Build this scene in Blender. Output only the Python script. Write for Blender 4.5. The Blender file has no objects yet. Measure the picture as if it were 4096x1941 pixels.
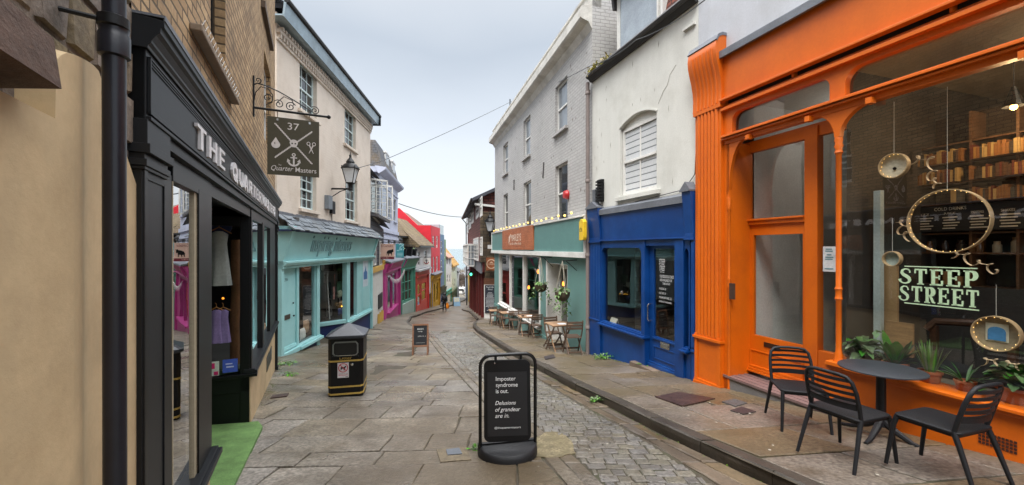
import bpy, bmesh, math, random
from mathutils import Vector, Matrix
from math import sin, cos, pi, radians, sqrt, atan2
random.seed(7)
R = random.Random(11)
sc = bpy.context.scene
COL = sc.collection
# ------------------------------------------------------------------ camera, sky, sun, exposure
cam = bpy.data.cameras.new("camera"); cam_o = bpy.data.objects.new("camera", cam); COL.objects.link(cam_o)
cam.sensor_width = 36.0; cam.lens = 36.0*410/1024
cam.shift_y = 6.2/1024; cam.clip_start = 0.05; cam.clip_end = 60000
cam_o.location = (0, 0, 0); cam_o.rotation_euler = (radians(90), 0, 0)
sc.camera = cam_o
SUN_EL, SUN_AZ = radians(58), radians(200)
w = bpy.data.worlds.new("World"); sc.world = w; w.use_nodes = True
nt = w.node_tree; nt.nodes.clear()
def N(t, typ, **kw):
    n = t.nodes.new(typ)
    for k, v in kw.items():
        if k in n.inputs.keys(): n.inputs[k].default_value = v
        else: setattr(n, k, v)
    return n
out = N(nt, 'ShaderNodeOutputWorld'); bg = N(nt, 'ShaderNodeBackground')
sky = N(nt, 'ShaderNodeTexSky', sky_type='NISHITA', sun_disc=False, sun_elevation=SUN_EL, sun_rotation=SUN_AZ)
hs = N(nt, 'ShaderNodeHueSaturation'); hs.inputs['Saturation'].default_value = .35; hs.inputs['Value'].default_value = 1.0
nt.links.new(sky.outputs[0], hs.inputs['Color'])
tc = N(nt, 'ShaderNodeTexCoord'); sp = N(nt, 'ShaderNodeSeparateXYZ'); nt.links.new(tc.outputs['Generated'], sp.inputs[0])
ns = N(nt, 'ShaderNodeTexNoise'); ns.inputs['Scale'].default_value = 1.6; ns.inputs['Detail'].default_value = 5
mp = N(nt, 'ShaderNodeMapping'); mp.inputs['Scale'].default_value = (1, 1, 2.2); nt.links.new(tc.outputs['Generated'], mp.inputs[0]); nt.links.new(mp.outputs[0], ns.inputs[0])
ad = N(nt, 'ShaderNodeMath', operation='MULTIPLY_ADD'); ad.inputs[1].default_value = .16; ad.inputs[2].default_value = -.08
nt.links.new(ns.outputs[0], ad.inputs[0])
sm = N(nt, 'ShaderNodeMath', operation='ADD'); nt.links.new(sp.outputs['Z'], sm.inputs[0]); nt.links.new(ad.outputs[0], sm.inputs[1])
rp = N(nt, 'ShaderNodeValToRGB'); nt.links.new(sm.outputs[0], rp.inputs[0])
cr = rp.color_ramp; cr.elements[0].position = 0.0; cr.elements[0].color = (5.7, 5.95, 6.15, 1)
cr.elements[1].position = 1.0; cr.elements[1].color = (36, 36.3, 36.8, 1)
for p, c in ((.10, (5.5, 5.85, 6.15)), (.26, (5.0, 5.45, 6.0)), (.44, (3.4, 3.85, 4.45)), (.57, (4.6, 4.9, 5.3)), (.70, (24, 24.3, 24.8))):
    e = cr.elements.new(p); e.color = c+(1,)
mx = N(nt, 'ShaderNodeMix', data_type='RGBA'); mx.inputs[0].default_value = .9
nt.links.new(hs.outputs[0], mx.inputs[6]); nt.links.new(rp.outputs[0], mx.inputs[7])
nt.links.new(mx.outputs[2], bg.inputs[0]); bg.inputs[1].default_value = .1
nt.links.new(bg.outputs[0], out.inputs[0])
sl = bpy.data.lights.new("sun", 'SUN'); sl.energy = 1.5; sl.angle = radians(24); sl.color = (1, .96, .9)
so = bpy.data.objects.new("sun", sl); COL.objects.link(so)
so.rotation_euler = (radians(90)-SUN_EL, 0, pi-SUN_AZ+radians(0))
sc.view_settings.view_transform = 'Standard'; sc.view_settings.look = 'None'
sc.view_settings.exposure = 0.85; sc.view_settings.gamma = 1
sc.cycles.max_bounces = 7; sc.cycles.diffuse_bounces = 2; sc.cycles.glossy_bounces = 3; sc.cycles.transmission_bounces = 4
sc.cycles.transparent_max_bounces = 12; sc.cycles.use_denoising = True; sc.cycles.caustics_reflective = False; sc.cycles.caustics_refractive = False

# ------------------------------------------------------------------ materials
def S(r, g, b):
    f = lambda c: (c/255/12.92) if c <= 10 else ((c/255+.055)/1.055)**2.4
    return (f(r), f(g), f(b))
MATS = {}
def mat(name, col, rough=.55, var=.18, vs=2.5, fine=.08, fs=40, bump=0., bs=60, metal=0., spec=.5, isl=0., hue=0., dirt=None, dirtamt=.0, ds=1.2, streak=False,
        pat=None, pc=None, psize=(.22, .07), mortar=.012, pbump=.4, wob=.12, wet=0., coat=0., emis=0., wood=False, axis='xz', dirt2=None):
    if name in MATS: return MATS[name]
    m = bpy.data.materials.new(name); m.use_nodes = True; t = m.node_tree; L = t.links.new
    b = t.nodes['Principled BSDF']; b.inputs['Roughness'].default_value = rough; b.inputs['Metallic'].default_value = metal
    b.inputs['Specular IOR Level'].default_value = spec
    if coat: b.inputs['Coat Weight'].default_value = coat; b.inputs['Coat Roughness'].default_value = .12
    tcn = N(t, 'ShaderNodeTexCoord'); co = tcn.outputs['Object']
    c4 = tuple(col)+(1,)
    rgb = N(t, 'ShaderNodeRGB'); rgb.outputs[0].default_value = c4; cur = rgb.outputs[0]
    height = None
    if pat:
        sx = N(t, 'ShaderNodeSeparateXYZ'); L(co, sx.inputs[0]); cm = N(t, 'ShaderNodeCombineXYZ')
        if axis == 'xz':
            a1 = N(t, 'ShaderNodeMath', operation='ADD'); L(sx.outputs[0], a1.inputs[0]); L(sx.outputs[1], a1.inputs[1]); L(a1.outputs[0], cm.inputs[0]); L(sx.outputs[2], cm.inputs[1])
        else:
            L(sx.outputs[0], cm.inputs[0]); L(sx.outputs[1], cm.inputs[1])
        wn = N(t, 'ShaderNodeTexNoise'); wn.inputs['Scale'].default_value = 6; L(co, wn.inputs[0])
        wm = N(t, 'ShaderNodeMix', data_type='RGBA'); wm.blend_type = 'LINEAR_LIGHT'; wm.inputs[0].default_value = min(psize)*wob
        L(cm.outputs[0], wm.inputs[6]); L(wn.outputs['Color'], wm.inputs[7])
        br = N(t, 'ShaderNodeTexBrick'); br.inputs['Scale'].default_value = 1; br.inputs['Brick Width'].default_value = psize[0]; br.inputs['Row Height'].default_value = psize[1]
        br.inputs['Mortar Size'].default_value = mortar; br.inputs['Mortar Smooth'].default_value = .25
        c1, c2, cmn = pc if pc else (col, col, col)
        br.inputs['Color1'].default_value = tuple(c1)+(1,); br.inputs['Color2'].default_value = tuple(c2)+(1,); br.inputs['Mortar'].default_value = tuple(cmn)+(1,)
        L(wm.outputs[2], br.inputs[0]); 
        if pc: cur = br.outputs[0]
        iv = N(t, 'ShaderNodeMath', operation='SUBTRACT'); iv.inputs[0].default_value = 1; L(br.outputs['Fac'], iv.inputs[1]); height = iv.outputs[0]
    def mulv(cur, fac, lo, hi):
        mr = N(t, 'ShaderNodeMapRange'); mr.inputs['From Min'].default_value = .3; mr.inputs['From Max'].default_value = .7; mr.inputs['To Min'].default_value = lo; mr.inputs['To Max'].default_value = hi; L(fac, mr.inputs[0])
        mm = N(t, 'ShaderNodeMix', data_type='RGBA'); mm.blend_type = 'MULTIPLY'; mm.inputs[0].default_value = 1; L(cur, mm.inputs[6])
        cc = N(t, 'ShaderNodeCombineColor'); [L(mr.outputs[0], cc.inputs[i]) for i in range(3)]; L(cc.outputs[0], mm.inputs[7]); return mm.outputs[2]
    if wood:
        mpn = N(t, 'ShaderNodeMapping'); mpn.inputs['Scale'].default_value = (2, 22, 22); L(co, mpn.inputs[0])
        n1 = N(t, 'ShaderNodeTexNoise'); n1.inputs['Scale'].default_value = 2; n1.inputs['Detail'].default_value = 4; L(mpn.outputs[0], n1.inputs[0]); cur = mulv(cur, n1.outputs[0], .7, 1.2)
    if var:
        n1 = N(t, 'ShaderNodeTexNoise'); n1.inputs['Scale'].default_value = vs; n1.inputs['Detail'].default_value = 6; n1.inputs['Roughness'].default_value = .6
        if streak:
            mpn = N(t, 'ShaderNodeMapping'); mpn.inputs['Scale'].default_value = (2.5, 2.5, .35); L(co, mpn.inputs[0]); L(mpn.outputs[0], n1.inputs[0])
        else: L(co, n1.inputs[0])
        cur = mulv(cur, n1.outputs[0], 1-var, 1+var*.6)
    if fine:
        n2 = N(t, 'ShaderNodeTexNoise'); n2.inputs['Scale'].default_value = fs; n2.inputs['Detail'].default_value = 3; L(co, n2.inputs[0]); cur = mulv(cur, n2.outputs[0], 1-fine, 1+fine)
    if isl:
        g = N(t, 'ShaderNodeNewGeometry'); mr = N(t, 'ShaderNodeMapRange'); mr.inputs['To Min'].default_value = 1-isl; mr.inputs['To Max'].default_value = 1+isl; L(g.outputs['Random Per Island'], mr.inputs[0])
        hv = N(t, 'ShaderNodeHueSaturation'); L(cur, hv.inputs['Color']); L(mr.outputs[0], hv.inputs['Value'])
        if hue:
            ml = N(t, 'ShaderNodeMath', operation='MULTIPLY'); ml.inputs[1].default_value = 7.31; L(g.outputs['Random Per Island'], ml.inputs[0])
            fr = N(t, 'ShaderNodeMath', operation='FRACT'); L(ml.outputs[0], fr.inputs[0])
            m2 = N(t, 'ShaderNodeMapRange'); m2.inputs['To Min'].default_value = .5-hue; m2.inputs['To Max'].default_value = .5+hue; L(fr.outputs[0], m2.inputs[0]); L(m2.outputs[0], hv.inputs['Hue'])
            m3 = N(t, 'ShaderNodeMapRange'); m3.inputs['To Min'].default_value = .55; m3.inputs['To Max'].default_value = 1.3; L(fr.outputs[0], m3.inputs[0]); L(m3.outputs[0], hv.inputs['Saturation'])
        cur = hv.outputs[0]
    if dirt:
        n3 = N(t, 'ShaderNodeTexNoise'); n3.inputs['Scale'].default_value = ds; n3.inputs['Detail'].default_value = 8; n3.inputs['Roughness'].default_value = .65; L(co, n3.inputs[0])
        mr = N(t, 'ShaderNodeMapRange'); mr.inputs['From Min'].default_value = .48; mr.inputs['From Max'].default_value = .7; mr.inputs['To Max'].default_value = dirtamt; L(n3.outputs[0], mr.inputs[0])
        mm = N(t, 'ShaderNodeMix', data_type='RGBA'); L(mr.outputs[0], mm.inputs[0]); L(cur, mm.inputs[6]); mm.inputs[7].default_value = tuple(dirt)+(1,); cur = mm.outputs[2]
    if dirt2:
        c_, am_, sc_ = dirt2; n6 = N(t, 'ShaderNodeTexNoise'); n6.inputs['Scale'].default_value = sc_; n6.inputs['Detail'].default_value = 7; n6.inputs['Roughness'].default_value = .6
        of = N(t, 'ShaderNodeVectorMath', operation='ADD'); of.inputs[1].default_value = (7.3, 3.1, 5.7); L(co, of.inputs[0]); L(of.outputs[0], n6.inputs[0])
        mr = N(t, 'ShaderNodeMapRange'); mr.inputs['From Min'].default_value = .46; mr.inputs['From Max'].default_value = .62; mr.inputs['To Max'].default_value = am_; L(n6.outputs[0], mr.inputs[0])
        mm = N(t, 'ShaderNodeMix', data_type='RGBA'); L(mr.outputs[0], mm.inputs[0]); L(cur, mm.inputs[6]); mm.inputs[7].default_value = tuple(c_)+(1,); cur = mm.outputs[2]
    L(cur, b.inputs['Base Color'])
    if wet:
        n4 = N(t, 'ShaderNodeTexNoise'); n4.inputs['Scale'].default_value = .7; n4.inputs['Detail'].default_value = 5; L(tcn.outputs['Object'], n4.inputs[0])
        mr = N(t, 'ShaderNodeMapRange'); mr.inputs['From Min'].default_value = .35; mr.inputs['From Max'].default_value = .65; mr.inputs['To Min'].default_value = rough-wet; mr.inputs['To Max'].default_value = rough+.1; L(n4.outputs[0], mr.inputs[0]); L(mr.outputs[0], b.inputs['Roughness'])
    nrm = None
    if height is not None and pbump:
        bp = N(t, 'ShaderNodeBump'); bp.inputs['Strength'].default_value = pbump; bp.inputs['Distance'].default_value = .012; L(height, bp.inputs['Height']); nrm = bp.outputs[0]
    if bump:
        n5 = N(t, 'ShaderNodeTexNoise'); n5.inputs['Scale'].default_value = bs; n5.inputs['Detail'].default_value = 6; n5.inputs['Roughness'].default_value = .7; L(co, n5.inputs[0])
        bp = N(t, 'ShaderNodeBump'); bp.inputs['Strength'].default_value = bump; bp.inputs['Distance'].default_value = .01; L(n5.outputs[0], bp.inputs['Height'])
        if nrm: L(nrm, bp.inputs['Normal'])
        nrm = bp.outputs[0]
    if nrm: L(nrm, b.inputs['Normal'])
    if emis: b.inputs['Emission Color'].default_value = c4; b.inputs['Emission Strength'].default_value = emis
    MATS[name] = m; return m
def glass(name, tint=(.93, .96, .95), refl=1.0, rough=.0):
    if name in MATS: return MATS[name]
    m = bpy.data.materials.new(name); m.use_nodes = True; t = m.node_tree; t.nodes.clear(); L = t.links.new
    o = N(t, 'ShaderNodeOutputMaterial'); tr = N(t, 'ShaderNodeBsdfTransparent'); tr.inputs[0].default_value = tint+(1,)
    gl = N(t, 'ShaderNodeBsdfGlossy'); gl.inputs['Roughness'].default_value = rough; gl.inputs['Color'].default_value = (1, 1, 1, 1)
    fr = N(t, 'ShaderNodeLayerWeight'); pw_ = N(t, 'ShaderNodeMath', operation='POWER'); pw_.inputs[1].default_value = 4.2; L(fr.outputs['Facing'], pw_.inputs[0])
    ml = N(t, 'ShaderNodeMath', operation='MULTIPLY_ADD'); ml.inputs[1].default_value = .95*min(1.2, refl); ml.inputs[2].default_value = .10*refl; ml.use_clamp = True; L(pw_.outputs[0], ml.inputs[0])
    tcn = N(t, 'ShaderNodeTexCoord'); nn = N(t, 'ShaderNodeTexNoise'); nn.inputs['Scale'].default_value = 1.4; L(tcn.outputs['Object'], nn.inputs[0])
    bp = N(t, 'ShaderNodeBump'); bp.inputs['Strength'].default_value = .05; bp.inputs['Distance'].default_value = .03; L(nn.outputs[0], bp.inputs['Height']); L(bp.outputs[0], gl.inputs['Normal'])
    mxs = N(t, 'ShaderNodeMixShader'); L(ml.outputs[0], mxs.inputs[0]); L(tr.outputs[0], mxs.inputs[1]); L(gl.outputs[0], mxs.inputs[2]); L(mxs.outputs[0], o.inputs[0])
    MATS[name] = m; return m
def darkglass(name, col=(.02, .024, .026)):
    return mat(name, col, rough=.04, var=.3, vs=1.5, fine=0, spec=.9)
def lamp_mat(name, col, e):
    return mat(name, col, var=0, fine=0, emis=e)
GL = glass('shop_glass'); GLP = glass('plain_glass', refl=.7)
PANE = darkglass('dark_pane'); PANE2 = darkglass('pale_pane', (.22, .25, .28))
WHITE = mat('white_paint', S(225, 224, 220), .45, var=.1, dirt=S(150, 145, 135), dirtamt=.35)
BLACK = mat('black_paint', (.006, .0065, .008), .34, spec=.3, var=.3, fine=.1, bump=.05)
IRON = mat('black_iron', (.007, .0075, .0085), .42, spec=.3, var=.3, bump=.1)
LEAD = mat('lead_sheet', S(112, 116, 124), .5, var=.25, bump=.15, bs=12, metal=.1)
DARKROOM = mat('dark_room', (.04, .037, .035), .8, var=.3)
DIRTW = S(150, 143, 130)

# ------------------------------------------------------------------ mesh building
ZB = {}
SPLIT = {'pilaster', 'pane', 'stall_riser', 'window_sill', 'shop_frame', 'beading', 'corner_bracket', 'side_panel', 'shop_sign', 'fascia', 'transom_pane', 'bay_sill', 'ground_floor_wall', 'hung_tiles', 'door_frame', 'window_back', 'gutter', 'shop_pane', 'tail_light'}
class MB:
    def __init__(s): s.v = []; s.f = []; s.M = None; s.mi = []; s.m = 0
    def add(s, vs, fs):
        o = len(s.v)
        if s.M is not None: vs = [s.M @ Vector(p) for p in vs]
        s.v += [tuple(p) for p in vs]; s.f += [tuple(i+o for i in f) for f in fs]; s.mi += [s.m]*len(fs); return s
    def box(s, x0, x1, y0, y1, z0, z1):
        return s.add([(x, y, z) for z in (z0, z1) for y in (y0, y1) for x in (x0, x1)], [(0, 2, 3, 1), (4, 5, 7, 6), (0, 1, 5, 4), (2, 6, 7, 3), (0, 4, 6, 2), (1, 3, 7, 5)])
    def b(s, s0, s1, d0, d1, z0, z1): return s.box(s0, s1, -d1, -d0, z0, z1)      # facade box: along, outward, up
    def q(s, *pts): return s.add([(p[0], -p[1], p[2]) for p in pts], [tuple(range(len(pts)))])
    def quad(s, *pts): return s.add(list(pts), [tuple(range(len(pts)))])
    def prism(s, poly, h0, h1, ax='z'):
        n = len(poly)
        def P(p, h): return (p[0], p[1], h) if ax == 'z' else ((p[0], -h, p[1]) if ax == 'd' else (h, -p[0], p[1]))   # 'd': poly in (s,z) extruded outward; 's': poly in (d,z) extruded along
        return s.add([P(p, h0) for p in poly]+[P(p, h1) for p in poly], [tuple(range(n))[::-1], tuple(range(n, 2*n))]+[(i, (i+1) % n, n+(i+1) % n, n+i) for i in range(n)])
    def tube(s, pts, r, n=8, cap=True):
        pts = [Vector(p) for p in pts]; k = len(pts); rs = r if isinstance(r, (list, tuple)) else [r]*k
        vs = []; fs = []; up = None
        for i, p in enumerate(pts):
            t = (pts[min(i+1, k-1)]-pts[max(i-1, 0)])
            t = t.normalized() if t.length > 1e-9 else Vector((0, 0, 1))
            if up is None: up = t.orthogonal().normalized()
            up = (up-t*up.dot(t)); up = up.normalized() if up.length > 1e-6 else t.orthogonal().normalized()
            sd = t.cross(up)
            for j in range(n):
                a = 2*pi*j/n; vs.append(p+(up*cos(a)+sd*sin(a))*rs[i])
        for i in range(k-1):
            for j in range(n): fs.append((i*n+j, i*n+(j+1) % n, (i+1)*n+(j+1) % n, (i+1)*n+j))
        if cap: fs += [tuple(range(n))[::-1], tuple(range((k-1)*n, k*n))]
        return s.add(vs, fs)
    def lathe(s, prof, n=16, c=(0, 0, 0)):
        vs = [(c[0]+r*cos(2*pi*j/n), c[1]+r*sin(2*pi*j/n), c[2]+z) for r, z in prof for j in range(n)]
        k = len(prof); fs = [(i*n+j, i*n+(j+1) % n, (i+1)*n+(j+1) % n, (i+1)*n+j) for i in range(k-1) for j in range(n)]
        fs += [tuple(range(n))[::-1], tuple(range((k-1)*n, k*n))]
        return s.add(vs, fs)
    def ball(s, c, r, n=10, m=6, sc3=(1, 1, 1)):
        prof = [(max(1e-4, r*sin(pi*i/m)), -r*cos(pi*i/m)) for i in range(m+1)]
        o = len(s.v); s.lathe([(a*1.0, b*sc3[2]) for a, b in prof], n, (0, 0, 0))
        for i in range(o, len(s.v)):
            p = s.v[i]; s.v[i] = (p[0]*sc3[0]+c[0], p[1]*sc3[1]+c[1], p[2]+c[2])
        return s
    def clusters(s, gap=.03):
        n = len(s.v); par = list(range(n))
        def fd(i):
            while par[i] != i: par[i] = par[par[i]]; i = par[i]
            return i
        for f in s.f:
            for i in f[1:]: par[fd(i)] = fd(f[0])
        bb = {}
        for i in range(n):
            r, p = fd(i), s.v[i]; b = bb.setdefault(r, [list(p), list(p)])
            for k in range(3): b[0][k] = min(b[0][k], p[k]); b[1][k] = max(b[1][k], p[k])
        ks = list(bb); g = {k: k for k in ks}
        def fg(k):
            while g[k] != k: k = g[k]
            return k
        for i, a in enumerate(ks):
            for c in ks[:i]:
                if all(bb[a][0][k] <= bb[c][1][k]+gap and bb[c][0][k] <= bb[a][1][k]+gap for k in range(3)): g[fg(a)] = fg(c)
        out = {}
        for f in s.f: out.setdefault(fg(fd(f[0])), []).append(f)
        return list(out.values())
    def build(s, name, m, parent=None, label=None, smooth=False, bevel=0., loc=None):
        if parent is not None and name in SPLIT and len(s.f) < 1500:
            cl = s.clusters()
            if len(cl) > 1:
                first = None
                for fs in cl:
                    ids = sorted({i for f in fs for i in f}); mp_ = {i: k for k, i in enumerate(ids)}; b = MB(); b.v = [s.v[i] for i in ids]; b.f = [tuple(mp_[i] for i in f) for f in fs]; b.mi = [0]*len(fs)
                    o = b.build1(name, m, parent, label, smooth, bevel, loc); first = first or o
                return first
        return s.build1(name, m, parent, label, smooth, bevel, loc)
    def build1(s, name, m, parent=None, label=None, smooth=False, bevel=0., loc=None, jitter=0.):
        me = bpy.data.meshes.new(name); zb = ZB.get(parent.name, 0.) if parent is not None else 0.
        me.from_pydata([(x, y, z-zb) for x, y, z in s.v], [], s.f)
        for mm in (m if isinstance(m, (list, tuple)) else [m]): me.materials.append(mm)
        if any(s.mi): me.polygons.foreach_set('material_index', s.mi)
        if smooth:
            me.polygons.foreach_set('use_smooth', [True]*len(me.polygons))
            try: me.set_sharp_from_angle(angle=radians(42))
            except Exception: pass
        me.update()
        o = bpy.data.objects.new(name, me); COL.objects.link(o)
        if parent is not None: o.parent = parent; ZB[o.name] = zb
        if label: o['label'] = label
        if loc is not None: o.location = loc
        if bevel:
            bv = o.modifiers.new('b', 'BEVEL'); bv.width = bevel; bv.segments = 2; bv.limit_method = 'ANGLE'; bv.angle_limit = radians(40)
        return o
def tag(o, label=None, cat=None, group=None, kind=None):
    if label: o['label'] = label
    if cat: o['category'] = cat
    if group: o['group'] = group
    if kind: o['kind'] = kind
    return o
def thing(name, label, cat, loc=(0, 0, 0), rz=0., group=None):
    o = bpy.data.objects.new(name, None); COL.objects.link(o); o.location = loc; o.rotation_euler = (0, 0, rz); o.empty_display_size = .2
    return tag(o, label, cat, group)
KIDS = {}
def copy_tree(o, parent=None):
    c = o.copy(); COL.objects.link(c)
    if parent is not None: c.parent = parent
    for ch in [x for x in o.children]: copy_tree(ch, c)
    return c
def A(x): return (x-1288)/1031.4
def Bz(y): return (625.6-y)/1031.4
class Fac:
    def __init__(s, p0, p1):
        s.p0 = Vector(p0); d = Vector(p1)-s.p0; s.L = d.length; s.t = d/s.L; s.n = Vector((s.t.y, -s.t.x)); s.rz = atan2(s.t.y, s.t.x)
    def Y(s, x, d=0.): return (d+s.p0.dot(s.n))/(A(x)*s.n.x+s.n.y)
    def s_(s, x, d=0.):
        Y = s.Y(x, d); return (Vector((A(x)*Y, Y))-s.p0).dot(s.t)
    def z(s, x, y, d=0.): return Bz(y)*s.Y(x, d)
    def at(s, x, y, d=0.): return s.s_(x, d), s.z(x, y, d)
    def w(s, a, d, z): p = s.p0+s.t*a+s.n*d; return (p.x, p.y, z)
    def root(s, name, label, cat, zb, group=None):
        o = thing(name, label, cat, (s.p0.x, s.p0.y, zb), s.rz, group); ZB[o.name] = zb; return o
def text_verts(body, size=1., ext=0., align='CENTER', shear=0., bold=0., space=1., lines=1.):
    cu = bpy.data.curves.new('t', 'FONT'); cu.body = body; cu.size = size; cu.extrude = ext; cu.align_x = align; cu.align_y = 'CENTER'; cu.shear = shear; cu.offset = bold; cu.space_character = space; cu.space_line = lines; cu.resolution_u = 3
    ob = bpy.data.objects.new('t', cu); me = bpy.data.meshes.new_from_object(ob)
    vs = [tuple(v.co) for v in me.vertices]; fs = [tuple(p.vertices) for p in me.polygons]
    bpy.data.objects.remove(ob); bpy.data.curves.remove(cu); bpy.data.meshes.remove(me)
    return vs, fs
def ftext(B, body, s0, s1, z0, z1, d, ext=0., **kw):
    """writing fitted to a rectangle of a facade, standing d out of it"""
    vs, fs = text_verts(body, 1., 0, **kw); xs = [v[0] for v in vs]; ys = [v[1] for v in vs]
    kx = (s1-s0)/(max(xs)-min(xs)); ky = (z1-z0)/(max(ys)-min(ys))
    P = lambda v, dd: (s0+(v[0]-min(xs))*kx, -dd, z0+(v[1]-min(ys))*ky)
    if ext:
        n = len(vs); ed = {}
        for f in fs:
            for i in range(len(f)):
                e = (f[i], f[(i+1) % len(f)]); ed[e] = 1
        side = [(a, b, b+n, a+n) for (a, b) in ed if (b, a) not in ed]
        B.add([P(v, d) for v in vs]+[P(v, d+ext) for v in vs], [tuple(i+n for i in f) for f in fs]+side)
    else: B.add([P(v, d) for v in vs], fs)
    return B
def ribbon(B, pts, wd, d0, d1, closed=False):
    """flat stroke through (s,z) points, thickness d0..d1 outward"""
    P = [Vector(p) for p in pts]; k = len(P); vs = []
    for i in range(k):
        a = P[i-1] if (i > 0 or closed) else P[i]; c = P[(i+1) % k] if (i < k-1 or closed) else P[i]
        t = (c-a).normalized(); nn = Vector((-t.y, t.x)); wi = wd[i] if isinstance(wd, (list, tuple)) else wd
        for dd in (d0, d1):
            for sg in (-.5, .5): q = P[i]+nn*sg*wi; vs.append((q.x, -dd, q.y))
    fs = []
    for i in range(k if closed else k-1):
        a = i*4; b = ((i+1) % k)*4
        fs += [(a, a+1, b+1, b), (a+2, b+2, b+3, a+3), (a, b, b+2, a+2), (a+1, a+3, b+3, b+1)]
    if not closed: fs += [(0, 2, 3, 1), ((k-1)*4, (k-1)*4+1, (k-1)*4+3, (k-1)*4+2)]
    return B.add(vs, fs)
def block_word(B, word, s0, s1, z0, z1, d, e):
    """bold upright capitals built from strokes"""
    wd = {'M': 1.25, 'Q': 1.08, ' ': .75, 'E': .86, 'T': .9, 'S': .92}; tot = sum(wd.get(c, 1.) for c in word); u = (s1-s0)/tot; x = s0; H = z1-z0
    for c in word:
        w_ = wd.get(c, 1.)*u; a, b_ = x+w_*.13, x+w_*.87; x += w_; W = b_-a; k = u*.18; v = H*.15
        P = lambda *q: [(a+W*i, z0+H*j) for i, j in q]
        bar = lambda i0, i1, j0, j1: B.b(i0, i1, d, d+e, j0, j1)
        m = (a+b_)/2
        if c == 'T': bar(a, b_, z1-v, z1); bar(m-k/2, m+k/2, z0, z1-v)
        if c == 'H': bar(a, a+k, z0, z1); bar(b_-k, b_, z0, z1); bar(a+k, b_-k, z0+H*.43, z0+H*.43+v)
        if c == 'E': bar(a, a+k, z0, z1); bar(a+k, b_, z1-v, z1); bar(a+k, b_, z0, z0+v); bar(a+k, b_-W*.12, z0+H*.43, z0+H*.43+v)
        if c in 'QO':
            ribbon(B, [(m+(W-k)/2*sin(t), z0+H/2+(H-v)/2*cos(t)) for t in [2*pi*i/20 for i in range(20)]], [k*(1-.25*abs(cos(2*pi*i/20))) for i in range(20)], d, d+e, True)
            if c == 'Q': ribbon(B, P((.55, .28), (1.0, -.04)), k*.75, d, d+e*1.02)
        if c == 'U': bar(a, a+k, z0+H*.3, z1); bar(b_-k, b_, z0+H*.3, z1); ribbon(B, [(m-(W-k)/2*cos(t), z0+H*.3-(H*.3-v/2)*sin(t)) for t in [pi*i/10 for i in range(11)]], [k*(1-.3*sin(pi*i/10)) for i in range(11)], d, d+e)
        if c == 'A': ribbon(B, [(a+k*.45, z0), (m, z1)], k*.95, d, d+e); ribbon(B, [(b_-k*.45, z0), (m, z1)], k*.95, d, d+e*1.01); bar(m-W*.25, m+W*.25, z0+H*.22, z0+H*.22+v*.9)
        if c in 'RP':
            bar(a, a+k, z0, z1); ribbon(B, [(a+k*.9, z1-v/2)]+[(m-W*.02+(W*.42-k*.1)*sin(t), z0+H*.71+(H*.29-v/2)*cos(t)) for t in [pi*i/9 for i in range(10)]]+[(a+k*.9, z0+H*.42+v/2)], [v]+[v+(k-v)*sin(pi*i/9) for i in range(10)]+[v], d, d+e*1.01)
            if c == 'R': ribbon(B, [(m, z0+H*.46), (b_-k*.4, z0)], k*.95, d, d+e)
        if c == 'M': bar(a, a+k*.9, z0, z1); bar(b_-k*.9, b_, z0, z1); ribbon(B, [(a+k*.5, z1-.001), (m, z0+H*.2)], k*.85, d, d+e*1.01); ribbon(B, [(b_-k*.5, z1-.001), (m, z0+H*.2)], k*.85, d, d+e*1.02)
        if c == 'S': ribbon(B, P((.93, .74), (.85, .88), (.62, .93), (.38, .93), (.17, .84), (.15, .69), (.30, .57), (.70, .44), (.85, .31), (.82, .15), (.62, .07), (.38, .07), (.15, .12), (.07, .27)), [k*.95]*14, d, d+e)
    return B
def wall(B, s0, s1, z0, z1, holes=(), d=0., rv=.14):
    cs = sorted({s0, s1}|{h[0] for h in holes}|{h[1] for h in holes}); cz = sorted({z0, z1}|{h[2] for h in holes}|{h[3] for h in holes})
    cs = [c for c in cs if s0-1e-6 <= c <= s1+1e-6]; cz = [c for c in cz if z0-1e-6 <= c <= z1+1e-6]
    for i in range(len(cs)-1):
        for j in range(len(cz)-1):
            a, b_ = (cs[i]+cs[i+1])/2, (cz[j]+cz[j+1])/2
            if any(h[0] < a < h[1] and h[2] < b_ < h[3] for h in holes): continue
            B.q((cs[i], d, cz[j]), (cs[i+1], d, cz[j]), (cs[i+1], d, cz[j+1]), (cs[i], d, cz[j+1]))
    for h in holes:
        r = h[4] if len(h) > 4 else rv
        a, b_, c, e = h[:4]
        for p, q in (((a, c), (a, e)), ((b_, c), (b_, e)), ((a, c), (b_, c)), ((a, e), (b_, e))):
            B.q((p[0], d, p[1]), (q[0], d, q[1]), (q[0], d-r, q[1]), (p[0], d-r, p[1]))
    return B
def shell(B, s0, s1, z0, z1, d, D, right_z=None, left_z=None, top=True):
    B.q((s0, d, z0), (s0, d, z1), (s0, -D, z1), (s0, -D, z0)); B.q((s1, d, z0), (s1, d, z1), (s1, -D, z1), (s1, -D, z0))
    B.q((s0, -D, z0), (s1, -D, z0), (s1, -D, z1), (s0, -D, z1))
    if top: B.q((s0, d, z1), (s1, d, z1), (s1, -D, z1), (s0, -D, z1))
    return B
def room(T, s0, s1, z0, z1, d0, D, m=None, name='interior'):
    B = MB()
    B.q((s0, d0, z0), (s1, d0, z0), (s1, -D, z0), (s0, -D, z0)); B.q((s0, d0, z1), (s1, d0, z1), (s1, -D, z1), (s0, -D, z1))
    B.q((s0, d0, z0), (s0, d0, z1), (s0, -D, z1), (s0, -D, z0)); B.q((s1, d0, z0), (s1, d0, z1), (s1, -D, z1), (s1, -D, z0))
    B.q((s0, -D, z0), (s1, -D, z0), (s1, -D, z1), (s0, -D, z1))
    return B.build(name, m or DARKROOM, T)
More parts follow.
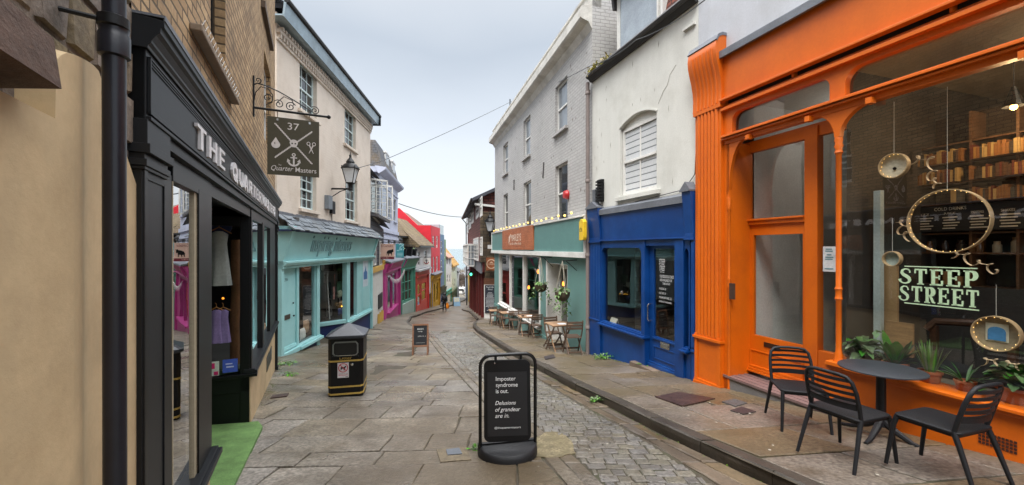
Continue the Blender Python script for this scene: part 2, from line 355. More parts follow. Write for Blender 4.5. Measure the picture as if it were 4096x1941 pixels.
def sash(T, s0, s1, z0, z1, d, m=None, nx=3, ny=2, pane=None, fw=.05, sill=None, sm=None, mid=True, so=.1, sw=.08, label=None):
    """sash window set at depth d: frame mesh > pane, sill"""
    m = m or WHITE; B = MB()
    B.b(s0, s0+fw, d, d+.05, z0, z1).b(s1-fw, s1, d, d+.05, z0, z1).b(s0+fw, s1-fw, d, d+.05, z1-fw, z1).b(s0+fw, s1-fw, d, d+.05, z0, z0+fw*1.3)
    zm = (z0+z1)/2
    if mid: B.b(s0+fw, s1-fw, d, d+.055, zm-.025, zm+.025)
    g = .014
    segs = ((z0+fw*1.3, zm-.025), (zm+.025, z1-fw)) if mid else ((z0+fw*1.3, z1-fw),)
    for a, b_ in segs:
        for i in range(1, nx):
            x = s0+fw+(s1-s0-2*fw)*i/nx; B.b(x-g, x+g, d, d+.035, a, b_)
        for j in range(1, ny):
            z = a+(b_-a)*j/ny; B.b(s0+fw, s1-fw, d+.002, d+.033, z-g, z+g)
    f = B.build('window', m, T, label)
    P = MB().q((s0+fw*.5, d+.015, z0), (s1-fw*.5, d+.015, z0), (s1-fw*.5, d+.015, z1), (s0+fw*.5, d+.015, z1)); P.build('pane', pane or PANE, f)
    if sill is not None:
        MB().b(s0-sw, s1+sw, 0.002, so, sill-.09, sill).build('sill', sm or m, f, bevel=.006)
    return f
# ------------------------------------------------------------------ levels of the street
DP = [(-14, .2), (-5, 1.05), (0, 1.6), (4, 2.08), (8, 2.56), (12, 3.04), (20, 3.92), (30, 4.97), (38, 5.8), (60, 7.8), (90, 10.6), (120, 13.4), (160, 17), (210, 20.5), (240, 21.4), (9000, 21.4)]
def interp(T, y):
    if y <= T[0][0]: return T[0][1]
    for (a, b), (c, e) in zip(T, T[1:]):
        if y <= c: return b+(e-b)*(y-a)/(c-a)
    return T[-1][1]
def zs(x, y): return -interp(DP, y)+.05*min(4., max(0., -3.-x))*max(0, min(1, (30-y)/8))
KERB = [(-8, 4.9), (0, 3.2), (2.5, 2.52), (3.545, 2.21), (4.118, 1.996), (4.73, 1.79), (6.22, 1.38), (6.86, 1.164), (9.2, .58), (11.5, 0), (15.3, -.86), (18.3, -1.56), (21, -2.0), (23.3, -2.17), (25.5, -2.05)]
def kx(y): return interp(KERB, y)
def zp(x, y): return -interp(DP, y)+.125+.025*max(0, min(3, x-kx(y)))
XL = [(-8, 3.3), (0, 1.75), (2.5, 1.05), (3.5, .8), (4.5, .55), (5.1, .32), (6.3, -.1), (8.2, -.67), (12, -1.8), (18.5, -3.65), (30, -6)]
XR = [(-8, 4.6), (0, 2.7), (2.5, 2.02), (3.5, 1.74), (4.5, 1.53), (5.1, 1.38), (6.3, 1.0), (8.2, .5), (12, -.38), (18.5, -1.75), (30, -3)]
# ------------------------------------------------------------------ ground, sea
STONE = mat('york_stone', S(126, 116, 101), .40, var=.4, vs=1.6, fine=.5, fs=30, bump=.9, bs=22, isl=.13, hue=.006, dirt=S(76, 64, 48), dirtamt=.8, ds=2.2, wet=.2, spec=.55, dirt2=(S(88, 74, 54), .8, .5))
STONE2 = mat('pavement_stone', S(115, 102, 86), .5, var=.4, vs=1.1, fine=.5, fs=30, bump=.9, bs=22, isl=.12, hue=.006, dirt=S(70, 58, 42), dirtamt=.75, ds=2.2, wet=.18, dirt2=(S(96, 84, 60), .75, .55))
GUT = mat('gutter_stone', S(104, 90, 73), .5, var=.35, vs=1.4, fine=.2, fs=30, bump=.6, bs=22, isl=.2, hue=.008, dirt=S(66, 54, 38), dirtamt=.7, ds=1.6, wet=.15)
SETT = mat('granite_sett', S(114, 109, 100), .34, var=.3, vs=1.2, fine=.4, fs=34, bump=1., bs=26, isl=.2, hue=.014, dirt=S(84, 72, 56), dirtamt=.75, ds=1.0, wet=.12, spec=.55)
BED = mat('joint_earth', S(74, 66, 54), .8, var=.4, vs=4, bump=.5, bs=40, dirt=S(58, 66, 36), dirtamt=.7, ds=3)
KERBM = mat('kerb_stone', S(70, 63, 55), .5, var=.35, vs=2, fine=.2, bump=.5, bs=30, isl=.15, dirt=S(45, 40, 34), dirtamt=.7, ds=2.5, wet=.12)
ROADM = mat('worn_road', S(108, 95, 80), .42, var=.35, vs=.7, fine=.2, fs=12, bump=.4, bs=14, dirt=S(76, 65, 52), dirtamt=.6, ds=.5, wet=.15)
B = MB()
ys = [-14, -8, -4, 0, 3, 6, 9, 12, 16, 20, 25, 30, 40, 50, 60, 75, 90, 105, 120, 140, 160, 185, 210, 240, 300, 420]
xs = [-260, -120, -60, -30, -14, -9, -6, -4.5, -3, 0, 3, 6, 12, 30, 80, 200]
for y in ys:
    for x in xs: B.v.append((x, y, zs(x, y)-.12))
n = len(xs)
for j in range(len(ys)-1):
    for i in range(n-1): B.f.append((j*n+i, j*n+i+1, (j+1)*n+i+1, (j+1)*n+i)); B.mi.append(0)
tag(B.build('ground', mat('earth', S(96, 90, 78), .9, var=.3), smooth=True), kind='structure')
sea = mat('sea_water', (.10, .16, .18), .22, var=.1, vs=.02, fine=0, bump=.5, bs=.12)
B = MB(); B.quad((-30000, 300, -25), (30000, 300, -25), (30000, 45000, -25), (-30000, 45000, -25))
tag(B.build('sea', sea), kind='structure')

def stone(B, cs, zf, h=.012, inset=.012, jit=.008, rnd=R, tilt=.004, nper=2, drop=.05):
    """one slab from four plan corners, top following the level function, worn edges"""
    top = []
    for i in range(4):
        a = Vector(cs[i]); c = Vector(cs[(i+1) % 4])
        for k in range(nper):
            p = a.lerp(c, k/nper+(rnd.uniform(-.08, .08) if k else 0)); top.append(p)
    ce = sum(top, Vector((0, 0)))/len(top); dz = rnd.uniform(-tilt, tilt); gx, gy = rnd.uniform(-tilt, tilt)*1.5, rnd.uniform(-tilt, tilt)*1.5
    vs = []; m = len(top)
    ring = [p+Vector((rnd.uniform(-jit, jit), rnd.uniform(-jit, jit))) for p in top]
    def Z(p): return zf(p.x, p.y)+dz+gx*(p.x-ce.x)+gy*(p.y-ce.y)
    for p in ring: vs.append((p.x, p.y, Z(p)-drop))
    for p in ring: vs.append((p.x, p.y, Z(p)-inset*.6))
    for p in ring:
        q = ce+(p-ce)*(1-inset/max(.05, (p-ce).length)); vs.append((q.x, q.y, Z(q)))
    fs = [(i, (i+1) % m, m+(i+1) % m, m+i) for i in range(m)]+[(m+i, m+(i+1) % m, 2*m+(i+1) % m, 2*m+i) for i in range(m)]+[tuple(range(2*m, 3*m))]
    B.add(vs, fs)
# bedding sheet under all stones of the near street
def sheet(name, pts_l, pts_r, zf, y0, y1, m, dz, step=1., nx=6, kind='structure'):
    B = MB(); ny = max(2, int((y1-y0)/step)); 
    for j in range(ny+1):
        y = y0+(y1-y0)*j/ny; a, c = pts_l(y), pts_r(y)
        for i in range(nx+1): x = a+(c-a)*i/nx; B.v.append((x, y, zf(x, y)+dz))
    for j in range(ny):
        for i in range(nx): B.f.append((j*(nx+1)+i, j*(nx+1)+i+1, (j+1)*(nx+1)+i+1, (j+1)*(nx+1)+i)); B.mi.append(0)
    return tag(B.build(name, m, smooth=True), kind=kind)
sheet('bedding', lambda y: -7.5, lambda y: kx(y)+.02, zs, -8, 19.2, BED, -.011)
sheet('pavement_bedding', lambda y: kx(y)-.01, lambda y: kx(y)+4.5, zp, -8, 26, BED, -.011)
# left flagged area (flush with the carriageway near the camera)
B = MB(); y = -2.2; rr = random.Random(4)
def rowy(y, x): return y+.055*(x+1.5)
while y < 19.0:
    h = rr.choice([.36, .45, .52, .6, .68]) if y < 9 else rr.choice([.45, .6, .72])
    x = -6.6+rr.uniform(0, .8)
    while True:
        wdt = rr.choice([.45, .6, .75, .9, 1.05, 1.25])*(1 if y < 8 else .9)
        xr0 = interp(XL, rowy(y, x+wdt))-.34; xr1 = interp(XL, rowy(y+h, x+wdt))-.34
        e0 = min(x+wdt, xr0); e1 = min(x+wdt, xr1); g = .005 if rr.random() < .7 else .011
        last = e0 >= xr0-.28 or e1 >= xr1-.28
        if last: e0, e1 = xr0, xr1
        if e0-x < .08: break
        if rr.random() < .12 and wdt > .9: pass
        cs = [(x+g, rowy(y, x)+g), (e0-g, rowy(y, e0)+g), (e1-g, rowy(y+h, e1)-g), (x+g, rowy(y+h, x)-g)]
        stone(B, cs, zs, rnd=rr, tilt=.005, jit=.009, inset=.009, nper=3)
        x += wdt
        if last: break
    y += h
tag(B.build('pavement_left', STONE, smooth=False), kind='structure')
# two long channel courses between flags and setts, then the worn gutter on the right
B = MB()
for side, off in ((0, -.33), (0, -.165), ):
    y = -2.
    while y < 19:
        h = R.uniform(.6, 1.1); a0, a1 = interp(XL, y)+off, interp(XL, y+h)+off
        stone(B, [(a0+.008, y+.008), (a0+.157, y+.008), (a1+.157, y+h-.008), (a1+.008, y+h-.008)], zs, jit=.006, tilt=.004); y += h
tag(B.build('road_channel', STONE), kind='structure')
B = MB(); y = -2.
while y < 25:
    h = R.uniform(.45, .85); n = 2 if interp(XR, y) < kx(y)-.3 else 1
    for i in range(n):
        f = lambda yy, k: interp(XR, yy)+.02+(kx(yy)-.02-interp(XR, yy)-.02)*k/n
        if y > 18.5: f = lambda yy, k: kx(yy)-.32+.3*k/n
        stone(B, [(f(y, i)+.006, y+.01), (f(y, i+1)-.006, y+.01), (f(y+h, i+1)-.006, y+h-.01), (f(y+h, i)+.006, y+h-.01)], zs, jit=.016, tilt=.012, inset=.02)
    y += h
tag(B.build('road_gutter', GUT), kind='structure')
# setts
B = MB(); y = -1.5; k = 0
while y < 18.6:
    h = R.uniform(.105, .14)*(1 if y < 10 else 1.15); a, c = interp(XL, y+h/2)+.01, interp(XR, y+h/2)-.01
    x = a+(R.uniform(.02, .1) if k % 2 else 0)
    if k % 2: 
        stone(B, [(a, y+.007), (x-.008, y+.007), (x-.008, y+h-.007), (a, y+h-.007)], zs, jit=.004, inset=.014, tilt=.004, nper=1, drop=.03)
    while x < c-.04:
        wd = min(R.uniform(.10, .20), c-x)
        if c-x-wd < .05: wd = c-x
        sk = -.04*(x-a)
        stone(B, [(x+.006, y+.006+sk), (x+wd-.006, y+.006+sk), (x+wd-.006, y+h-.006+sk), (x+.006, y+h-.006+sk)], zs, jit=.007, inset=.010, tilt=.006, nper=2, drop=.03)
        x += wd
    y += h; k += 1
tag(B.build('road', SETT, smooth=False), kind='structure')
# worn carriageway beyond the setts, down to the harbour
LK = [(18.6, -4.3), (22, -5.6), (24, -5.95), (27.5, -6.75), (35.5, -7.4), (41.5, -7.2), (50.5, -7.1), (66, -7.6), (85, -9.3), (130, -15.5), (165, -20)]
RK = [(18.6, -1.75), (23.3, -2.3), (25.5, -2.2), (26.5, -2.3), (36, -3.75), (40, -4.95), (43, -4.7), (60, -5.9), (85, -8.7), (130, -13), (165, -16)]
sheet('road_lower', lambda y: interp(LK, y)-.02, lambda y: interp(RK, y)+.02, zs, 18.55, 165, ROADM, -.004, step=1.2)
sheet('pavement_lower', lambda y: -10.5 if y > 24 else -7.6, lambda y: interp(LK, y)+.0, lambda x, y: zs(x, y)+.10*max(0, min(1, (y-19.5)/4.2)), 18.9, 110, mat('lower_paving', S(122, 112, 98), .5, var=.3, vs=.9, fine=.15, bump=.3, bs=20, pat='b', pc=(S(128, 119, 105), S(108, 98, 84), S(60, 52, 44)), psize=(1.0, .6), mortar=.02, axis='xy', wet=.15, pbump=.3), .008, step=1.)
sheet('pavement_brown', lambda y: interp(RK, y), lambda y: interp(RK, y)+3., lambda x, y: zs(x, y)+.1, 26.2, 60, STONE2, .004)
# right pavement slabs and kerb stones
B = MB(); y = -2.; rr = random.Random(9)
while y < 26:
    h = rr.choice([.5, .62, .75, .9]); x = .165
    while x < 3.6:
        wd = rr.choice([.5, .65, .8, 1.0]); g = .006 if rr.random() < .6 else .012
        f = lambda xx, yy: (kx(yy)+xx, yy+.10*xx)
        cs = [f(x+g, y+g), f(x+wd-g, y+g), f(x+wd-g, y+h-g), f(x+g, y+h-g)]
        stone(B, cs, zp, rnd=rr, tilt=.006, jit=.010, inset=.009, nper=3); x += wd
    y += h
tag(B.build('pavement_right', STONE2), kind='structure')
B = MB()
def kerbrun(P, zf, h=.125, wdt=.15, y0=None, y1=None, top=0.0):
    y = y0
    while y < y1:
        ln = R.uniform(.7, 1.1); e = min(y+ln, y1); g = .004
        a0, a1 = interp(P, y), interp(P, e); dz = R.uniform(-.004, .006)
        j = R.uniform(-.008, .008); N_ = 4; prof = [(0, -h-.05), (-.004, -h*.5), (.0, -.02), (.018, 0), (wdt, .0), (wdt, -h)]
        vs = []
        for k in range(N_+1):
            yy = y+g+(e-y-2*g)*k/N_; xx = a0+(a1-a0)*(yy-y)/(e-y)
            for p in prof: vs.append((xx+p[0]+j+R.uniform(-.004, .004), yy, zf(xx+.1, yy)+p[1]+dz+R.uniform(-.003, .003)))
        m = len(prof); fs = [(k*m+i, k*m+(i+1) % m, (k+1)*m+(i+1) % m, (k+1)*m+i) for k in range(N_) for i in range(m)]+[tuple(range(m)), tuple(range(N_*m, N_*m+m))]
        B.add(vs, fs); y = e
kerbrun(KERB, zp, y0=-2., y1=25.5)
tag(B.build('kerb_right', KERBM), kind='structure')
B = MB(); LK2 = [(p[0], p[1]-.13) for p in LK]; kerbrun(LK2, lambda x, y: zs(x, y)+.012+.10*max(0, min(1, (y-19.5)/4.2)), h=.13, y0=20.5, y1=100)
kerbrun([(p[0], p[1]) for p in RK], lambda x, y: zs(x, y)+.112, h=.11, y0=26.3, y1=60)
tag(B.build('kerb_lower', KERBM), kind='structure')
# ------------------------------------------------------------------ right side: orange cafe
ORANGE = mat('orange_gloss', S(214, 102, 8), .45, var=.08, vs=1.2, fine=.03, bump=.04, bs=18, coat=.15, dirt=S(176, 74, 16), dirtamt=.5, streak=True)
BLUE = mat('blue_gloss', S(2, 58, 124), .42, var=.14, vs=1.2, fine=.04, bump=.05, bs=18, coat=.15, dirt=S(30, 88, 160), dirtamt=.35)
RENDW = mat('white_render', S(214, 214, 208), .7, var=.09, vs=.8, fine=.05, bump=.12, bs=9, dirt=S(172, 170, 160), dirtamt=.5, ds=.9, streak=True)
RENDG = mat('pale_grey_render', S(196, 199, 206), .7, var=.09, vs=.8, fine=.05, bump=.12, bs=9, dirt=S(160, 160, 158), dirtamt=.45, ds=.9, streak=True)
STEEL = mat('brushed_steel', S(190, 190, 188), .25, var=.1, metal=1.)
STEP = mat('step_boards', S(92, 80, 80), .5, var=.3, bump=.2, wet=.1)
F = Fac((3.203, 7.04), (5.053, 1.5)); G = -2.34
T = F.root('orange_cafe', 'bright orange painted cafe front with fluted pilaster and arched transom lights', 'building', G)
E = 8.2
sP0, sP1 = 0.02, F.s_(1812, .1)
W0 = MB(); wall(W0, 0, E, 3.02, 7.4, d=0); shell(W0, 0, E, -2.6, 7.4, 0, 6); W0.build('wall', RENDG, T)
# fascia and its mouldings
B = MB(); B.b(sP1-.02, E, -.1, .06, 2.36, 3.08)
B.prism([(.06, 2.30), (.06, 2.36), (.13, 2.345), (.13, 2.315)], sP1, E, 's')
fa = B.build('fascia', ORANGE, T, bevel=.004)
MB().b(sP1-.05, E, -.05, .14, 3.08, 3.1).b(sP1-.05, E, .10, .145, 2.985, 3.09).build('lead_flashing', LEAD, fa, bevel=.004)
# pilaster with flutes
B = MB(); zt = 2.30
B.b(sP0, sP1, -.1, .085, -2.5, zt); wsh = sP1-sP0; nf = 6
for i in range(nf):
    c = sP0+.05+(wsh-.1)*(i+.5)/nf; r = (wsh-.1)/nf*.46
    B.tube([(c, -.082, -1.43), (c, -.082, zt-.06)], r, 10)
B.b(sP0-.02, sP1+.02, -.1, .13, -1.5, -1.46).b(sP0+.0, sP1+.0, -.1, .11, -1.46, -1.43)
B.b(sP0-.02, sP1+.02, -.1, .14, -2.6, -2.27).b(sP0-.012, sP1+.012, -.1, .125, -2.27, -2.22).b(sP0-.006, sP1+.006, -.1, .11, -2.22, -2.18)
B.b(sP0-.015, sP1+.015, -.1, .12, zt-.06, zt)
B.b(sP0, sP0+.06, .085, .105, -2.18, -1.5).b(sP1-.06, sP1, .085, .105, -2.18, -1.5)
pl = B.build('pilaster', ORANGE, T, smooth=True)
B = MB(); prof = [(-.1, zt), (.105, zt), (.10, zt+.1), (.098, zt+.22), (.11, zt+.36), (.14, zt+.5), (.175, zt+.62), (.205, zt+.74), (.215, zt+.86), (.20, zt+.97), (.15, zt+1.06), (.07, zt+1.10), (-.1, zt+1.10)]
B.prism(prof, sP0-.04, sP1+.02, 's')
for i in range(6):
    c = sP0+.03+(wsh-.06)*(i+.5)/6
    B.tube([(c, -p[0]-.002, p[1]+.01) for p in prof[1:9]], .017, 8)
cs_ = B.build('console', ORANGE, T, smooth=True)
B = MB(); prof2 = [(p[0]+.014, p[1]+.014) for p in prof[9:]]; B.prism(prof2+[(-.1, zt+1.07), (.07, zt+1.07), (.145, zt+1.04), (.19, zt+.965)], sP0-.05, sP1+.03, 's'); B.build('lead_cap', LEAD, cs_, smooth=True)
# arcade: transom lights with rounded heads
sD0 = F.s_(1838); sC = F.s_(2110); sT0, sT1, sT2 = F.s_(1845), F.s_(2091), F.s_(2130)
ARC = MB()
def arched(B, a, b_, z0, z1, s0, s1, zb_, zt_, d0, d1, r, low=False):
    """panel s0..s1 x zb_..zt_ with one opening a..b_ x z0..z1 whose upper corners are rounded"""
    B.b(s0, a, d0, d1, zb_, zt_)
    if s1 > b_: B.b(b_, s1, d0, d1, zb_, zt_)
    B.b(a, b_, d0, d1, z1, zt_)
    if z0 > zb_: B.b(a, b_, d0, d1, zb_, z0)
    for sx, sg in ((a, 1), (b_, -1)):
        arc = [(sx+sg*r*(1-cos(t)), z1-r*(1-sin(t))) for t in [pi/2*i/7 for i in range(8)]]
        P = [(sx, z1)]+arc[::-1]
        B.prism(P if sg < 0 else P[::-1], d0, d1, 'd')
arched(ARC, sT0, sT1, 1.77, 2.10, sP1, sT1+.02, 1.765, 2.17, -.06, .03, .13)
arched(ARC, sT2, E, 1.77, 2.10, sT1+.02, E, 1.765, 2.17, -.06, .03, .17)
ARC.b(sP1, E, .0, .10, 2.165, 2.205).b(sP1, E, .0, .07, 2.205, 2.225).b(sP1, E, -.02, .03, 2.225, 2.262)
for z_, d_ in ((1.70, .10), (1.735, .13), (1.755, .10)): ARC.b(sP1+.02, E, .0, d_, z_, z_+.024)
ARC.b(sP1+.02, E, -.06, .045, 1.64, 1.70)
for x in (1881, 2032, 2187, 2576): c = F.s_(x, .1); ARC.b(c-.03, c+.03, .04, .12, 1.60, 1.665)
for c in (F.s_(2000), F.s_(2400)): ARC.b(c-.012, c+.012, -.03, .05, 2.26, 2.36)
ARC.build('transom', ORANGE, T, bevel=.003)
MB().q((sT0-.02, -.04, 1.75), (sT1+.02, -.04, 1.75), (sT1+.02, -.04, 2.15), (sT0-.02, -.04, 2.15)).q((sT2-.02, -.04, 1.75), (E, -.04, 1.75), (E, -.04, 2.15), (sT2-.02, -.04, 2.15)).build('transom_pane', GL, T)
MB().b(sP1, E, -.12, -.04, 2.17, 2.4).build('blind_box', DARKROOM, T)
# column and arch spandrels
def colonnette(B, c, d, zb_, zt_, r):
    pr = [(r*1.8, zb_), (r*1.8, zb_+.03), (r*1.35, zb_+.06), (r*1.5, zb_+.09), (r*1.1, zb_+.13), (r, zb_+.17), (r, -.62), (r*1.4, -.6), (r*1.1, -.57), (r*1.1, -.5), (r*1.4, -.48), (r, -.45), (r, zt_-.2), (r*1.5, zt_-.18), (r*1.1, zt_-.14), (r*1.6, zt_-.10), (r*1.2, zt_-.07), (r*1.5, zt_-.03), (r*1.3, zt_)]
    B.lathe(pr, 14, (c, -d, 0))
B = MB(); colonnette(B, sC, 0.0, -1.36, 1.33, .03)
for sg, rr_ in ((-1, .24), (1, .34)):
    z1 = 1.645; P = []
    ox = sC+sg*.03
    arc = [(ox+sg*rr_*(1-cos(t)), z1-.31*(1-sin(t))) for t in [pi/2*i/8 for i in range(9)]]
    P = [(sC, 1.33)]+arc+[(sC, z1)]
    B.prism(P if sg > 0 else P[::-1], -.035, .035, 'd')
B.build('column', ORANGE, T, smooth=True)
B = MB(); colonnette(B, sD0-.01, .02, -2.3, .80, .022); arc = [(sD0+.0+.27*(1-cos(t)), 1.645-.72*(1-sin(t))*1.0) for t in [pi/2*i/8 for i in range(9)]]
B.prism([(sD0-.05, .8)]+arc+[(sD0-.05, 1.645)], -.03, .03, 'd'); B.b(sP1, sD0-.0, -.45, .03, -2.5, 1.66)
B.build('doorway_jamb', ORANGE, T, smooth=True)
# recessed door
dd = -.42
s0, s1 = F.s_(1877, dd), F.s_(2029, dd); zb_ = F.z(1880, 930, dd); zr = F.z(1885, 562, dd)
B = MB(); B.b(sD0-.02, s0, dd-.06, dd+.02, -2.2, 1.66)
p0, p1 = F.s_(2031, dd), F.s_(2064, dd)
B.b(p0, p1, dd-.06, dd+.06, -2.2, 1.66); B.b(s0, p0, dd-.05, dd+.06, zr-.03, zr+.05).b(s0-.02, p0, dd, dd+.09, zr+.03, zr+.06)
q0, q1 = p1, F.s_(2101, -.2); 
B.b(q0, sC+.05, dd-.05, dd+.05, -2.1, F.z(2080, 884, dd)).b(s0, sC, dd-.05, dd+.03, 1.52, 1.7)
B.build('door_frame', ORANGE, T, bevel=.005)
MB().q((s0, dd, zr+.05), (p0, dd, zr+.05), (p0, dd, 1.55), (s0, dd, 1.55)).build('fanlight', GL, T)
MB().q((q0, dd, -1.6), (sC, dd, -1.6), (sC, dd, 1.6), (q0, dd, 1.6)).build('side_pane', GL, T)
g0, g1 = F.s_(1898, dd), F.s_(2022, dd); gz1 = F.z(1898, 592, dd); gz0 = F.z(1898, 841, dd)
B = MB(); wall(B, s0, s1, zb_, zr-.03, [(g0, g1, gz0, gz1)], dd+.02, .05)
pz0, pz1 = F.z(1893, 920, dd), F.z(1893, 880, dd); pa, pb = F.s_(1893, dd), F.s_(2020, dd)
B.b(pa, pb, dd+.018, dd+.024, pz0, pz1)
for e in ((pa-.02, pb+.02, pz0-.025, pz0), (pa-.02, pb+.02, pz1, pz1+.02), (pa-.02, pa, pz0, pz1), (pb, pb+.02, pz0, pz1)): B.b(e[0], e[1], dd+.02, dd+.035, e[2], e[3])
for k in range(3): B.b(s0, s1, dd+.02, dd+.09-.02*k, zb_+.02+.035*k, zb_+.05+.035*k)
dr = B.build('door', ORANGE, T, bevel=.003)
MB().q((g0, dd, gz0), (g1, dd, gz0), (g1, dd, gz1), (g0, dd, gz1)).build('pane', GLP, dr)
h = F.s_(1885, dd); hz0, hz1 = F.z(1884, 788, dd), F.z(1884, 742, dd)
MB().tube([(h, -dd-.02, hz1), (h, -dd-.07, hz1), (h, -dd-.085, hz1-.03), (h, -dd-.085, hz0+.03), (h, -dd-.07, hz0), (h, -dd-.02, hz0)], .009, 8).build('handle', STEEL, dr, smooth=True)
MB().lathe([(.022, 0), (.022, .012), (.01, .02)], 12).build('lock', STEEL, dr).matrix_local = Matrix.Translation((h, -dd-.02, hz1+.12-G)) @ Matrix.Rotation(pi/2, 4, 'X')
lz = F.z(1945, 868, dd); a = F.s_(1925, dd); MB().b(a, a+.26, dd+.02, dd+.03, lz-.05, lz+.02).build('letter_plate', mat('dark_bronze', S(70, 52, 40), .4, metal=.6), dr)
# step
st = F.s_(1824); B = MB(); B.b(st-.0, sC+.35, -.5, .03, -2.6, -2.02); tr = MB(); tr.b(st-.0, sC+.36, -.5, .05, -2.02, -1.985)
for k in range(3): tr.b(st, sC+.3, -.32+.12*k, -.27+.12*k, -1.985, -1.978)
r_ = B.build('step', mat('grey_masonry', S(112, 110, 110), .7, var=.2, bump=.2), T); tr.build('tread', mat('worn_tread', S(120, 98, 96), .5, var=.3, bump=.2, wet=.1), r_)
a = F.s_(1843, .0); MB().b(F.s_(1836, .03), F.s_(1850, .03), .03, .045, F.z(1843, 752), F.z(1843, 712)).build('intercom', mat('bronze_plate', S(96, 72, 62), .35, metal=.5), T, bevel=.003)
# stall riser, sill
B = MB(); B.b(sC-.12, E, -.1, .0, -2.6, -1.45); B.b(sC-.1, E, .0, .03, -2.6, -2.2+.0)
B.build('stall_riser', ORANGE, T)
B = MB(); B.b(sC-.12, E, -.3, .07, -1.42, -1.385).b(sC-.12, E, -.2, .045, -1.455, -1.42).b(sC-.09, sC+.09, -.09, .1, -1.40, -1.35); B.build('window_sill', ORANGE, T, bevel=.006)
MB().q((sC+.02, 0, -1.39), (E, 0, -1.39), (E, 0, 1.66), (sC+.02, 0, 1.66)).build('window_pane', GL, T)
v0, v1 = F.s_(2462, .0), F.s_(2562, .0); vz = F.z(2500, 1108); B = MB()
for i in range(10):
    for j in range(4):
        a = v0+(v1-v0)*i/10; B.b(a, a+(v1-v0)/10*.7, .001, .006, vz-.06+.03*j, vz-.06+.03*j+.02)
B.build('air_vent', mat('vent_dark', S(60, 24, 10), .8), T)
# rooms behind the glass
room(T, sD0, sC-.02, -2.0, 2.3, dd-.06, 3.2, mat('hall_grey', S(205, 205, 202), .7, var=.1), 'hallway')
B = MB(); cE = E-.1
B.q((sC, -.3, -2.0), (cE, -.3, -2.0), (cE, -3.6, -2.0), (sC, -3.6, -2.0)).q((sC+.01, -.12, -2), (sC+.01, -.12, 2.16), (sC+.01, -3.6, 2.16), (sC+.01, -3.6, -2)).q((sC, -3.6, -2), (cE, -3.6, -2), (cE, -3.6, 2.16), (sC, -3.6, 2.16)).q((cE, -.1, -2), (cE, -.1, 2.16), (cE, -3.6, 2.16), (cE, -3.6, -2))
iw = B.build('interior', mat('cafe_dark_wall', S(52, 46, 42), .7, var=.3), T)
MB().q((sC, -.1, 2.165), (cE, -.1, 2.165), (cE, -3.6, 2.165), (sC, -3.6, 2.165)).build('ceiling_panel', mat('cafe_ceiling', S(150, 132, 108), .8, var=.1), iw)
a0, a1 = F.s_(2200, -.5), F.s_(2217, -.5); MB().b(a0, a1, -.55, -.48, -1.4, F.z(2205, 480, -.5)).build('inner_post', mat('pale_post', S(190, 205, 205), .6), iw)
a0, a1 = F.s_(2219, -.62), F.s_(2256, -.62); MB().b(a0, a1, -.66, -.62, -2., F.z(2230, 668, -.62)).build('inner_board', mat('tan_board', S(176, 142, 100), .6), iw)
# serif lettering on the glass
LET = mat('mint_lettering', S(176, 202, 166), .5, var=.05)
def serif_word(B, word, s0, s1, z0, z1, d, e=.003):
    n = len(word); cw = (s1-s0)/n; H = z1-z0
    for i, ch in enumerate(word):
        a = s0+cw*i+cw*.07; w_ = cw*.82; k = w_*.24; th = H*.13
        def bar(x0, x1, y0, y1): B.b(a+w_*x0, a+w_*x1, d, d+e, z0+H*y0, z0+H*y1)
        if ch in 'EPR':
            bar(.12, .40, 0, 1); bar(0, .52, 0, .07); bar(0, .4, .93, 1)
        if ch == 'E': bar(.4, .95, .9, 1); bar(.83, .97, .70, .9); bar(.4, .75, .46, .55); bar(.66, .76, .38, .63); bar(.4, .97, 0, .1); bar(.84, 1, .1, .32)
        if ch == 'T': bar(.36, .64, 0, .9); bar(.24, .76, 0, .07); bar(.02, .98, .9, 1); bar(0, .13, .70, .9); bar(.87, 1, .70, .9)
        if ch in 'PR':
            pts = [(a+w_*.38, z0+H*.955)]+[(a+w_*(.52+.30*sin(t)), z0+H*(.71+.245*cos(t))) for t in [pi*j/10 for j in range(11)]]+[(a+w_*.38, z0+H*.465)]
            ribbon(B, pts, [th*.7]+[th*(.7+1.0*sin(pi*j/10)) for j in range(11)]+[th*.7], d, d+e)
        if ch == 'R': ribbon(B, [(a+w_*.5, z0+H*.47), (a+w_*.66, z0+H*.3), (a+w_*.8, z0+H*.08), (a+w_*1.0, z0+H*.03)], [k*.7, k, k*.95, k*.4], d, d+e)
        if ch == 'S':
            pts = [(a+w_*x, z0+H*y) for x, y in ((.86, .72), (.84, .86), (.66, .955), (.42, .96), (.22, .86), (.18, .72), (.30, .60), (.55, .5), (.78, .38), (.84, .24), (.74, .1), (.5, .035), (.25, .05), (.06, .14), (0, .3))]
            ribbon(B, pts, [k*.5, k*.45, k*.5, k*.6, k*.9, k*1.1, k*1.25, k*1.3, k*1.25, k*1.1, k*.8, k*.55, k*.5, k*.7, k*1.2], d, d+e)
B = MB(); a0, a1 = F.s_(2262), F.s_(2468)
serif_word(B, 'STEEP', a0, a1, -.365, -.205, .006); serif_word(B, 'STREET', a0, a1, -.545, -.385, .006)
B.b(a0+.05, a1-.02, .006, .009, -.188, -.178).b(a0+.05, a1-.01, .006, .009, -.572, -.561)
B.build('window_lettering', LET, T)
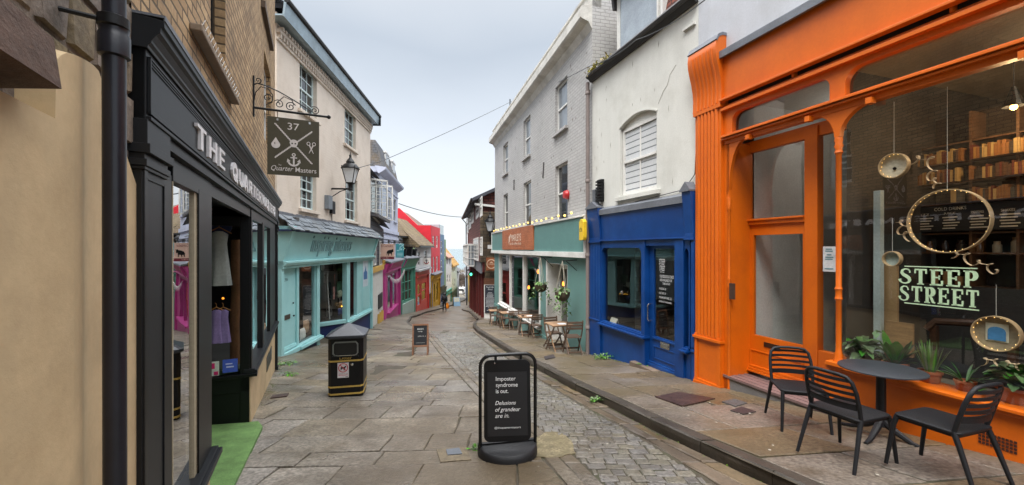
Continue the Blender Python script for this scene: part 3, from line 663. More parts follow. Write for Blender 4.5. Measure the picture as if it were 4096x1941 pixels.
# notice stuck to the side pane
a0, a1 = F.s_(2070, dd+.01), F.s_(2101, dd+.01); z0, z1 = F.z(2085, 683, dd), F.z(2085, 620, dd)
nb = MB().b(a0, a1+.02, dd+.006, dd+.009, z0, z1).build('paper_notice', mat('paper', S(225, 228, 232), .6), T)
B = MB()
for k, (u, v, m_) in enumerate(((.25, .75, .9), (.2, .8, .82), (.32, .7, .68), (.2, .85, .58), (.2, .8, .5), (.15, .85, .12))): B.b(a0+(a1-a0)*u, a0+(a1-a0)*v, dd+.010, dd+.012, z0+(z1-z0)*(m_-.03), z0+(z1-z0)*(m_+.015))
B.build('print', mat('print_teal', S(110, 150, 160), .6), nb)
# unseen ceiling lamps added to light the hallway and the cafe (both rooms are lit in the photograph)
for nm, lab, s_c, d_c, en, colr, sz in (('added_hall_lamp', 'plain white ceiling lamp added to light the hallway behind the orange door', (sD0+sC)/2, -1.5, 1.8, (1, .95, .88), .08), ('added_ceiling_lamp', 'small ceiling lamp added to brighten the cafe window seats', sC+1.6, -1.0, 5, (1, .82, .6), .06)):
    Tl = thing(nm, lab, 'lamp', F.w(s_c, d_c, 2.1)); MB().lathe([(.001, .05), (.1, .05), (.12, .0), (.09, -.04), (.001, -.05)], 16).build('lamp_shade', lamp_mat('opal_shade', (1, .93, .82), 1.5), Tl, smooth=True)
    pt = bpy.data.lights.new(nm+'_light', 'POINT'); pt.energy = en; pt.color = colr; pt.shadow_soft_size = sz; po = bpy.data.objects.new(nm+'_light', pt); COL.objects.link(po); po.parent = Tl; po.location = (0, 0, -.14)
FO = F
# bookshelf behind
sd = -1.55; a0, a1 = F.s_(2300, sd), F.s_(2600, sd)+.25; am = F.s_(2441, sd)
zS = [F.z(2441, y, sd) for y in (352, 403, 453.5, 507, 584, 635, 720)]
T2 = F.root('bookshelf', 'dark wooden bookshelf wall behind the cafe window', 'bookshelf', -2.0)
WD = mat('shelf_wood', S(96, 66, 42), .5, wood=True)
B = MB()
for z in zS: B.b(a0, a1, sd-.3, sd, z-.018, z)
for s in (a0, am, F.s_(2560, sd), a1): B.b(s-.012, s+.012, sd-.3, sd-.002, -2.0, zS[0]+.35)
B.build('shelf', WD, T2); MB().b(a0-.02, a1+.02, sd-.32, sd-.3, -2.0, zS[0]+.4).build('back_panel', mat('shelf_back', S(48, 36, 28), .7), T2)
MB().b(a0, a1, sd-.03, sd+.04, -2.0, zS[6]).build('counter_front', DARKROOM, T2)
Tm = F.root('menu_board', 'black chalk menu board listing cold drinks across the bookshelf', 'menu board', -1.0)
MB().b(a0+.02, a1-.3, sd+.01, sd+.025, zS[4]+.02, zS[3]-.03).build('board', mat('chalkboard', S(34, 32, 31), .7), Tm)
B = MB(); zz = zS[3]-.03; ftext(B, 'COLD DRINKS', a0+.22, a0+.52, zz-.06, zz-.02, sd+.03)
for k, hd in enumerate(('FIZZ', 'JUICE', 'SMOOTHIES', 'SHAKES')):
    x = a0+.06+.25*k; ftext(B, hd, x, x+.11, zz-.115, zz-.085, sd+.03)
    for j in range(5): B.b(x-.01+.01*(j % 2), x+.15-.02*((j+k) % 3), sd+.03, sd+.031, zz-.155-.034*j, zz-.141-.034*j)
B.build('lettering', mat('chalk', S(205, 196, 180), .8), Tm)
bk = [S(130, 84, 40), S(160, 116, 62), S(100, 44, 28), S(84, 54, 32), S(140, 92, 50), S(52, 40, 32), S(176, 144, 92), S(70, 66, 60)]
BM = [mat('book_cover_%d' % i, c, .6, var=.15, fine=0) for i, c in enumerate(bk)]
rr = random.Random(3); kb = 0
for (row, x0_, x1_) in ((1, a0+.05, am-.03), (1, am+.03, a1-.1), (2, am+.02, a1-.1), (3, am+.02, a1-.1), (2, a0+.05, am-.05), (3, a0+.4, am-.05)):
    x = x0_
    while x < x1_-.04 and kb < 230:
        wd = rr.uniform(.014, .032); hh = rr.uniform(.12, .17); o = MB().box(0, wd-.003, -.13, .0, 0, hh).build('book', rr.choice(BM), None)
        p = F.w(x, sd-.05, zS[row]); o.location = p; o.rotation_euler = (0, 0, F.rz)
        side = 'left' if x < am else 'right'
        tag(o, ['thin worn book standing in the dim upper row of the cafe bookshelf', 'old cloth book in the warmly lit middle row of the cafe bookshelf', 'old cloth book in the warmly lit lower row above the menu board'][row-1], 'book', 'books on the cafe shelves'); x += wd; kb += 1
# jars and cups on the lower shelves
for k in range(9):
    x = a0+.1+.155*k; r = rr.uniform(.035, .055); hh = rr.uniform(.1, .16)
    o = MB().lathe([(r*.9, 0), (r, .01), (r, hh*.8), (r*.7, hh*.92), (r*.72, hh), (r*.72, hh+.02), (.001, hh+.021)], 12).build('storage_jar', rr.choice([mat('jar_amber', S(120, 76, 40), .15, spec=.8), mat('jar_dark', S(66, 52, 44), .15, spec=.8), mat('jar_cream', S(180, 160, 130), .3)]), None, smooth=True)
    o.location = F.w(x, sd-.12, zS[5]); tag(o, 'small lidded jar on the cafe shelf under the menu board', 'jar', 'jars on the cafe shelf')
for k in range(3):
    o = MB(); 
    for j in range(7-2*k): o.lathe([(.036, .028*j), (.042, .028*j+.05), (.044, .028*j+.052), (.001, .028*j+.053)], 12)
    o = o.build('cup_stack', mat('kraft_cup', S(170, 128, 84), .7), None); o.location = F.w(a0+.16+.12*k, sd+.02-.12, zS[6]); tag(o, ['tallest stack of brown paper cups on the cafe counter', 'middle stack of brown paper cups on the cafe counter', 'shortest stack of brown paper cups on the cafe counter'][k], 'cups', 'paper cups on the counter')
# warm shelf lamp, itself unseen, added for the glow on the books
Tl = thing('shelf_lamp', 'small warm lamp added to light the cafe bookshelf', 'lamp', F.w((am+a1)/2+.15, sd+.45, 1.5)); MB().lathe([(.02, .2), (.05, .1), (.09, 0), (.085, -.005), (.001, .02)], 14).build('lamp_shade', IRON, Tl)
MB().ball((0, 0, -.01), .03).build('bulb', lamp_mat('warm_bulb', S(255, 190, 100), 8), Tl)
MB().tube([(0, 0, .2), (0, 0, .66)], .004, 6).build('flex', IRON, Tl)
pt = bpy.data.lights.new('shelf_lamp_light', 'POINT'); pt.energy = 13; pt.color = (1, .66, .32); pt.shadow_soft_size = .04; po = bpy.data.objects.new('shelf_lamp_light', pt); COL.objects.link(po); po.parent = Tl; po.location = (0, 0, -.06)
# hoops with fairy lights hung in the window
FAIRY = lamp_mat('fairy_bulb', S(255, 205, 120), 2.5); HOOP = mat('hoop_wood', S(190, 160, 122), .5, var=.15); STR = mat('string', S(200, 196, 188), .7)
for (x, y, ry, lab, disc, ys_) in ((2249, 417, 31, 'small wooden hoop with a pale card face, highest in the cafe window', S(196, 186, 166), 260), (2383, 556, 80, 'large open wooden hoop with fairy lights in the cafe window', None, 250), (2245, 651, 19, 'small round wooden tin beside the cafe post', S(168, 186, 186), 0), (2506, 839, 44, 'low wooden hoop framing a blue door picture in the cafe window', S(150, 138, 116), 0)):
    d_ = -.16; c, z = F.at(x, y, d_); r = ry/1031.4*F.Y(x, d_)
    To = thing('hanging_hoop', lab, 'hoop', F.w(c, d_, z), F.rz, 'hoops in the cafe window')
    B = MB(); k = 40; vs = []; 
    for i in range(k):
        t = 2*pi*i/k
        for rr_, yy in ((r, -.03), (r, .03), (r-.008, .03), (r-.008, -.03)): vs.append((rr_*cos(t), yy, rr_*sin(t)))
    fs = [(i*4+j, i*4+(j+1) % 4, ((i+1) % k)*4+(j+1) % 4, ((i+1) % k)*4+j) for i in range(k) for j in range(4)]
    B.add(vs, fs).build('hoop_ring', HOOP, To, smooth=True)
    if disc: 
        Bd = MB(); Bd.add([((r-.008)*cos(2*pi*i/k), .02, (r-.008)*sin(2*pi*i/k)) for i in range(k)], [tuple(range(k))]); Bd.build('backing_card', mat('card_%d' % x, disc, .8, var=.25, vs=9), To)
    if x == 2506:
        B = MB(); q = .42*r; B.box(-q*1.1, q*1.1, .012, .018, -q*1.1, q*1.35); o = B.build('picture', mat('picture_cream', S(205, 200, 180), .7), To)
        B = MB(); B.prism([(-q*.85, -q*.95), (q*.85, -q*.95), (q*.85, q*.3)]+[(q*.85*cos(t), q*.3+q*.6*sin(t)) for t in [pi*i/8 for i in range(1, 8)]]+[(-q*.85, q*.3)], -.011, -.006, 'd'); B.build('blue_door', mat('picture_blue', S(70, 130, 180), .7), o)
    if x == 2249:
        B = MB(); B.lathe([(.018, 0), (.018, .004)], 12); B.box(-.008, .008, -.012, .012, 0, .004); o = B.build('keyhole', BLACK, To); o.rotation_euler = (pi/2, 0, 0); o.location = (0, .012, -.03)
    B = MB(); nb_ = max(10, int(2*pi*r/.05))
    for i in range(nb_): t = 2*pi*i/nb_+.1; B.ball(((r-.014)*cos(t), -.015+.012*(i % 3), (r-.014)*sin(t)), .0032, 6, 4)
    if ry > 25: B.build('fairy_lights', FAIRY, To)
    top = 1.62-z if ys_ else .45
    MB().tube([(0, 0, r), (0, 0, top)], .0022, 5).build('hanging_string', STR, To)
# curled paper garlands between the hoops
for (pts, lab) in (([(2290, 415), (2330, 400), (2352, 430), (2338, 455), (2365, 462), (2350, 475)], 'curled cream paper ribbon between the top hoops in the cafe window'), ([(2395, 650), (2420, 640), (2445, 668), (2480, 665), (2500, 690), (2515, 680)], 'curled cream paper ribbon below the large hoop in the cafe window'), ([(2470, 920), (2490, 905), (2520, 925), (2550, 915), (2570, 935)], 'curled cream paper ribbon under the lowest hoop in the cafe window'), ([(2255, 560), (2280, 570), (2262, 590), (2295, 610)], 'curled cream paper ribbon left of the large hoop in the cafe window')):
    B = MB(); d_ = -.14; P = [F.at(x, y, d_) for x, y in pts]; path = []
    for (a, b_), (c, e) in zip(P, P[1:]):
        L_ = sqrt((c-a)**2+(e-b_)**2); r = max(.012, L_*.28)
        for i in range(14): f = i/14; path.append((a+(c-a)*f+r*sin(2*pi*f), b_+(e-b_)*f+r*(1-cos(2*pi*f))*.9))
    vs = []
    for (a, b_) in path: vs += [(a, -d_-.018, b_), (a, -d_+.018, b_)]
    B.add(vs, [(2*i, 2*i+1, 2*i+3, 2*i+2) for i in range(len(path)-1)])
    o = B.build('paper_ribbon', mat('cream_paper', S(214, 186, 152), .7), None); o.location = (F.p0.x, F.p0.y, 0); o.rotation_euler = (0, 0, F.rz); so_ = o.modifiers.new('s', 'SOLIDIFY'); so_.thickness = .002; tag(o, lab, 'garland', 'paper ribbons in the cafe window')
# plants on the window board
LEAF = [mat('leaf_dark', S(74, 112, 56), .45, var=.3, isl=.35, hue=.02), mat('leaf_mid', S(92, 126, 58), .5, var=.3, isl=.35, hue=.02), mat('leaf_yellow', S(120, 128, 52), .5, var=.3, isl=.35, hue=.02)]
TERRA = mat('terracotta', S(150, 88, 56), .75, var=.2, bump=.1); TERRD = mat('dark_pot', S(84, 66, 48), .6, var=.2)
def leaf(B, base, dirv, ln, wd, droop=.3, n=4):
    d = Vector(dirv).normalized(); s = d.cross(Vector((0, 0, 1))); s = s.normalized() if s.length > .05 else Vector((1, 0, 0)); vs = []; p = Vector(base)
    for i in range(n+1):
        f = i/n; ww = wd*sin(pi*min(.97, f*.92+.06))**.8*.5
        q = p+d*ln*f+Vector((0, 0, -droop*ln*f*f)); vs += [q-s*ww+Vector((0, 0, ww*.35)), q, q+s*ww+Vector((0, 0, ww*.35))]
    fs = []
    for i in range(n): a = 3*i; fs += [(a, a+1, a+4, a+3), (a+1, a+2, a+5, a+4)]
    B.add(vs, fs)
def pot(To, r, h, m):
    MB().lathe([(r*.72, 0), (r*.78, .005), (r*.95, h*.78), (r*1.06, h*.79), (r*1.06, h), (r*.94, h), (r*.92, h*.86), (.001, h*.86)], 20).build('plant_pot', m, To, smooth=True)
def plant(kind, loc, r, h, lab, m, seed, name='potted_plant', sz=1., group='plants along the cafe window'):
    rr = random.Random(seed); To = thing(name, lab, 'plant', loc, rr.uniform(0, 6), group); pot(To, r, h, m); B = MB()
    if kind == 'broad':
        for i in range(64): a = rr.uniform(0, 2*pi); e = rr.uniform(.0, 1.2); b0 = (cos(a)*r*.5*rr.random(), sin(a)*r*.5*rr.random(), h*.9+rr.uniform(0, .11)*sz); leaf(B, b0, (cos(a)*cos(e), sin(a)*cos(e), sin(e)), rr.uniform(.09, .17)*sz, rr.uniform(.05, .085)*sz, .5)
    if kind == 'cactus':
        for i in range(8): a = rr.uniform(0, 2*pi); e = rr.uniform(.8, 1.5); leaf(B, (cos(a)*.02, sin(a)*.02, h*.85), (cos(a)*cos(e), sin(a)*cos(e), sin(e)), rr.uniform(.18, .27)*sz, rr.uniform(.07, .11)*sz, .05)
        for i in range(20): a = rr.uniform(0, 2*pi); e = rr.uniform(.2, 1.3); leaf(B, (cos(a)*.03, sin(a)*.03, h*.85), (cos(a)*cos(e), sin(a)*cos(e), sin(e)), rr.uniform(.08, .14)*sz, .05, .2)
    if kind == 'grass':
        for i in range(46): a = rr.uniform(0, 2*pi); e = rr.uniform(1.15, 1.56); leaf(B, (cos(a)*r*.4, sin(a)*r*.4, h*.85), (cos(a)*cos(e), sin(a)*cos(e), sin(e)), rr.uniform(.18, .3)*sz, .018, .05)
    if kind == 'aloe':
        for i in range(18): a = rr.uniform(0, 2*pi); e = rr.uniform(.35, 1.3); leaf(B, (cos(a)*.015, sin(a)*.015, h*.85), (cos(a)*cos(e), sin(a)*cos(e), sin(e)), rr.uniform(.13, .2)*sz, .022, .3)
    B.build('foliage', LEAF[0] if kind != 'grass' else LEAF[1], To, smooth=True); return To
zsl = -1.385
for (x, kd, r, h, lab, m, sd_) in ((2172, 'broad', .15, .11, 'broad leaved plant in a wide dark bowl beside the orange column', TERRD, 1), (2252, 'cactus', .10, .12, 'upright fleshy plant in a terracotta pot in the cafe window', TERRA, 2), (2340, 'grass', .085, .11, 'spiky green narcissus leaves in a terracotta pot in the cafe window', TERRA, 3), (2428, 'aloe', .07, .09, 'thin leaved aloe in a small pot behind the right chair', TERRA, 4), (2556, 'broad', .11, .13, 'bushy dark plant in a terracotta pot, nearest plant in the cafe window', TERRA, 5)):
    plant(kd, F.w(F.s_(x, -.2), -.2, zsl), r*1.1, h*1.1, lab, m, sd_, sz=1.4 if kd != 'grass' else 1.2)
MB().b(sC+.04, cE, -.5, -.02, -1.44, -1.388).build('window_board', mat('board_grey', S(90, 86, 80), .6), T)
Tb = thing('paper_bird', 'folded mint green paper bird among the cafe window plants', 'paper bird', F.w(F.s_(2206, -.12), -.12, F.z(2206, 840, -.12)), F.rz)
B = MB(); B.add([(-.05, 0, .0), (.0, -.01, .05), (.055, 0, .03), (.075, 0, .022), (.0, .01, .02), (-.01, 0, -.06), (.03, 0, -.0)], [(0, 1, 4), (1, 2, 4), (2, 3, 4), (0, 4, 5), (4, 6, 5), (0, 1, 5)]); B.build('folded_paper', mat('mint_paper', S(150, 196, 150), .7), Tb)

# dark bench and side table seen dimly behind the glass
Tq = F.root('cafe_bench', 'dark curved back bench inside the cafe behind the plants', 'bench', -2.0); a = F.s_(2330, -.9); b_ = F.s_(2560, -.9)
WDB = mat('bench_wood', S(72, 48, 34), .45, wood=True)
MB().tube([(a, .9, -.95), (a+.06, .95, -.85), ((a+b_)/2, .98, -.82), (b_-.06, .95, -.85), (b_, .9, -.95)], .04, 8).build('backrest', WDB, Tq, smooth=True); MB().b(a, b_, -1.0, -.55, -1.55, -1.5).build('seat', WDB, Tq)
for s_q in (a+.05, b_-.05):
    for d_q in (-.6, -.95): MB().b(s_q-.03, s_q+.03, d_q-.03, d_q+.03, -2.0, -1.55 if d_q > -.9 else -.9).build('leg', WDB, Tq)
a, z = F.at(2258, 850, -.45); B = MB(); B.b(a-.13, a+.13, -.5, -.47, z-.2, z+.18); wo_ = B.build('leaning_board', mat('leaning_board_tan', S(150, 116, 78), .6, wood=True), None); wo_.location = (F.p0.x, F.p0.y, 0); wo_.rotation_euler = (0, 0, F.rz); tag(wo_, 'tan wooden board leaning behind the terracotta pot in the cafe window', 'board')
# ------------------------------------------------------------------ right side: white house over the blue shop
F = Fac((2.053, 10.48), (3.203, 7.04)); G = -2.85; E = F.L-.003
T = F.root('blue_shop_house', 'white rendered house with a deep blue shopfront and a tiled roof dormer', 'building', G)
ws0, ws1 = F.s_(1560), F.s_(1652); wz0 = F.z(1578, 489); wz1 = F.z(1608, 282)
W0 = MB(); wall(W0, 0, E, .6, 4.30, [(ws0, ws1, wz0, wz1, .13)]); shell(W0, 0, E, -3, 4.30, 0, 6, top=False)
zc = wz1; rise = .17; mid = (ws0+ws1)/2
for sg in (-1, 1):
    edge = ws0 if sg < 0 else ws1; P = [(edge, zc), (edge, zc-rise)]+[(mid+sg*(ws1-ws0)/2*(1-f), zc-rise*(1-f)**2) for f in [i/8 for i in range(1, 9)]]
    W0.prism(P if sg < 0 else P[::-1], -.12, 0.0005, 'd')
arc = [(ws0-.02+(ws1-ws0+.04)*i/14, zc-rise*(2*i/14-1)**2+.02) for i in range(15)]
ribbon(W0, arc, .03, .0, .015)
W0.build('wall', RENDW, T)
sash(T, ws0+.02, ws1-.02, wz0, wz1-.2, -.11, nx=2, ny=1, pane=mat('blind_behind_glass', S(206, 210, 214), .15, var=.05, pat='b', pc=(S(212, 214, 216), S(200, 204, 208), S(120, 126, 130)), psize=(5, .13), mortar=.014, spec=.8, pbump=.1, wob=0), fw=.06, sill=wz0-.03, sm=RENDW, so=.07, sw=.14)
MB().prism([(ws0, zc-.2)]+[(a, b_-.02) for a, b_ in arc[1:-1]]+[(ws1, zc-.2)], -.10, -.08, 'd').build('window_head', RENDW, T)
GUT_ = mat('gutter_black', S(46, 44, 44), .45, var=.2, bump=.1)
B = MB(); B.prism([(0, 4.24), (.0, 4.30), (.16, 4.40), (.16, 4.34), (.06, 4.24)], 0, E, 's'); B.tube([(0, -.14, 4.36), (E, -.14, 4.36)], .055, 8); B.build('gutter', GUT_, T)
TILE = mat('red_roof_tile', S(120, 62, 44), .8, var=.3, pat='b', pc=(S(132, 66, 46), S(98, 52, 40), S(50, 30, 26)), psize=(.17, .1), mortar=.012, pbump=.8)
ROOF = mat('old_roof_tile', S(92, 84, 74), .85, var=.3, pat='b', pc=(S(98, 88, 76), S(80, 74, 66), S(46, 42, 38)), psize=(.3, .2), mortar=.014, pbump=.8, dirt=S(110, 104, 60), dirtamt=.4)
B = MB(); B.q((0, .06, 4.33), (E, .06, 4.33), (E, -3, 6.9), (0, -3, 6.9)).q((0, -6, 4.3), (E, -6, 4.3), (E, -3, 6.9), (0, -3, 6.9)).build('roof', ROOF, T)
da, db = F.s_(1553, -.25), F.s_(1668, -.25); B = MB(); dz = 4.50
B.b(da, db, -2.4, -.3, dz-.1, dz+1.75); B.b(da, da+.06, -.3, -.24, dz-.1, dz+1.7).b(db-.06, db, -.3, -.24, dz-.1, dz+1.7).b(da, db, -.3, -.24, dz-.1, dz-.02)
dm = B.build('dormer', WHITE, T)
MB().b(da+.1, db-.18, -.298, -.27, dz+.05, dz+1.6).build('pane', mat('grey_blind_pane', S(166, 176, 186), .12, spec=.8), dm)
MB().b(da+.06, da+.1, -.3, -.25, dz, dz+1.65).b(db-.2, db-.16, -.3, -.25, dz, dz+1.65).b(da+.06, db-.16, -.3, -.252, dz+.0, dz+.05).build('frame', WHITE, dm)
B = MB(); B.prism([(.05, dz+1.7), (.05, dz+1.78), (-2.5, dz+2.3), (-2.5, dz+1.7)], da-.18, db+.18, 's'); B.prism([(-.18, dz+1.25), (-.1, dz+1.8), (-.6, dz+1.8), (-.6, dz+1.3)], da-.1, da-.02, 's'); B.build('dormer_roof', mat('dark_barge', S(52, 48, 50), .6), dm)
MB().q((db+.005, -.28, dz-.1), (db+.75, -.28, dz-.1), (db+.75, -2.2, dz+1.4), (db+.005, -2.2, dz+1.4)).q((db+.02, -.2, dz-.1), (db+.6, -.2, dz-.1), (db+.6, -.6, dz+1.6), (db+.02, -.6, dz+1.6)).build('hung_tiles', TILE, dm)
rr = random.Random(12); B = MB()
for i in range(26):
    s, z = rr.uniform(.1, E-.1), rr.uniform(1.2, 4.1)
    if ws0-.15 < s < ws1+.15 and wz0-.2 < z < wz1+.15: continue
    w_, h_ = rr.uniform(.006, .014), rr.uniform(.03, .09); B.q((s-w_, .004, z), (s, .004, z-h_), (s+w_, .004, z), (s+w_*.3, .004, z+h_))
pts = [(ws1+.05, wz1-.03), (ws1+.2, wz1+.16), (ws1+.32, wz1+.24), (ws1+.38, wz1+.4), (ws1+.55, wz1+.52)]; ribbon(B, pts, .008, .002, .004); B.build('wall_cracks', mat('crack_grey', S(140, 136, 126), .9), T)
# shopfront
zt, zb_ = .92, .21; sR0, sR1 = F.s_(1719, .12), E
B = MB(); B.prism([(.0, zb_), (.06, zb_), (.10, zt), (.0, zt)], F.s_(1505, .06), sR0+.03, 's'); B.prism([(.0, zb_-.04), (.10, zb_-.03), (.10, zb_), (.0, zb_)], .02, E, 's'); fa = B.build('fascia', BLUE, T, bevel=.004)
B = MB(); B.prism([(.0, zt), (.12, zt), (.125, zt-.11), (.135, zt-.11), (.135, zt+.012), (.0, zt+.08)], F.s_(1508, .1), sR0+.03, 's'); B.build('lead_flashing', LEAD, fa)
for a, b_ in ((.0, F.s_(1508, .12)), (sR0, E)):
    m_ = (a+b_)/2
    B = MB(); B.prism([(.0, zb_-.02), (.09, zb_-.02), (.17, zt+.06), (.17, zt+.1), (.0, zt+.1)], a+.01, b_-.005, 's'); B.b(a, b_-.003, .0, .12, zb_-.06, zb_-.03).b(a+.02, b_-.02, .0, .105, zb_-.03, zb_+.05)
    c_ = B.build('console', BLUE, T, bevel=.004)
    B = MB(); B.prism([(a-.02, zt+.10), (m_, zt+.24), (b_+.0, zt+.10)][::-1], .0, .19, 'd'); B.b(a-.02, b_, .0, .2, zt+.07, zt+.10); B.build('lead_cap', LEAD, c_)
B = MB()
for a, b_ in ((.0, F.s_(1509, .08)), (F.s_(1739, .08), E)):
    B.b(a, b_, -.1, .08, -3, zb_-.04); w_ = b_-a
    for k in (.25, .55, .8): B.b(a+w_*k-.015, a+w_*k+.015, .08, .095, -1.7, zb_-.1)
    B.b(a-.0, b_+.0, -.1, .12, -3, -2.45 if a > 1 else -2.7).b(a, b_, .0, .105, -1.78, -1.74)
B.build('pilaster', BLUE, T, bevel=.004)
g0, g1 = F.s_(1518), F.s_(1618); d0, d1 = F.s_(1633, -.04), F.s_(1709, -.04); e0, e1 = F.s_(1727), F.s_(1738)
B = MB(); zb2 = -2.45
arched(B, g0, g1, -1.74, .02, F.s_(1509), F.s_(1622), -1.76, zb_-.03, -.06, .05, .12)
B.b(F.s_(1622), d0, -.1, .07, -2.6, zb_-.03).b(d1, e0, -.1, .07, -2.55, zb_-.03).b(d0, d1, -.1, .05, .06, zb_-.03)
arched(B, e0, e1+.0, -1.74, .02, e0-.005, e1+.03, -1.76, zb_-.03, -.06, .05, .1)
fr = B.build('shop_frame', BLUE, T, bevel=.004)
MB().q((g0, -.03, -1.8), (g1, -.03, -1.8), (g1, -.03, .1), (g0, -.03, .1)).q((e0, -.03, -1.8), (e1, -.03, -1.8), (e1, -.03, .1), (e0, -.03, .1)).build('pane', GL, fr)
B = MB(); B.b(F.s_(1509), F.s_(1622), -.1, .03, -3, -1.83).b(e0-.01, e1+.03, -.1, .03, -3, -1.83); B.build('stall_riser', BLUE, T)
B = MB(); 
for a, b_ in ((F.s_(1505, .1), F.s_(1621, .1)), (e0-.05, e1+.02)): B.b(a, b_, -.05, .15, -1.83, -1.79).b(a+.02, b_-.02, -.05, .10, -1.86, -1.83).b(a+.02, b_-.02, -.05, .08, -1.79, -1.76)
B.build('window_sill', BLUE, T, bevel=.006)
B = MB(); dd = -.04; h0, h1 = F.s_(1645, dd), F.s_(1704, dd); zb3 = -2.37; wall(B, d0, d1, zb3, .06, [(h0, h1, -1.75, .0)], dd, .05)
B.b(h0-.02, h1+.02, dd, dd+.03, -1.80, -1.765).b(d0, d1, dd, dd+.05, zb3, zb3+.06).b(d0, d1, dd, dd+.03, zb3+.06, zb3+.10)
for e in ((h0, h1, -2.19, -2.17), (h0, h1, -1.955, -1.935), (h0, h0+.02, -2.17, -1.955), (h1-.02, h1, -2.17, -1.955)): B.b(e[0], e[1], dd, dd+.015, e[2], e[3])
dr = B.build('door', BLUE, T, bevel=.003)
MB().q((h0, dd-.02, -1.75), (h1, dd-.02, -1.75), (h1, dd-.02, 0), (h0, dd-.02, 0)).build('pane', GL, dr)
lz0, lz1 = -1.94, -1.80; m_ = (h0+h1)/2+.01
MB().b(m_-.13, m_+.13, dd, dd+.02, -1.93, -1.81).b(m_-.10, m_+.10, dd+.02, dd+.03, -1.90, -1.84).build('letter_plate', STEEL, dr, bevel=.004)
h = F.s_(1637, dd); z0, z1 = F.z(1635, 807, .0), F.z(1635, 765, .0)
MB().tube([(h, -dd, z1), (h, -dd-.05, z1), (h, -dd-.07, z1-.03), (h, -dd-.07, z0+.03), (h, -dd-.05, z0), (h, -dd, z0)], .012, 8).build('handle', STEEL, dr, smooth=True)
bo = MB().b(h0+.02, h1-.0, dd-.05, dd-.03, -1.0, -.12).build('notice_board', mat('slate_board', S(28, 30, 32), .6), dr)
B = MB(); a, b_ = h0+(h1-h0)*.24, h0+(h1-h0)*.86; dq = dd+.001
ftext(B, 'STEEP', a+.0, a+.17, -.31, -.20, dq); ftext(B, 'STREET', a+.01, a+.17, -.43, -.33, dq); ftext(B, 'coffee house', a+.03, a+.15, -.465, -.44, dq)
ftext(B, 'OUR DELICIOUS CAKES', a+.02, b_, -.565, -.51, dq); ftext(B, 'ARE AVAILABLE FOR', a+.02, b_-.05, -.635, -.585, dq); ftext(B, 'TAKE AWAY', a+.1, b_-.1, -.70, -.655, dq)
for k, t_ in enumerate(('WHOLE CAKE  £30', 'HALF CAKE  £16', 'VEGAN LOAF CAKE  £25', 'A DEPOSIT IS REQUIRED')): ftext(B, t_, a, a+(.2 if k < 2 else b_-a-.06), -.80-.085*k, -.76-.085*k, dq)
B.build('lettering', mat('white_pen', S(222, 224, 226), .6, var=0), dr)
room(T, .1, E-.1, -2.5, .2, -.11, 3.0, None, 'interior')
MB().b(F.s_(1600), F.s_(1740)+.1, -.04, .16, -2.9, -2.375).build('step', mat('weathered_step', S(120, 104, 90), .6, var=.3, bump=.3, wet=.1), T)
Tn = thing('desk_card', 'small cream name card standing in the blue shop window', 'card', F.w(F.s_(1545, -.12), -.12, -1.76), F.rz)
MB().add([(-.16, -.03, 0), (.12, -.03, 0), (.12, .03, .11), (-.16, .03, .11), (-.16, .05, 0), (.12, .05, 0)], [(0, 1, 2, 3), (3, 2, 5, 4)]).build('folded_card', mat('cream_card', S(190, 186, 172), .7), Tn)
FB = F
# cable boxes on the white wall
a, z = F.at(1515, 480); o = MB(); o.b(a-.09, a+.09, .0, .09, z-.27, z+.27)
for k in range(7): o.b(a-.10, a+.10, .02, .13, z-.25+.075*k, z-.21+.075*k)
o.v = [(x, y, zz) for x, y, zz in o.v]
def wallobj(B, F, name, m, lab, cat, group=None, bevel=0., smooth=False):
    o = B.build(name, m, None, bevel=bevel, smooth=smooth); o.location = (F.p0.x, F.p0.y, 0); o.rotation_euler = (0, 0, F.rz); return tag(o, lab, cat, group)
wallobj(o, F, 'cable_box', BLACK, 'black ribbed cable junction box high on the white wall', 'junction box')
a, z = F.at(1502, 494); B = MB(); B.b(a-.07, a+.07, .0, .1, z-.17, z+.17); o = wallobj(B, F, 'meter_box', mat('grey_plastic', S(96, 100, 106), .5), 'grey plastic box beside the black ribbed junction box', 'junction box', bevel=.012)
B = MB(); 
for k in range(3): B.tube([(a+.02+.07*k, -.05, z-.17), (a+.03+.07*k, -.07, z-.34-.04*k), (a+.10+.05*k, -.05, z-.42), (a+.2+.02*k, -.04, z-.30)], .008, 6)
B.tube([(a+.1, -.05, z-.42), (a+.4, -.03, z-.40), (1.8, -.03, z-.32), (E-.3, -.03, z-.25), (E-.05, -.03, z-.02), (E-.02, -.03, z+.4)], .008, 6); wallobj(B, F, 'loose_cable', mat('grey_cable', S(70, 70, 72), .6), 'thin loose cable looping along the top of the blue fascia', 'cable')
a, z = F.at(1736, 68); B = MB(); B.b(a-.14, a+.14, .0, .05, z-.02, z+.02); wallobj(B, F, 'wall_bracket', RENDW, 'small white bracket stub high on the white wall', 'bracket')
def drainpipe(F, s, d, z0, z1, r, m, lab, joints, wob=0.):
    T = thing('drain_pipe', lab, 'pipe', F.w(s, d, z0), F.rz); B = MB(); B.tube([(0, 0, 0), (wob, 0, z1-z0)], r, 14); B.build('pipe', m, T, smooth=True)
    for j in joints: MB().lathe([(r*1.02, -.05), (r*1.35, -.045), (r*1.35, .02), (r*1.2, .03), (r*1.3, .045), (r*1.02, .05)], 14, (wob*(j-z0)/(z1-z0), 0, j-z0)).build('collar', m, T, smooth=True)
    return T
drainpipe(F, -.06, .10, -2.85, 4.25, .05, mat('pipe_taupe', S(128, 116, 112), .5, var=.2), 'long taupe drainpipe between the grey brick cafe and the white house', (-2.0, -.15, 1.75, 4.0))
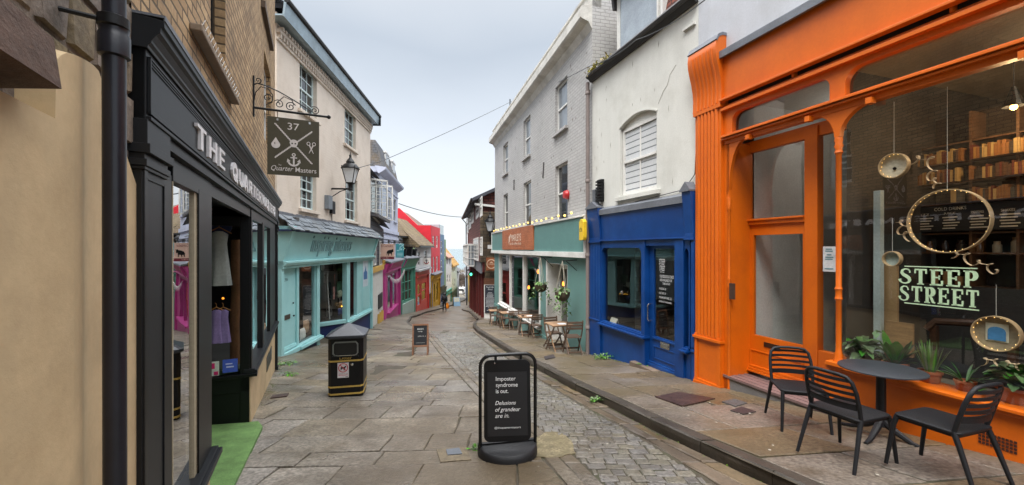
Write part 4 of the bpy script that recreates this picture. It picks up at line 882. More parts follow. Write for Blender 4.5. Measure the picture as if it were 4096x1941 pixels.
# ------------------------------------------------------------------ right side: grey painted brick cafe
GBR = mat('grey_painted_brick', S(182, 180, 178), .65, var=.12, vs=.8, fine=.08, bump=.35, bs=10, pat='b', psize=(.26, .09), mortar=.012, pbump=1., pc=(S(186, 184, 182), S(177, 175, 174), S(160, 158, 156)), dirt=S(150, 148, 146), dirtamt=.55, ds=1.6)
TEAL = mat('sage_teal_paint', S(104, 142, 138), .55, var=.1, vs=1., fine=.04, bump=.1, bs=14, dirt=S(104, 150, 142), dirtamt=.4)
F = Fac((-.949, 22.77), (2.053, 10.48)); G = -4.1; E = F.L
T = F.root('grey_brick_cafe', 'tall grey painted brick building with a teal cafe front and white sash windows', 'building', G)
zF0, zF1 = -.19, .83
wins = []
def px_win(x0, x1, y0, y1, xr=None): a, b_ = F.s_(x0), F.s_(x1); return (a, b_, F.z(x0, y1), F.z(x0, y0), .16)
WN = [px_win(1397, 1427, 222, 340), px_win(1317, 1334, 306, 402), px_win(1266, 1278, 368, 442), px_win(1397, 1428, 420, 560), px_win(1317, 1336, 462, 573), px_win(1266.5, 1277.5, 491, 581)]
sw0, sw1 = F.s_(1258), F.s_(1362); swz0, swz1 = F.z(1260, 763), -.26
dS0, dS1 = F.s_(1380.5), F.s_(1430); dz1 = F.z(1381, 661); dz0 = -3.1
W0 = MB(); wall(W0, 0, E, zF1-.2, 5.9, WN); shell(W0, 0, E, -4.4, 6.55, 0, 9, top=True); W0.build('wall', GBR, T)
W1 = MB(); wall(W1, 0.02, E-.0, -4.4, zF1-.1, [(sw0, sw1, swz0, swz1, .1), (dS0, dS1, dz0, dz1, .45)], .03); W1.b(0, E, .03, .06, -4.4, -3.0+.0); W1.build('shop_wall', TEAL, T)
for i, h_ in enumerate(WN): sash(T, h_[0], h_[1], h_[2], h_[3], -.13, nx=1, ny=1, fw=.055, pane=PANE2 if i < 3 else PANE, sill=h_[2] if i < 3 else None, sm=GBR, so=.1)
cor = mat('cornice_cream', S(206, 203, 196), .65, var=.15, bump=.15, dirt=S(150, 145, 135), dirtamt=.7, ds=1.5)
B = MB(); B.prism([(.0, 5.62), (.06, 5.72), (.10, 5.80), (.28, 5.86), (.32, 5.90), (.32, 6.14), (.26, 6.2), (.0, 6.2)], -.12, E+.0, 's'); B.prism([(.0, 6.2), (.08, 6.2), (.10, 6.48), (.14, 6.5), (.14, 6.56), (-.25, 6.56), (-.25, 6.2)], -.05, E, 's'); B.build('cornice', cor, T)
# fascia
B = MB(); B.b(-.03, E-.1, .03, .16, zF0, zF1); B.build('fascia', mat('fascia_teal', S(92, 134, 130), .45, var=.08), T)
B = MB(); B.b(-.06, E-.07, .03, .22, zF0-.05, zF0+.10).b(-.06, E-.07, .03, .2, zF1, zF1+.05).b(-.06, -.0, .03, .19, zF0+.10, zF1).b(E-.13, E-.07, .03, .19, zF0+.10, zF1); B.build('fascia_frame', WHITE, T, bevel=.004)
a0, a1 = F.s_(1264, .2), F.s_(1341, .2); B = MB(); B.b(a0, a1, .16, .21, zF0+.15, zF1+.04)
SW = mat('sign_wood', S(170, 100, 62), .5, wood=True, var=.2, pat='b', psize=(9, .26), mortar=.012, pbump=.6)
sg = B.build('wooden_sign', SW, T, bevel=.004)
B = MB(); am = a0+(a1-a0)*.56; ftext(B, 'MARLEYS', a0+(a1-a0)*.36, a0+(a1-a0)*.68, .33, .62, .213); ftext(B, 'cafe & coffee shop', a0+(a1-a0)*.30, a0+(a1-a0)*.68, .14, .28, .213)
for k in range(5): ribbon(B, [(a0+(a1-a0)*.26, .2+.1*k*.7), (a0+(a1-a0)*(.30+.01*k), .36+.07*k)], [.02, .05], .212, .214)
B.build('lettering', mat('sign_cream', S(232, 214, 196), .6, var=0), sg)
# window
B = MB(); m1, m2 = F.s_(1285.7), F.s_(1319.7); fw = .09
B.b(sw0, sw0+fw, -.07, .07, swz0, swz1).b(sw1-fw, sw1, -.07, .07, swz0, swz1).b(sw0+fw, sw1-fw, -.07, .07, swz0, swz0+fw).b(sw0+fw, sw1-fw, -.07, .06, swz1-.05, swz1).b(m1-.07, m1+.07, -.06, .07, swz0+fw, swz1-.05).b(m2-.06, m2+.06, -.06, .07, swz0+fw, swz1-.05).b(sw0-.05, sw1+.05, .03, .13, swz0-.06, swz0)
wd = B.build('shop_window', WHITE, T, bevel=.004); MB().q((sw0, -.02, swz0), (sw1, -.02, swz0), (sw1, -.02, swz1), (sw0, -.02, swz1)).build('pane', GL, wd)
a = m1+.12; bn = MB().b(a, a+.36, -.015, -.012, swz0+.15, swz1-.05).build('menu_strip', mat('menu_strip_grey', S(66, 70, 76), .6), wd)
B = MB(); 
for k in range(9): B.b(a+.12, a+.24, -.010, -.009, swz0+.4+.22*k, swz0+.44+.22*k)
pts = [(a+.18+.13*cos(2*pi*i/24), swz1-.45+.16*sin(2*pi*i/24)) for i in range(24)]; ribbon(B, pts, .015, -.010, -.009, True); B.build('print', mat('menu_print', S(170, 172, 172), .6), bn)
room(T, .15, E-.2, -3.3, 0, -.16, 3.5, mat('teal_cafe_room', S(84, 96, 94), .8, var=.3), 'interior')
# doorway
B = MB(); dd = -.42
B.b(dS0-.0, dS0+.02, dd, .05, dz0, dz1).b(dS1-.02, dS1, dd, .03, dz0, dz1).b(dS0, dS1, dd, .04, dz1-.02, dz1)
q = dS0+.03; B.b(q, q+.12, dd, dd+.08, dz0, dz1).b(dS1-.12, dS1, dd, dd+.08, dz0, dz1).b(q, dS1, dd, dd+.08, dz1-.18, dz1).b(q+.12, dS1-.12, dd, dd+.06, dz0, dz0+.2)
B.b(dS0-.12, dS0, .03, .06, dz0, dz1+.1); 
dr = B.build('door', WHITE, T, bevel=.004); MB().q((q, dd+.03, dz0), (dS1, dd+.03, dz0), (dS1, dd+.03, dz1), (q, dd+.03, dz1)).build('pane', GL, dr)
MB().b(dS0-.05, dS1+.05, -.4, .12, -4.2, dz0).build('step', KERBM, T)
FM = F
# festoon of bulbs along the fascia
To = thing('festoon_lights', 'string of round warm bulbs along the top of the teal cafe fascia', 'string lights', F.w(0, .24, zF1+.12), F.rz)
B = MB(); xs_ = [1244, 1249, 1255, 1262, 1269, 1276, 1284, 1293, 1301, 1309, 1320, 1330, 1341, 1352, 1364, 1376, 1391, 1407, 1423, 1440]
sb = [F.s_(x, .24) for x in xs_ if F.s_(x, .24) > -.1]; B.tube([(s, 0, .03*(i % 2)) for i, s in enumerate(sb)], .008, 5); B.build('flex', IRON, To)
BLB = lamp_mat('festoon_bulb', S(255, 214, 120), .8)
for i, s in enumerate(sb): o = MB().ball((s, -.03, .03*(i % 2)-.01), .036, 10, 8).build('bulb', BLB, To, smooth=True)
a, z = F.at(1429, 490); B = MB(); B.lathe([(.12, 0), (.135, .03), (.135, .05), (.12, .07), (.11, .13), (.001, .14)], 16); o = B.build('alarm_bell', mat('alarm_red', S(190, 36, 40), .4), None, smooth=True); o.matrix_world = Matrix.Translation(F.w(a, 0.0, z)) @ Matrix.Rotation(F.rz, 4, 'Z') @ Matrix.Rotation(pi/2, 4, 'X'); tag(o, 'round red alarm bell on the grey brick wall beside a window', 'alarm')
a, z = F.at(1471, 578, .2); B = MB(); B.prism([(a-.14, z-.27), (a+.11, z-.27), (a+.14, z-.2), (a+.14, z+.2), (a+.06, z+.27), (a-.06, z+.27), (a-.14, z+.2)], .2, .30, 'd'); o = wallobj(B, F, 'alarm_box', mat('alarm_yellow', S(236, 196, 46), .4), 'yellow alarm box at the right end of the teal fascia', 'alarm', bevel=.015)
B = MB(); ftext(B, 'cfs', a-.10, a+.06, z-.05, z+.08, .303); B.build('lettering', BLACK, o)
# wall ties on the brickwork
for (x, y, dx, dy) in ((1294, 465, 4, 13), (1368, 428, 7, 20), (1479, 356, 6, 14)):
    a, z = F.at(x, y); q = dy/1031*F.Y(x); B = MB()
    for an in (1.2, 1.75) if dx < 6 else (1.25,): B.tube([(a-q*.6*cos(an), -.02, z-q*sin(an)), (a+q*.6*cos(an), -.02, z+q*sin(an))], .025, 6)
    wallobj(B, F, 'wall_tie', mat('tie_iron', S(86, 84, 84), .6), {1294: 'x shaped iron wall tie on the grey brick, farthest from the camera', 1368: 'single bar iron wall tie between the cafe windows', 1479: 'iron wall tie next to the taupe drainpipe'}[x], 'wall tie', 'iron wall ties')
def chips(F, T, n, seed, s0, s1, z0, z1, big, c):
    rr = random.Random(seed); B = MB()
    for i in range(n):
        s, z = rr.uniform(s0, s1), rr.uniform(z0, z1); w_, h_ = rr.uniform(.01, .035)*big, rr.uniform(.015, .07)*big
        if any(h[0]-.15 < s < h[1]+.15 and h[2]-.2 < z < h[3]+.15 for h in WN): continue
        B.q((s-w_, .004, z), (s-w_*.2, .004, z-h_), (s+w_, .004, z-h_*.2), (s+w_*.3, .004, z+h_))
    B.build('paint_chips', c, T)
chips(FM, T, 150, 4, .3, E-.2, 1.3, 5.5, 1., mat('chip_dark', S(120, 112, 106), .9))

# ------------------------------------------------------------------ left: barber shop of brown brick with dark shopfront
YB = mat('yellow_stock_brick', S(170, 142, 104), .85, var=.22, vs=1.5, fine=.15, bump=.4, bs=35, pat='b', pc=(S(186, 156, 116), S(150, 120, 84), S(92, 76, 56)), psize=(.225, .078), mortar=.009, pbump=.8, dirt=S(66, 54, 42), dirtamt=.55, ds=2.2)
QD = mat('charcoal_paint', S(20, 23, 27), .42, spec=.35, var=.15, fine=.04, bump=.06, bs=20)
QK = mat('off_black_paint', S(10, 12, 14), .38, spec=.35, var=.2, fine=.05, bump=.05)
TAN = mat('tan_render', S(198, 174, 136), .8, var=.1, vs=1.2, fine=.03, fs=50, bump=.14, bs=26, dirt=S(156, 132, 98), dirtamt=.5, ds=2.0, dirt2=(S(172, 152, 120), .45, 4.))
RUB = mat('rubble_stone', S(116, 104, 90), .85, var=.4, vs=2, fine=.2, bump=.9, bs=14, pat='b', pc=(S(132, 120, 104), S(84, 74, 62), S(70, 60, 48)), psize=(.34, .17), mortar=.012, pbump=1., dirt=S(48, 42, 34), dirtamt=.7, ds=3)
F = Fac((-1.645, 1.77), (-5.03, 8.7)); G = -1.9; E = F.L
T = F.root('barber_shop', 'brown brick building with a charcoal shopfront and white raised lettering', 'building', G)
w1 = (F.s_(530), F.s_(567), F.z(530, 78), 6.0, .16); w2 = (F.s_(664), F.s_(684), F.z(664, 95), 5.4, .14); w3 = (F.s_(664), F.s_(681), F.z(664, 345), F.z(664, 122), .16)
W0 = MB(); wall(W0, F.s_(330), E, .5, 6.6, [w1, w3]); shell(W0, F.s_(330)-.02, E, -3, 6.6, 0, 6); W0.build('wall', YB, T)
sash(T, w1[0], w1[1], w1[2], w1[3], -.13, QK, nx=1, ny=1, fw=.09, sill=None)
sash(T, w3[0], w3[1], w3[2], w3[3], -.13, WHITE, nx=2, ny=2, fw=.07)
si = MB().b(F.s_(500, .05), F.s_(597, .05), .0, .07, F.z(510, 88, .06)-.0, F.z(510, 70, .06)).build('window_sill', mat('sill_stone', S(128, 112, 94), .7, var=.25, bump=.2), T, bevel=.008)
B = MB(); a0, a1 = F.s_(504, .05), F.s_(594, .05); zz = F.z(510, 70, .06)
for k in range(18): x = a0+(a1-a0)*k/17; B.tube([(x, -.055, zz), (x+.015, -.075, zz+.055)], .0022, 4); B.tube([(x, -.03, zz), (x+.01, -.02, zz+.055)], .0022, 4)
B.build('bird_spikes', STEEL, si)
MB().b(F.s_(664, .04), F.s_(686, .04), .0, .06, F.z(666, 18, .05), F.z(666, 18, .05)+.10).build('upper_sill', mat('dark_sill', S(88, 70, 54), .7), T)
# fascia
sA = F.s_(367, .06); sE = E+.03
B = MB()
B.prism([(.0, .86), (.07, .86), (.073, .872), (.083, .884), (.085, .894), (.10, .918), (.114, .932), (.116, .954), (.128, .957), (.128, .985), (.0, 1.005)], sA-.02, sE+.03, 's')
co = B.build('cornice', QD, T, bevel=.002)
MB().b(sA-.022, sE+.034, -.0, .132, .998, 1.009).b(sA-.022, sE+.034, .127, .132, .985, 1.0).build('lead_flashing', LEAD, co)
B = MB(); B.b(sA, sE, .0, .06, .56, .862)
zp0, zp1 = .598, .822; pa, pb = sA+.03, sE-.04
for k, (o_, d_) in enumerate(((0, .073), (.010, .069), (.02, .065))):
    B.b(pa-.015+o_, pb+.015-o_, .06, d_, zp1+.012-o_-.01, zp1+.012-o_).b(pa-.015+o_, pb+.015-o_, .06, d_, zp0-.012+o_, zp0-.012+o_+.01).b(pa-.015+o_, pa-.005+o_, .06, d_, zp0-.01, zp1+.01).b(pb+.005-o_, pb+.015-o_, .06, d_, zp0-.01, zp1+.01)
B.b(sA, sE, .06, .078, .556, .572).b(sA+.01, sE, -.0, .055, .50, .558)
fa = B.build('fascia', QD, T, bevel=.0015)
B = MB(); l0, l1 = F.s_(486, .065), F.s_(691, .065); block_word(B, 'THE QUARTERMASTERS', l0, l1, .622, .766, .061, .018); B.build('lettering', mat('white_letters', S(222, 220, 222), .45, var=0), fa)
# end bracket and pilasters
a0, a1 = F.s_(362, .055), F.s_(417, .055)
def qpil(a, b_, zf):
    B = MB(); B.b(a, b_, .0, .05, -3.2, .36).b(a-.012, b_+.012, .0, .062, .34, .355).b(a-.018, b_+.018, .0, .07, .355, .385).b(a-.010, b_+.010, .0, .06, .385, .41).b(a-.022, b_+.022, .0, .082, .41, .45).b(a-.01, b_+.015, .0, .07, .45, .556)
    B.b(a+.014, a+.022, .05, .056, zf+.3, .31).b(b_-.022, b_-.014, .05, .056, zf+.3, .31).b(a+.022, b_-.022, .05, .056, .302, .31)
    B.b(a-.012, b_+.012, .0, .066, -3.2, zf+.25); B.build('pilaster', QD, T, bevel=.002)
qpil(a0, a1, -2.05); qpil(E-.16, E+.0, -2.72)
MB().b(F.s_(331, .0), sA, .0, .056, -3.0, .98).build('end_post', QK, T, bevel=.003)
# windows and recessed doorway
sW0, sW1 = F.s_(424), F.s_(500, .02); sR0, sR1 = F.s_(528, .01), F.s_(630, .01); sW2 = E-.16; zsill = -1.52; dR = -1.0; zw = .40
BEI = mat('beige_bead', S(170, 158, 134), .5, var=.1)
B = MB(); B.b(sW1-.0, sR0, -.05, .022, zsill, zw).b(sR1, sR1+.10, -.05, .022, zsill, zw)
B.b(a1+.0, sW0-.0, -.05, .015, zsill, zw).b(sW0, sR0, -.03, .02, zw-.03, zw+.1).b(sR1, sW2, -.03, .02, zw-.03, zw+.1)
mm = F.s_(657, .01); B.b(mm, mm+.22, -.05, .03, zsill, zw); mm2 = F.s_(678, .01); B.b(mm2, sW2, -.05, .02, zsill, zw)
fr = B.build('shop_frame', QK, T, bevel=.003)
B = MB(); B.b(F.s_(485), F.s_(497), -.006, .008, zsill, zw-.03).b(F.s_(497), sW1, -.05, .012, zsill, zw-.03).b(sW0-.0, sW0+.012, -.006, .018, zsill, zw-.03); B.build('beading', BEI, fr)
MB().q((sW0, -.006, zsill), (sW1, -.006, zsill), (sW1, -.006, zw), (sW0, -.006, zw)).q((sR1, -.006, zsill), (sW2, -.006, zsill), (sW2, -.006, zw), (sR1, -.006, zw)).build('pane', glass('front_glass', refl=3.2), fr)
B = MB()
for a, b_ in ((sW0-.03, sR0+.03), (sR1-.02, E-.13)): B.b(a, b_, -.06, .085, zsill-.04, zsill).b(a, b_, -.06, .06, zsill, zsill+.015).b(a+.02, b_-.02, -.0, .065, zsill-.06, zsill-.04)
B.build('window_sill', QD, T, bevel=.004)
B = MB(); B.b(sW0-.05, sR0, -.1, .01, -3, zsill-.05).b(sR1+.0, E, -.1, .01, -3.3, zsill-.05); B.build('stall_riser', TAN, T)
B = MB(); B.b(F.s_(672, .02), F.s_(684, .02), .011, .018, F.z(676, 925, .02), F.z(676, 890, .02)); B.build('air_vent', BLACK, T)
# far return pane of the recess, facing back to the camera
B = MB(); x = sR1+.02
for (da, db, za, zb2) in ((-.10, .0, -2.6, zw), (dR, dR+.07, -2.6, zw), (dR+.07, -.1, zw-.12, zw), (dR, 0.0, -1.78, -1.60)): B.b(x-.03, x+.03, da, db, za, zb2)
B.b(x-.06, x+.03, dR, .085, -1.60, -1.56).b(x-.02, x+.03, dR, -.02, -2.7, -1.78).b(x-.045, x+.03, dR, .0, -2.7, -2.28)
rp_ = B.build('return_window', QK, T, bevel=.004)
MB().add([(x, -dR, -1.58), (x, 0, -1.58), (x, 0, zw), (x, -dR, zw)], [(0, 1, 2, 3)]).build('pane', GLP, rp_)
st = [(-.02, -.17, S(60, 150, 70), 'sticker'), (-.25, -.57, S(70, 100, 190), 'sticker')]
def rpx(px, py):  # point on the return pane seen at a display pixel
    tx, nx = F.t, F.n; base = F.p0+F.t*(x-.035); a_ = A(px); dq = (base.x-a_*base.y)/(a_*nx.y-nx.x); Yq = base.y+nx.y*dq; return dq, Bz(py)*Yq
for k, (xa, xb, ya, yb, c, c2) in enumerate(((528.5, 550, 948, 912, S(200, 214, 200), S(40, 150, 80)), (559, 597, 940, 905, S(70, 96, 190), S(200, 210, 235)))):
    d0_, z0_ = rpx(xa, ya); d1_, z1_ = rpx(xb, yb-2); 
    B = MB(); B.box(x-.012, x-.006, -max(d0_, d1_), -min(d0_, d1_), min(z0_, z1_), max(z0_, z1_)); o = B.build('sticker', mat('sticker_%d' % k, c, .4, var=0), rp_)
    B = MB(); dm, zm, hz, hd = (d0_+d1_)/2, (z0_+z1_)/2, abs(z1_-z0_), abs(d1_-d0_)
    if k: B.box(x-.016, x-.013, -dm-hd*.25, -dm+hd*.25, zm-hz*.12, zm-.02*hz).box(x-.016, x-.013, -dm-hd*.15, -dm+hd*.3, zm+hz*.12, zm+hz*.2)
    else: B.box(x-.016, x-.013, -dm-hd*.4, -dm+hd*.1, zm-hz*.45, zm-hz*.2).box(x-.016, x-.013, -dm-.0, -dm+hd*.35, zm, zm+hz*.4)
    B.build('print', mat('sticker_print_%d' % k, c2 if k else S(200, 40, 110), .4, var=0), o)
# walls of the lobby, near return, ceiling, inside
B = MB(); B.b(sR0-.02, sR0+.0, dR, -.05, -2.8, .52).q((sR0, dR, -2.8), (sR1, dR, -2.8), (sR1, dR, .52), (sR0, dR, .52)); B.q((sR0, dR, .51), (sR1+.05, dR, .51), (sR1+.05, .01, .51), (sR0, .01, .51)).b(sR0, sR1+.05, -.04, .01, zw, .505); B.build('lobby', QK, T)
B = MB(); wall(B, sR0+.12, sR1-.1, -2.25, .2, [(sR0+.3, sR1-.28, -1.2, .05)], dR+.05, .04); B.b(sR0+.3, sR1-.28, dR, dR+.062, -1.95, -1.4); dq_ = B.build('door', QD, T)
MB().q((sR0+.28, dR+.02, -1.22), (sR1-.26, dR+.02, -1.22), (sR1-.26, dR+.02, .07), (sR0+.28, dR+.02, .07)).build('pane', GL, dq_); MB().tube([(sR0+.22, -dR-.1, -1.1), (sR0+.22, -dR-.1, -.7)], .012, 8).build('handle', STEEL, dq_)
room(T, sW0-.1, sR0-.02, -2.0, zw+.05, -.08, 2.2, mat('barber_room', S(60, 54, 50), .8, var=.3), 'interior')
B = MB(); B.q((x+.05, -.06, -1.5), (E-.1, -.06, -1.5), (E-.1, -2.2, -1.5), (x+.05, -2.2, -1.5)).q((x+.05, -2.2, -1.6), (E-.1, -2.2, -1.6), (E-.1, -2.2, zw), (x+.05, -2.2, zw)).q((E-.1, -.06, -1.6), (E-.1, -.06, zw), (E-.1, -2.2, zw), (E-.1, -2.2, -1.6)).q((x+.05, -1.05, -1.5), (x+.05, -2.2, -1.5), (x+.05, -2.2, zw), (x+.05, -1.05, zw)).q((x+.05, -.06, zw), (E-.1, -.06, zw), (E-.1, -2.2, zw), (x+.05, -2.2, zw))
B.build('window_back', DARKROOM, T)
MB().b(sW0, sW1, -.5, -.03, -1.7, -1.53).build('window_board', mat('pale_board', S(130, 140, 136), .5), T)
FQ = F
# things behind the return pane: driftwood post, dresses on hangers, blue plaque, lamp
def inside(name, lab, cat, B, m, px, py, back, group=None, smooth=False):
    d_, z_ = rpx(px, py); k_ = 1+back*.12; o = B.build(name, m, None, smooth=smooth); o.location = F.w(x+back, d_*1-.0-.10*back, z_); o.rotation_euler = (0, 0, F.rz); return tag(o, lab, cat, group)
inside('driftwood_post', 'brown knotted trunk post standing inside the dark shop window', 'post', MB().tube([(0, 0, -1.), (.01, .01, -.4), (0, -.01, .1), (.01, 0, .7)], [.06, .055, .06, .055], 10), mat('trunk_brown', S(128, 88, 56), .8, var=.4, bump=.8, bs=14), 588, 745, .3, smooth=True)
for k, (px_, py_, c, lab, sc_) in enumerate(((548, 640, S(196, 196, 192), 'pale grey pleated dress hanging above the lilac shirts', 1.3), (540, 820, S(160, 136, 190), 'lilac shirt on a wooden hanger, left of its twin', .8), (557, 820, S(132, 108, 160), 'lilac shirt on a wooden hanger, right of its twin', .8))):
    d_, z_ = rpx(px_, py_); To = thing('hanging_shirt', lab, 'clothing', F.w(x+.10+.02*k, d_-.01, z_), F.rz+pi/2, 'clothes in the dark shop window')
    B = MB(); nn = 22; prof = []
    for zz, ww in ((.22, .05), (.19, .12), (.1, .10), (0, .11), (-.15, .13), (-.3, .15)):
        for i in range(nn): t = 2*pi*i/nn; f_ = 1+.18*sin(t*6)*(.22-zz)*2; B.v.append((ww*sc_*cos(t)*f_*.62, .035*sin(t)*f_*sc_, zz*sc_))
    for j in range(5):
        for i in range(nn): B.f.append((j*nn+i, j*nn+(i+1) % nn, (j+1)*nn+(i+1) % nn, (j+1)*nn+i)); B.mi.append(0)
    B.build('garment', mat('cloth_%d' % (k > 0), c, .85, var=.2), To, smooth=True)
    MB().tube([(-.1*sc_, 0, .2*sc_), (0, 0, .26*sc_), (.1*sc_, 0, .2*sc_)], .008, 6).tube([(0, 0, .26*sc_), (0, 0, .31*sc_), (.015, 0, .33*sc_)], .004, 6).build('hanger', mat('hanger_wood', S(180, 120, 60), .5), To)
inside('round_plaque', 'round navy plaque high inside the dark shop window', 'plaque', MB().tube([(0, 0, 0), (.02, 0, 0)], .115, 24), mat('plaque_navy', S(40, 48, 92), .4), 553, 567, .1)
lm = inside('window_lamp', 'small warm lamp glowing behind the lilac shirts', 'lamp', MB().ball((0, 0, 0), .014), lamp_mat('lamp_amber', S(255, 140, 40), 1.6), 552, 762, .5, smooth=True)
# dark green grass mat in the doorway
TURF = mat('green_turf', S(98, 132, 74), .95, var=.35, vs=5, fine=.4, fs=160, bump=1., bs=150)
B = MB(); P = [F.w(sR0-.75, .05, 0), F.w(sR0-.0, .12, 0), F.w(sR1-.25, .16, 0), F.w(sR1+.0, .06, 0), F.w(sR1-.02, dR+.02, 0), F.w(sR0, dR+.02, 0), F.w(sR0-.72, .0, 0)]
pts = [(p[0]+R.uniform(-.03, .03), p[1]+R.uniform(-.03, .03)) for p in P]; n = len(pts)
B.add([(p[0], p[1], zs(*p)+.03) for p in pts]+[(p[0], p[1], zs(*p)-.02) for p in pts], [tuple(range(n))]+[(i, (i+1) % n, n+(i+1) % n, n+i) for i in range(n)])
tag(B.build('turf_mat', TURF), 'ragged green artificial grass mat in the dark shop doorway', 'mat')
# ------------------------------------------------------------------ far left: rendered passage wall
s0, s1 = -6., F.s_(330)-.03
T = thing('passage_house', 'rubble stone house with tan rendered lower wall and a timber lintel', 'building', (F.p0.x, F.p0.y, G), F.rz); ZB[T.name] = G
B = MB(); wall(B, s0, s1, -2.6, 6.6, (), 0.); shell(B, s0, s1, -2.6, 6.6, 0, 6)
rr = random.Random(5); z = .25
while z < 2.2:
    h = rr.uniform(.12, .22); x = -2.6
    while x < s1-.05:
        wd = min(rr.uniform(.16, .42), s1-x); q = .008
        if wd > .06:
            pd = rr.uniform(.008, .028); ins = .012
            B.add([(x+q, 0, z+q), (x+wd-q, 0, z+q), (x+wd-q, 0, z+h-q), (x+q, 0, z+h-q), (x+q+ins, -pd, z+q+ins*rr.random()), (x+wd-q-ins, -pd*rr.uniform(.7, 1.1), z+q+ins*rr.random()), (x+wd-q-ins*rr.random(), -pd, z+h-q-ins), (x+q+ins*rr.random(), -pd*rr.uniform(.6, 1), z+h-q-ins)], [(4, 5, 6, 7), (0, 1, 5, 4), (1, 2, 6, 5), (2, 3, 7, 6), (3, 0, 4, 7)])
        x += wd
    z += h
B.build('stone_wall', mat('rubble_stone_face', S(122, 108, 92), .85, var=.35, vs=5, fine=.2, bump=.9, bs=22, isl=.3, hue=.02, dirt=S(46, 40, 34), dirtamt=.75, ds=4), T)
def tp(px, d=.09): return F.s_(px, d)
a = tp(206); zt = .40
B = MB(); cols = [(-6., .09, zt-.055), (tp(139), .09, zt-.055)]+[(tp(x_, d_), d_, F.z(x_, y_, d_)) for x_, d_, y_ in ((141, .09, 165), (146, .09, 147), (155, .09, 138), (168, .09, 133), (186, .089, 137), (198, .084, 142), (206, .074, 146), (213, .058, 150), (222, .045, 155), (235, .035, 164), (248, .03, 178))]+[(s1, .03, zt-.14)]
for (a1_, d1_, z1_), (a2_, d2_, z2_) in zip(cols, cols[1:]):
    B.q((a1_, d1_, -2.6), (a2_, d2_, -2.6), (a2_, d2_, z2_), (a1_, d1_, z1_)); B.q((a1_, d1_, z1_), (a2_, d2_, z2_), (a2_, 0, z2_+.015), (a1_, 0, z1_+.015))
B.build('render_panel', TAN, T, smooth=True)
B = MB(); b0, b1 = -6., tp(141, .15); B.add([(b0, 0, .34), (b1, 0, .36), (b1, 0, .52), (b0, 0, .56), (b0, -.22, .37), (b1, -.16, .385), (b1-.01, -.15, .50), (b0, -.2, .54)], [(4, 5, 6, 7), (0, 1, 5, 4), (3, 7, 6, 2), (1, 2, 6, 5)])
B.build('timber_lintel', mat('old_oak', S(86, 64, 52), .8, wood=True, var=.35, bump=.8, bs=14), T)
# black drainpipe
c = .78*.0; sp_ = F.s_(291, .13); To = drainpipe(F, sp_, .13, -1.85, 2.6, .030, mat('pipe_black', (.012, .013, .02), .3, var=.3, bump=.08, bs=30), 'thick black cast iron drainpipe beside the tan rendered wall', (F.z(300, 120, .13),), wob=-.02)
zz = F.z(285, 57, .13)+1.85; MB().tube([(-.05, .12, zz+.0), (-.03, .02, zz)], .008, 8).lathe([(.031, -.02), (.04, -.015), (.04, .015), (.031, .02)], 14, (-.018, 0, zz)).build('bracket', IRON, To, smooth=True)
# ------------------------------------------------------------------ hanging sign of the barber shop
F = FQ
hp = F.s_(636); z0 = F.z(636, 270)
Ts = thing('hanging_sign', 'dark olive hanging sign with crossed ropes, skull and anchor on a scrolled iron bracket', 'sign', F.w(hp, 0, z0), F.rz-pi/2)
# local x = outward from the wall, local -y faces the camera
B = MB(); B.box(.0, .02, -.015, .015, -.12, .42); B.tube([(0, 0, 0), (.90, 0, .0)], .016, 10); B.ball((.92, 0, 0), .028)
br_ = B.build('bracket', IRON, Ts, smooth=True)
def scroll(cx, cz, r, a0, turns, sgn=1, r1=.15):
    return [(cx+r*(1-(1-r1)*i/36)*cos(a0+sgn*2*pi*turns*i/36), 0, cz+r*(1-(1-r1)*i/36)*sin(a0+sgn*2*pi*turns*i/36)) for i in range(37)]
B = MB(); B.tube([(.01, 0, .30), (.05, 0, .33), (.14, 0, .315), (.30, 0, .26), (.48, 0, .17), (.70, 0, .05)], .008, 6)
B.tube([(.01, 0, .05), (.03, 0, .20), (.09, 0, .29), (.17, 0, .28), (.23, 0, .2), (.22, 0, .1), (.15, 0, .06)], .006, 6)
for a in ((.17, .15, .065, -1.3, 1.4, 1), (.30, .09, .06, 2.6, 1.5, -1), (.44, .075, .065, .4, 1.6, 1), (.74, .065, .06, 2.4, 1.7, -1), (.06, .37, .04, -1.5, 1.2, 1)): B.tube(scroll(*a), .006, 6)
B.tube([(.28, 0, .11), (.36, 0, .2), (.46, 0, .165), (.48, 0, .1)], .006, 6)
B.build('scroll', IRON, br_, smooth=True)
B = MB(); b0, b1 = .165, .795; zt, zb_ = -.09, -.87
B.box(b0, b1, -.012, .012, zb_, zt); bd = B.build('board', mat('olive_board', S(66, 62, 44), .6, var=.1, bump=.05), Ts, bevel=.003)
B = MB()
for x in (b0+.12, b1-.12): B.tube([(x, 0, zt-.03), (x, 0, 0)], .006, 6); B.box(x-.012, x+.012, -.018, .018, zt-.05, zt-.02)
B.build('hanger', STEEL, Ts)
SG = mat('sign_grey_white', S(212, 208, 206), .6, var=.05); B = MB(); dq, e = .013, .004; cx_ = (b0+b1)/2; cz = zt-.36
ftext(B, '37', cx_-.075, cx_+.065, zt-.155, zt-.06, dq)
for (x0, y0, x1, y1) in ((b0+.09, zt-.09, b1-.09, zt-.60), (b1-.09, zt-.15, b0+.09, zt-.55)):
    n = 26
    for i in range(n):
        f0 = (i+.05)/n; f1 = (i+.9)/n; p = Vector((x0+(x1-x0)*f0, y0+(y1-y0)*f0)); q = Vector((x0+(x1-x0)*f1, y0+(y1-y0)*f1)); t = (q-p).normalized(); nn = Vector((-t.y, t.x))*.013
        if abs((f0+f1)/2-.5) < .07: continue
        P = [p-nn, q-nn*.2+t*.008, q+nn, p+nn*.2-t*.008]; B.add([(v.x, -dq-e*.5, v.y) for v in P], [(0, 1, 2, 3)])
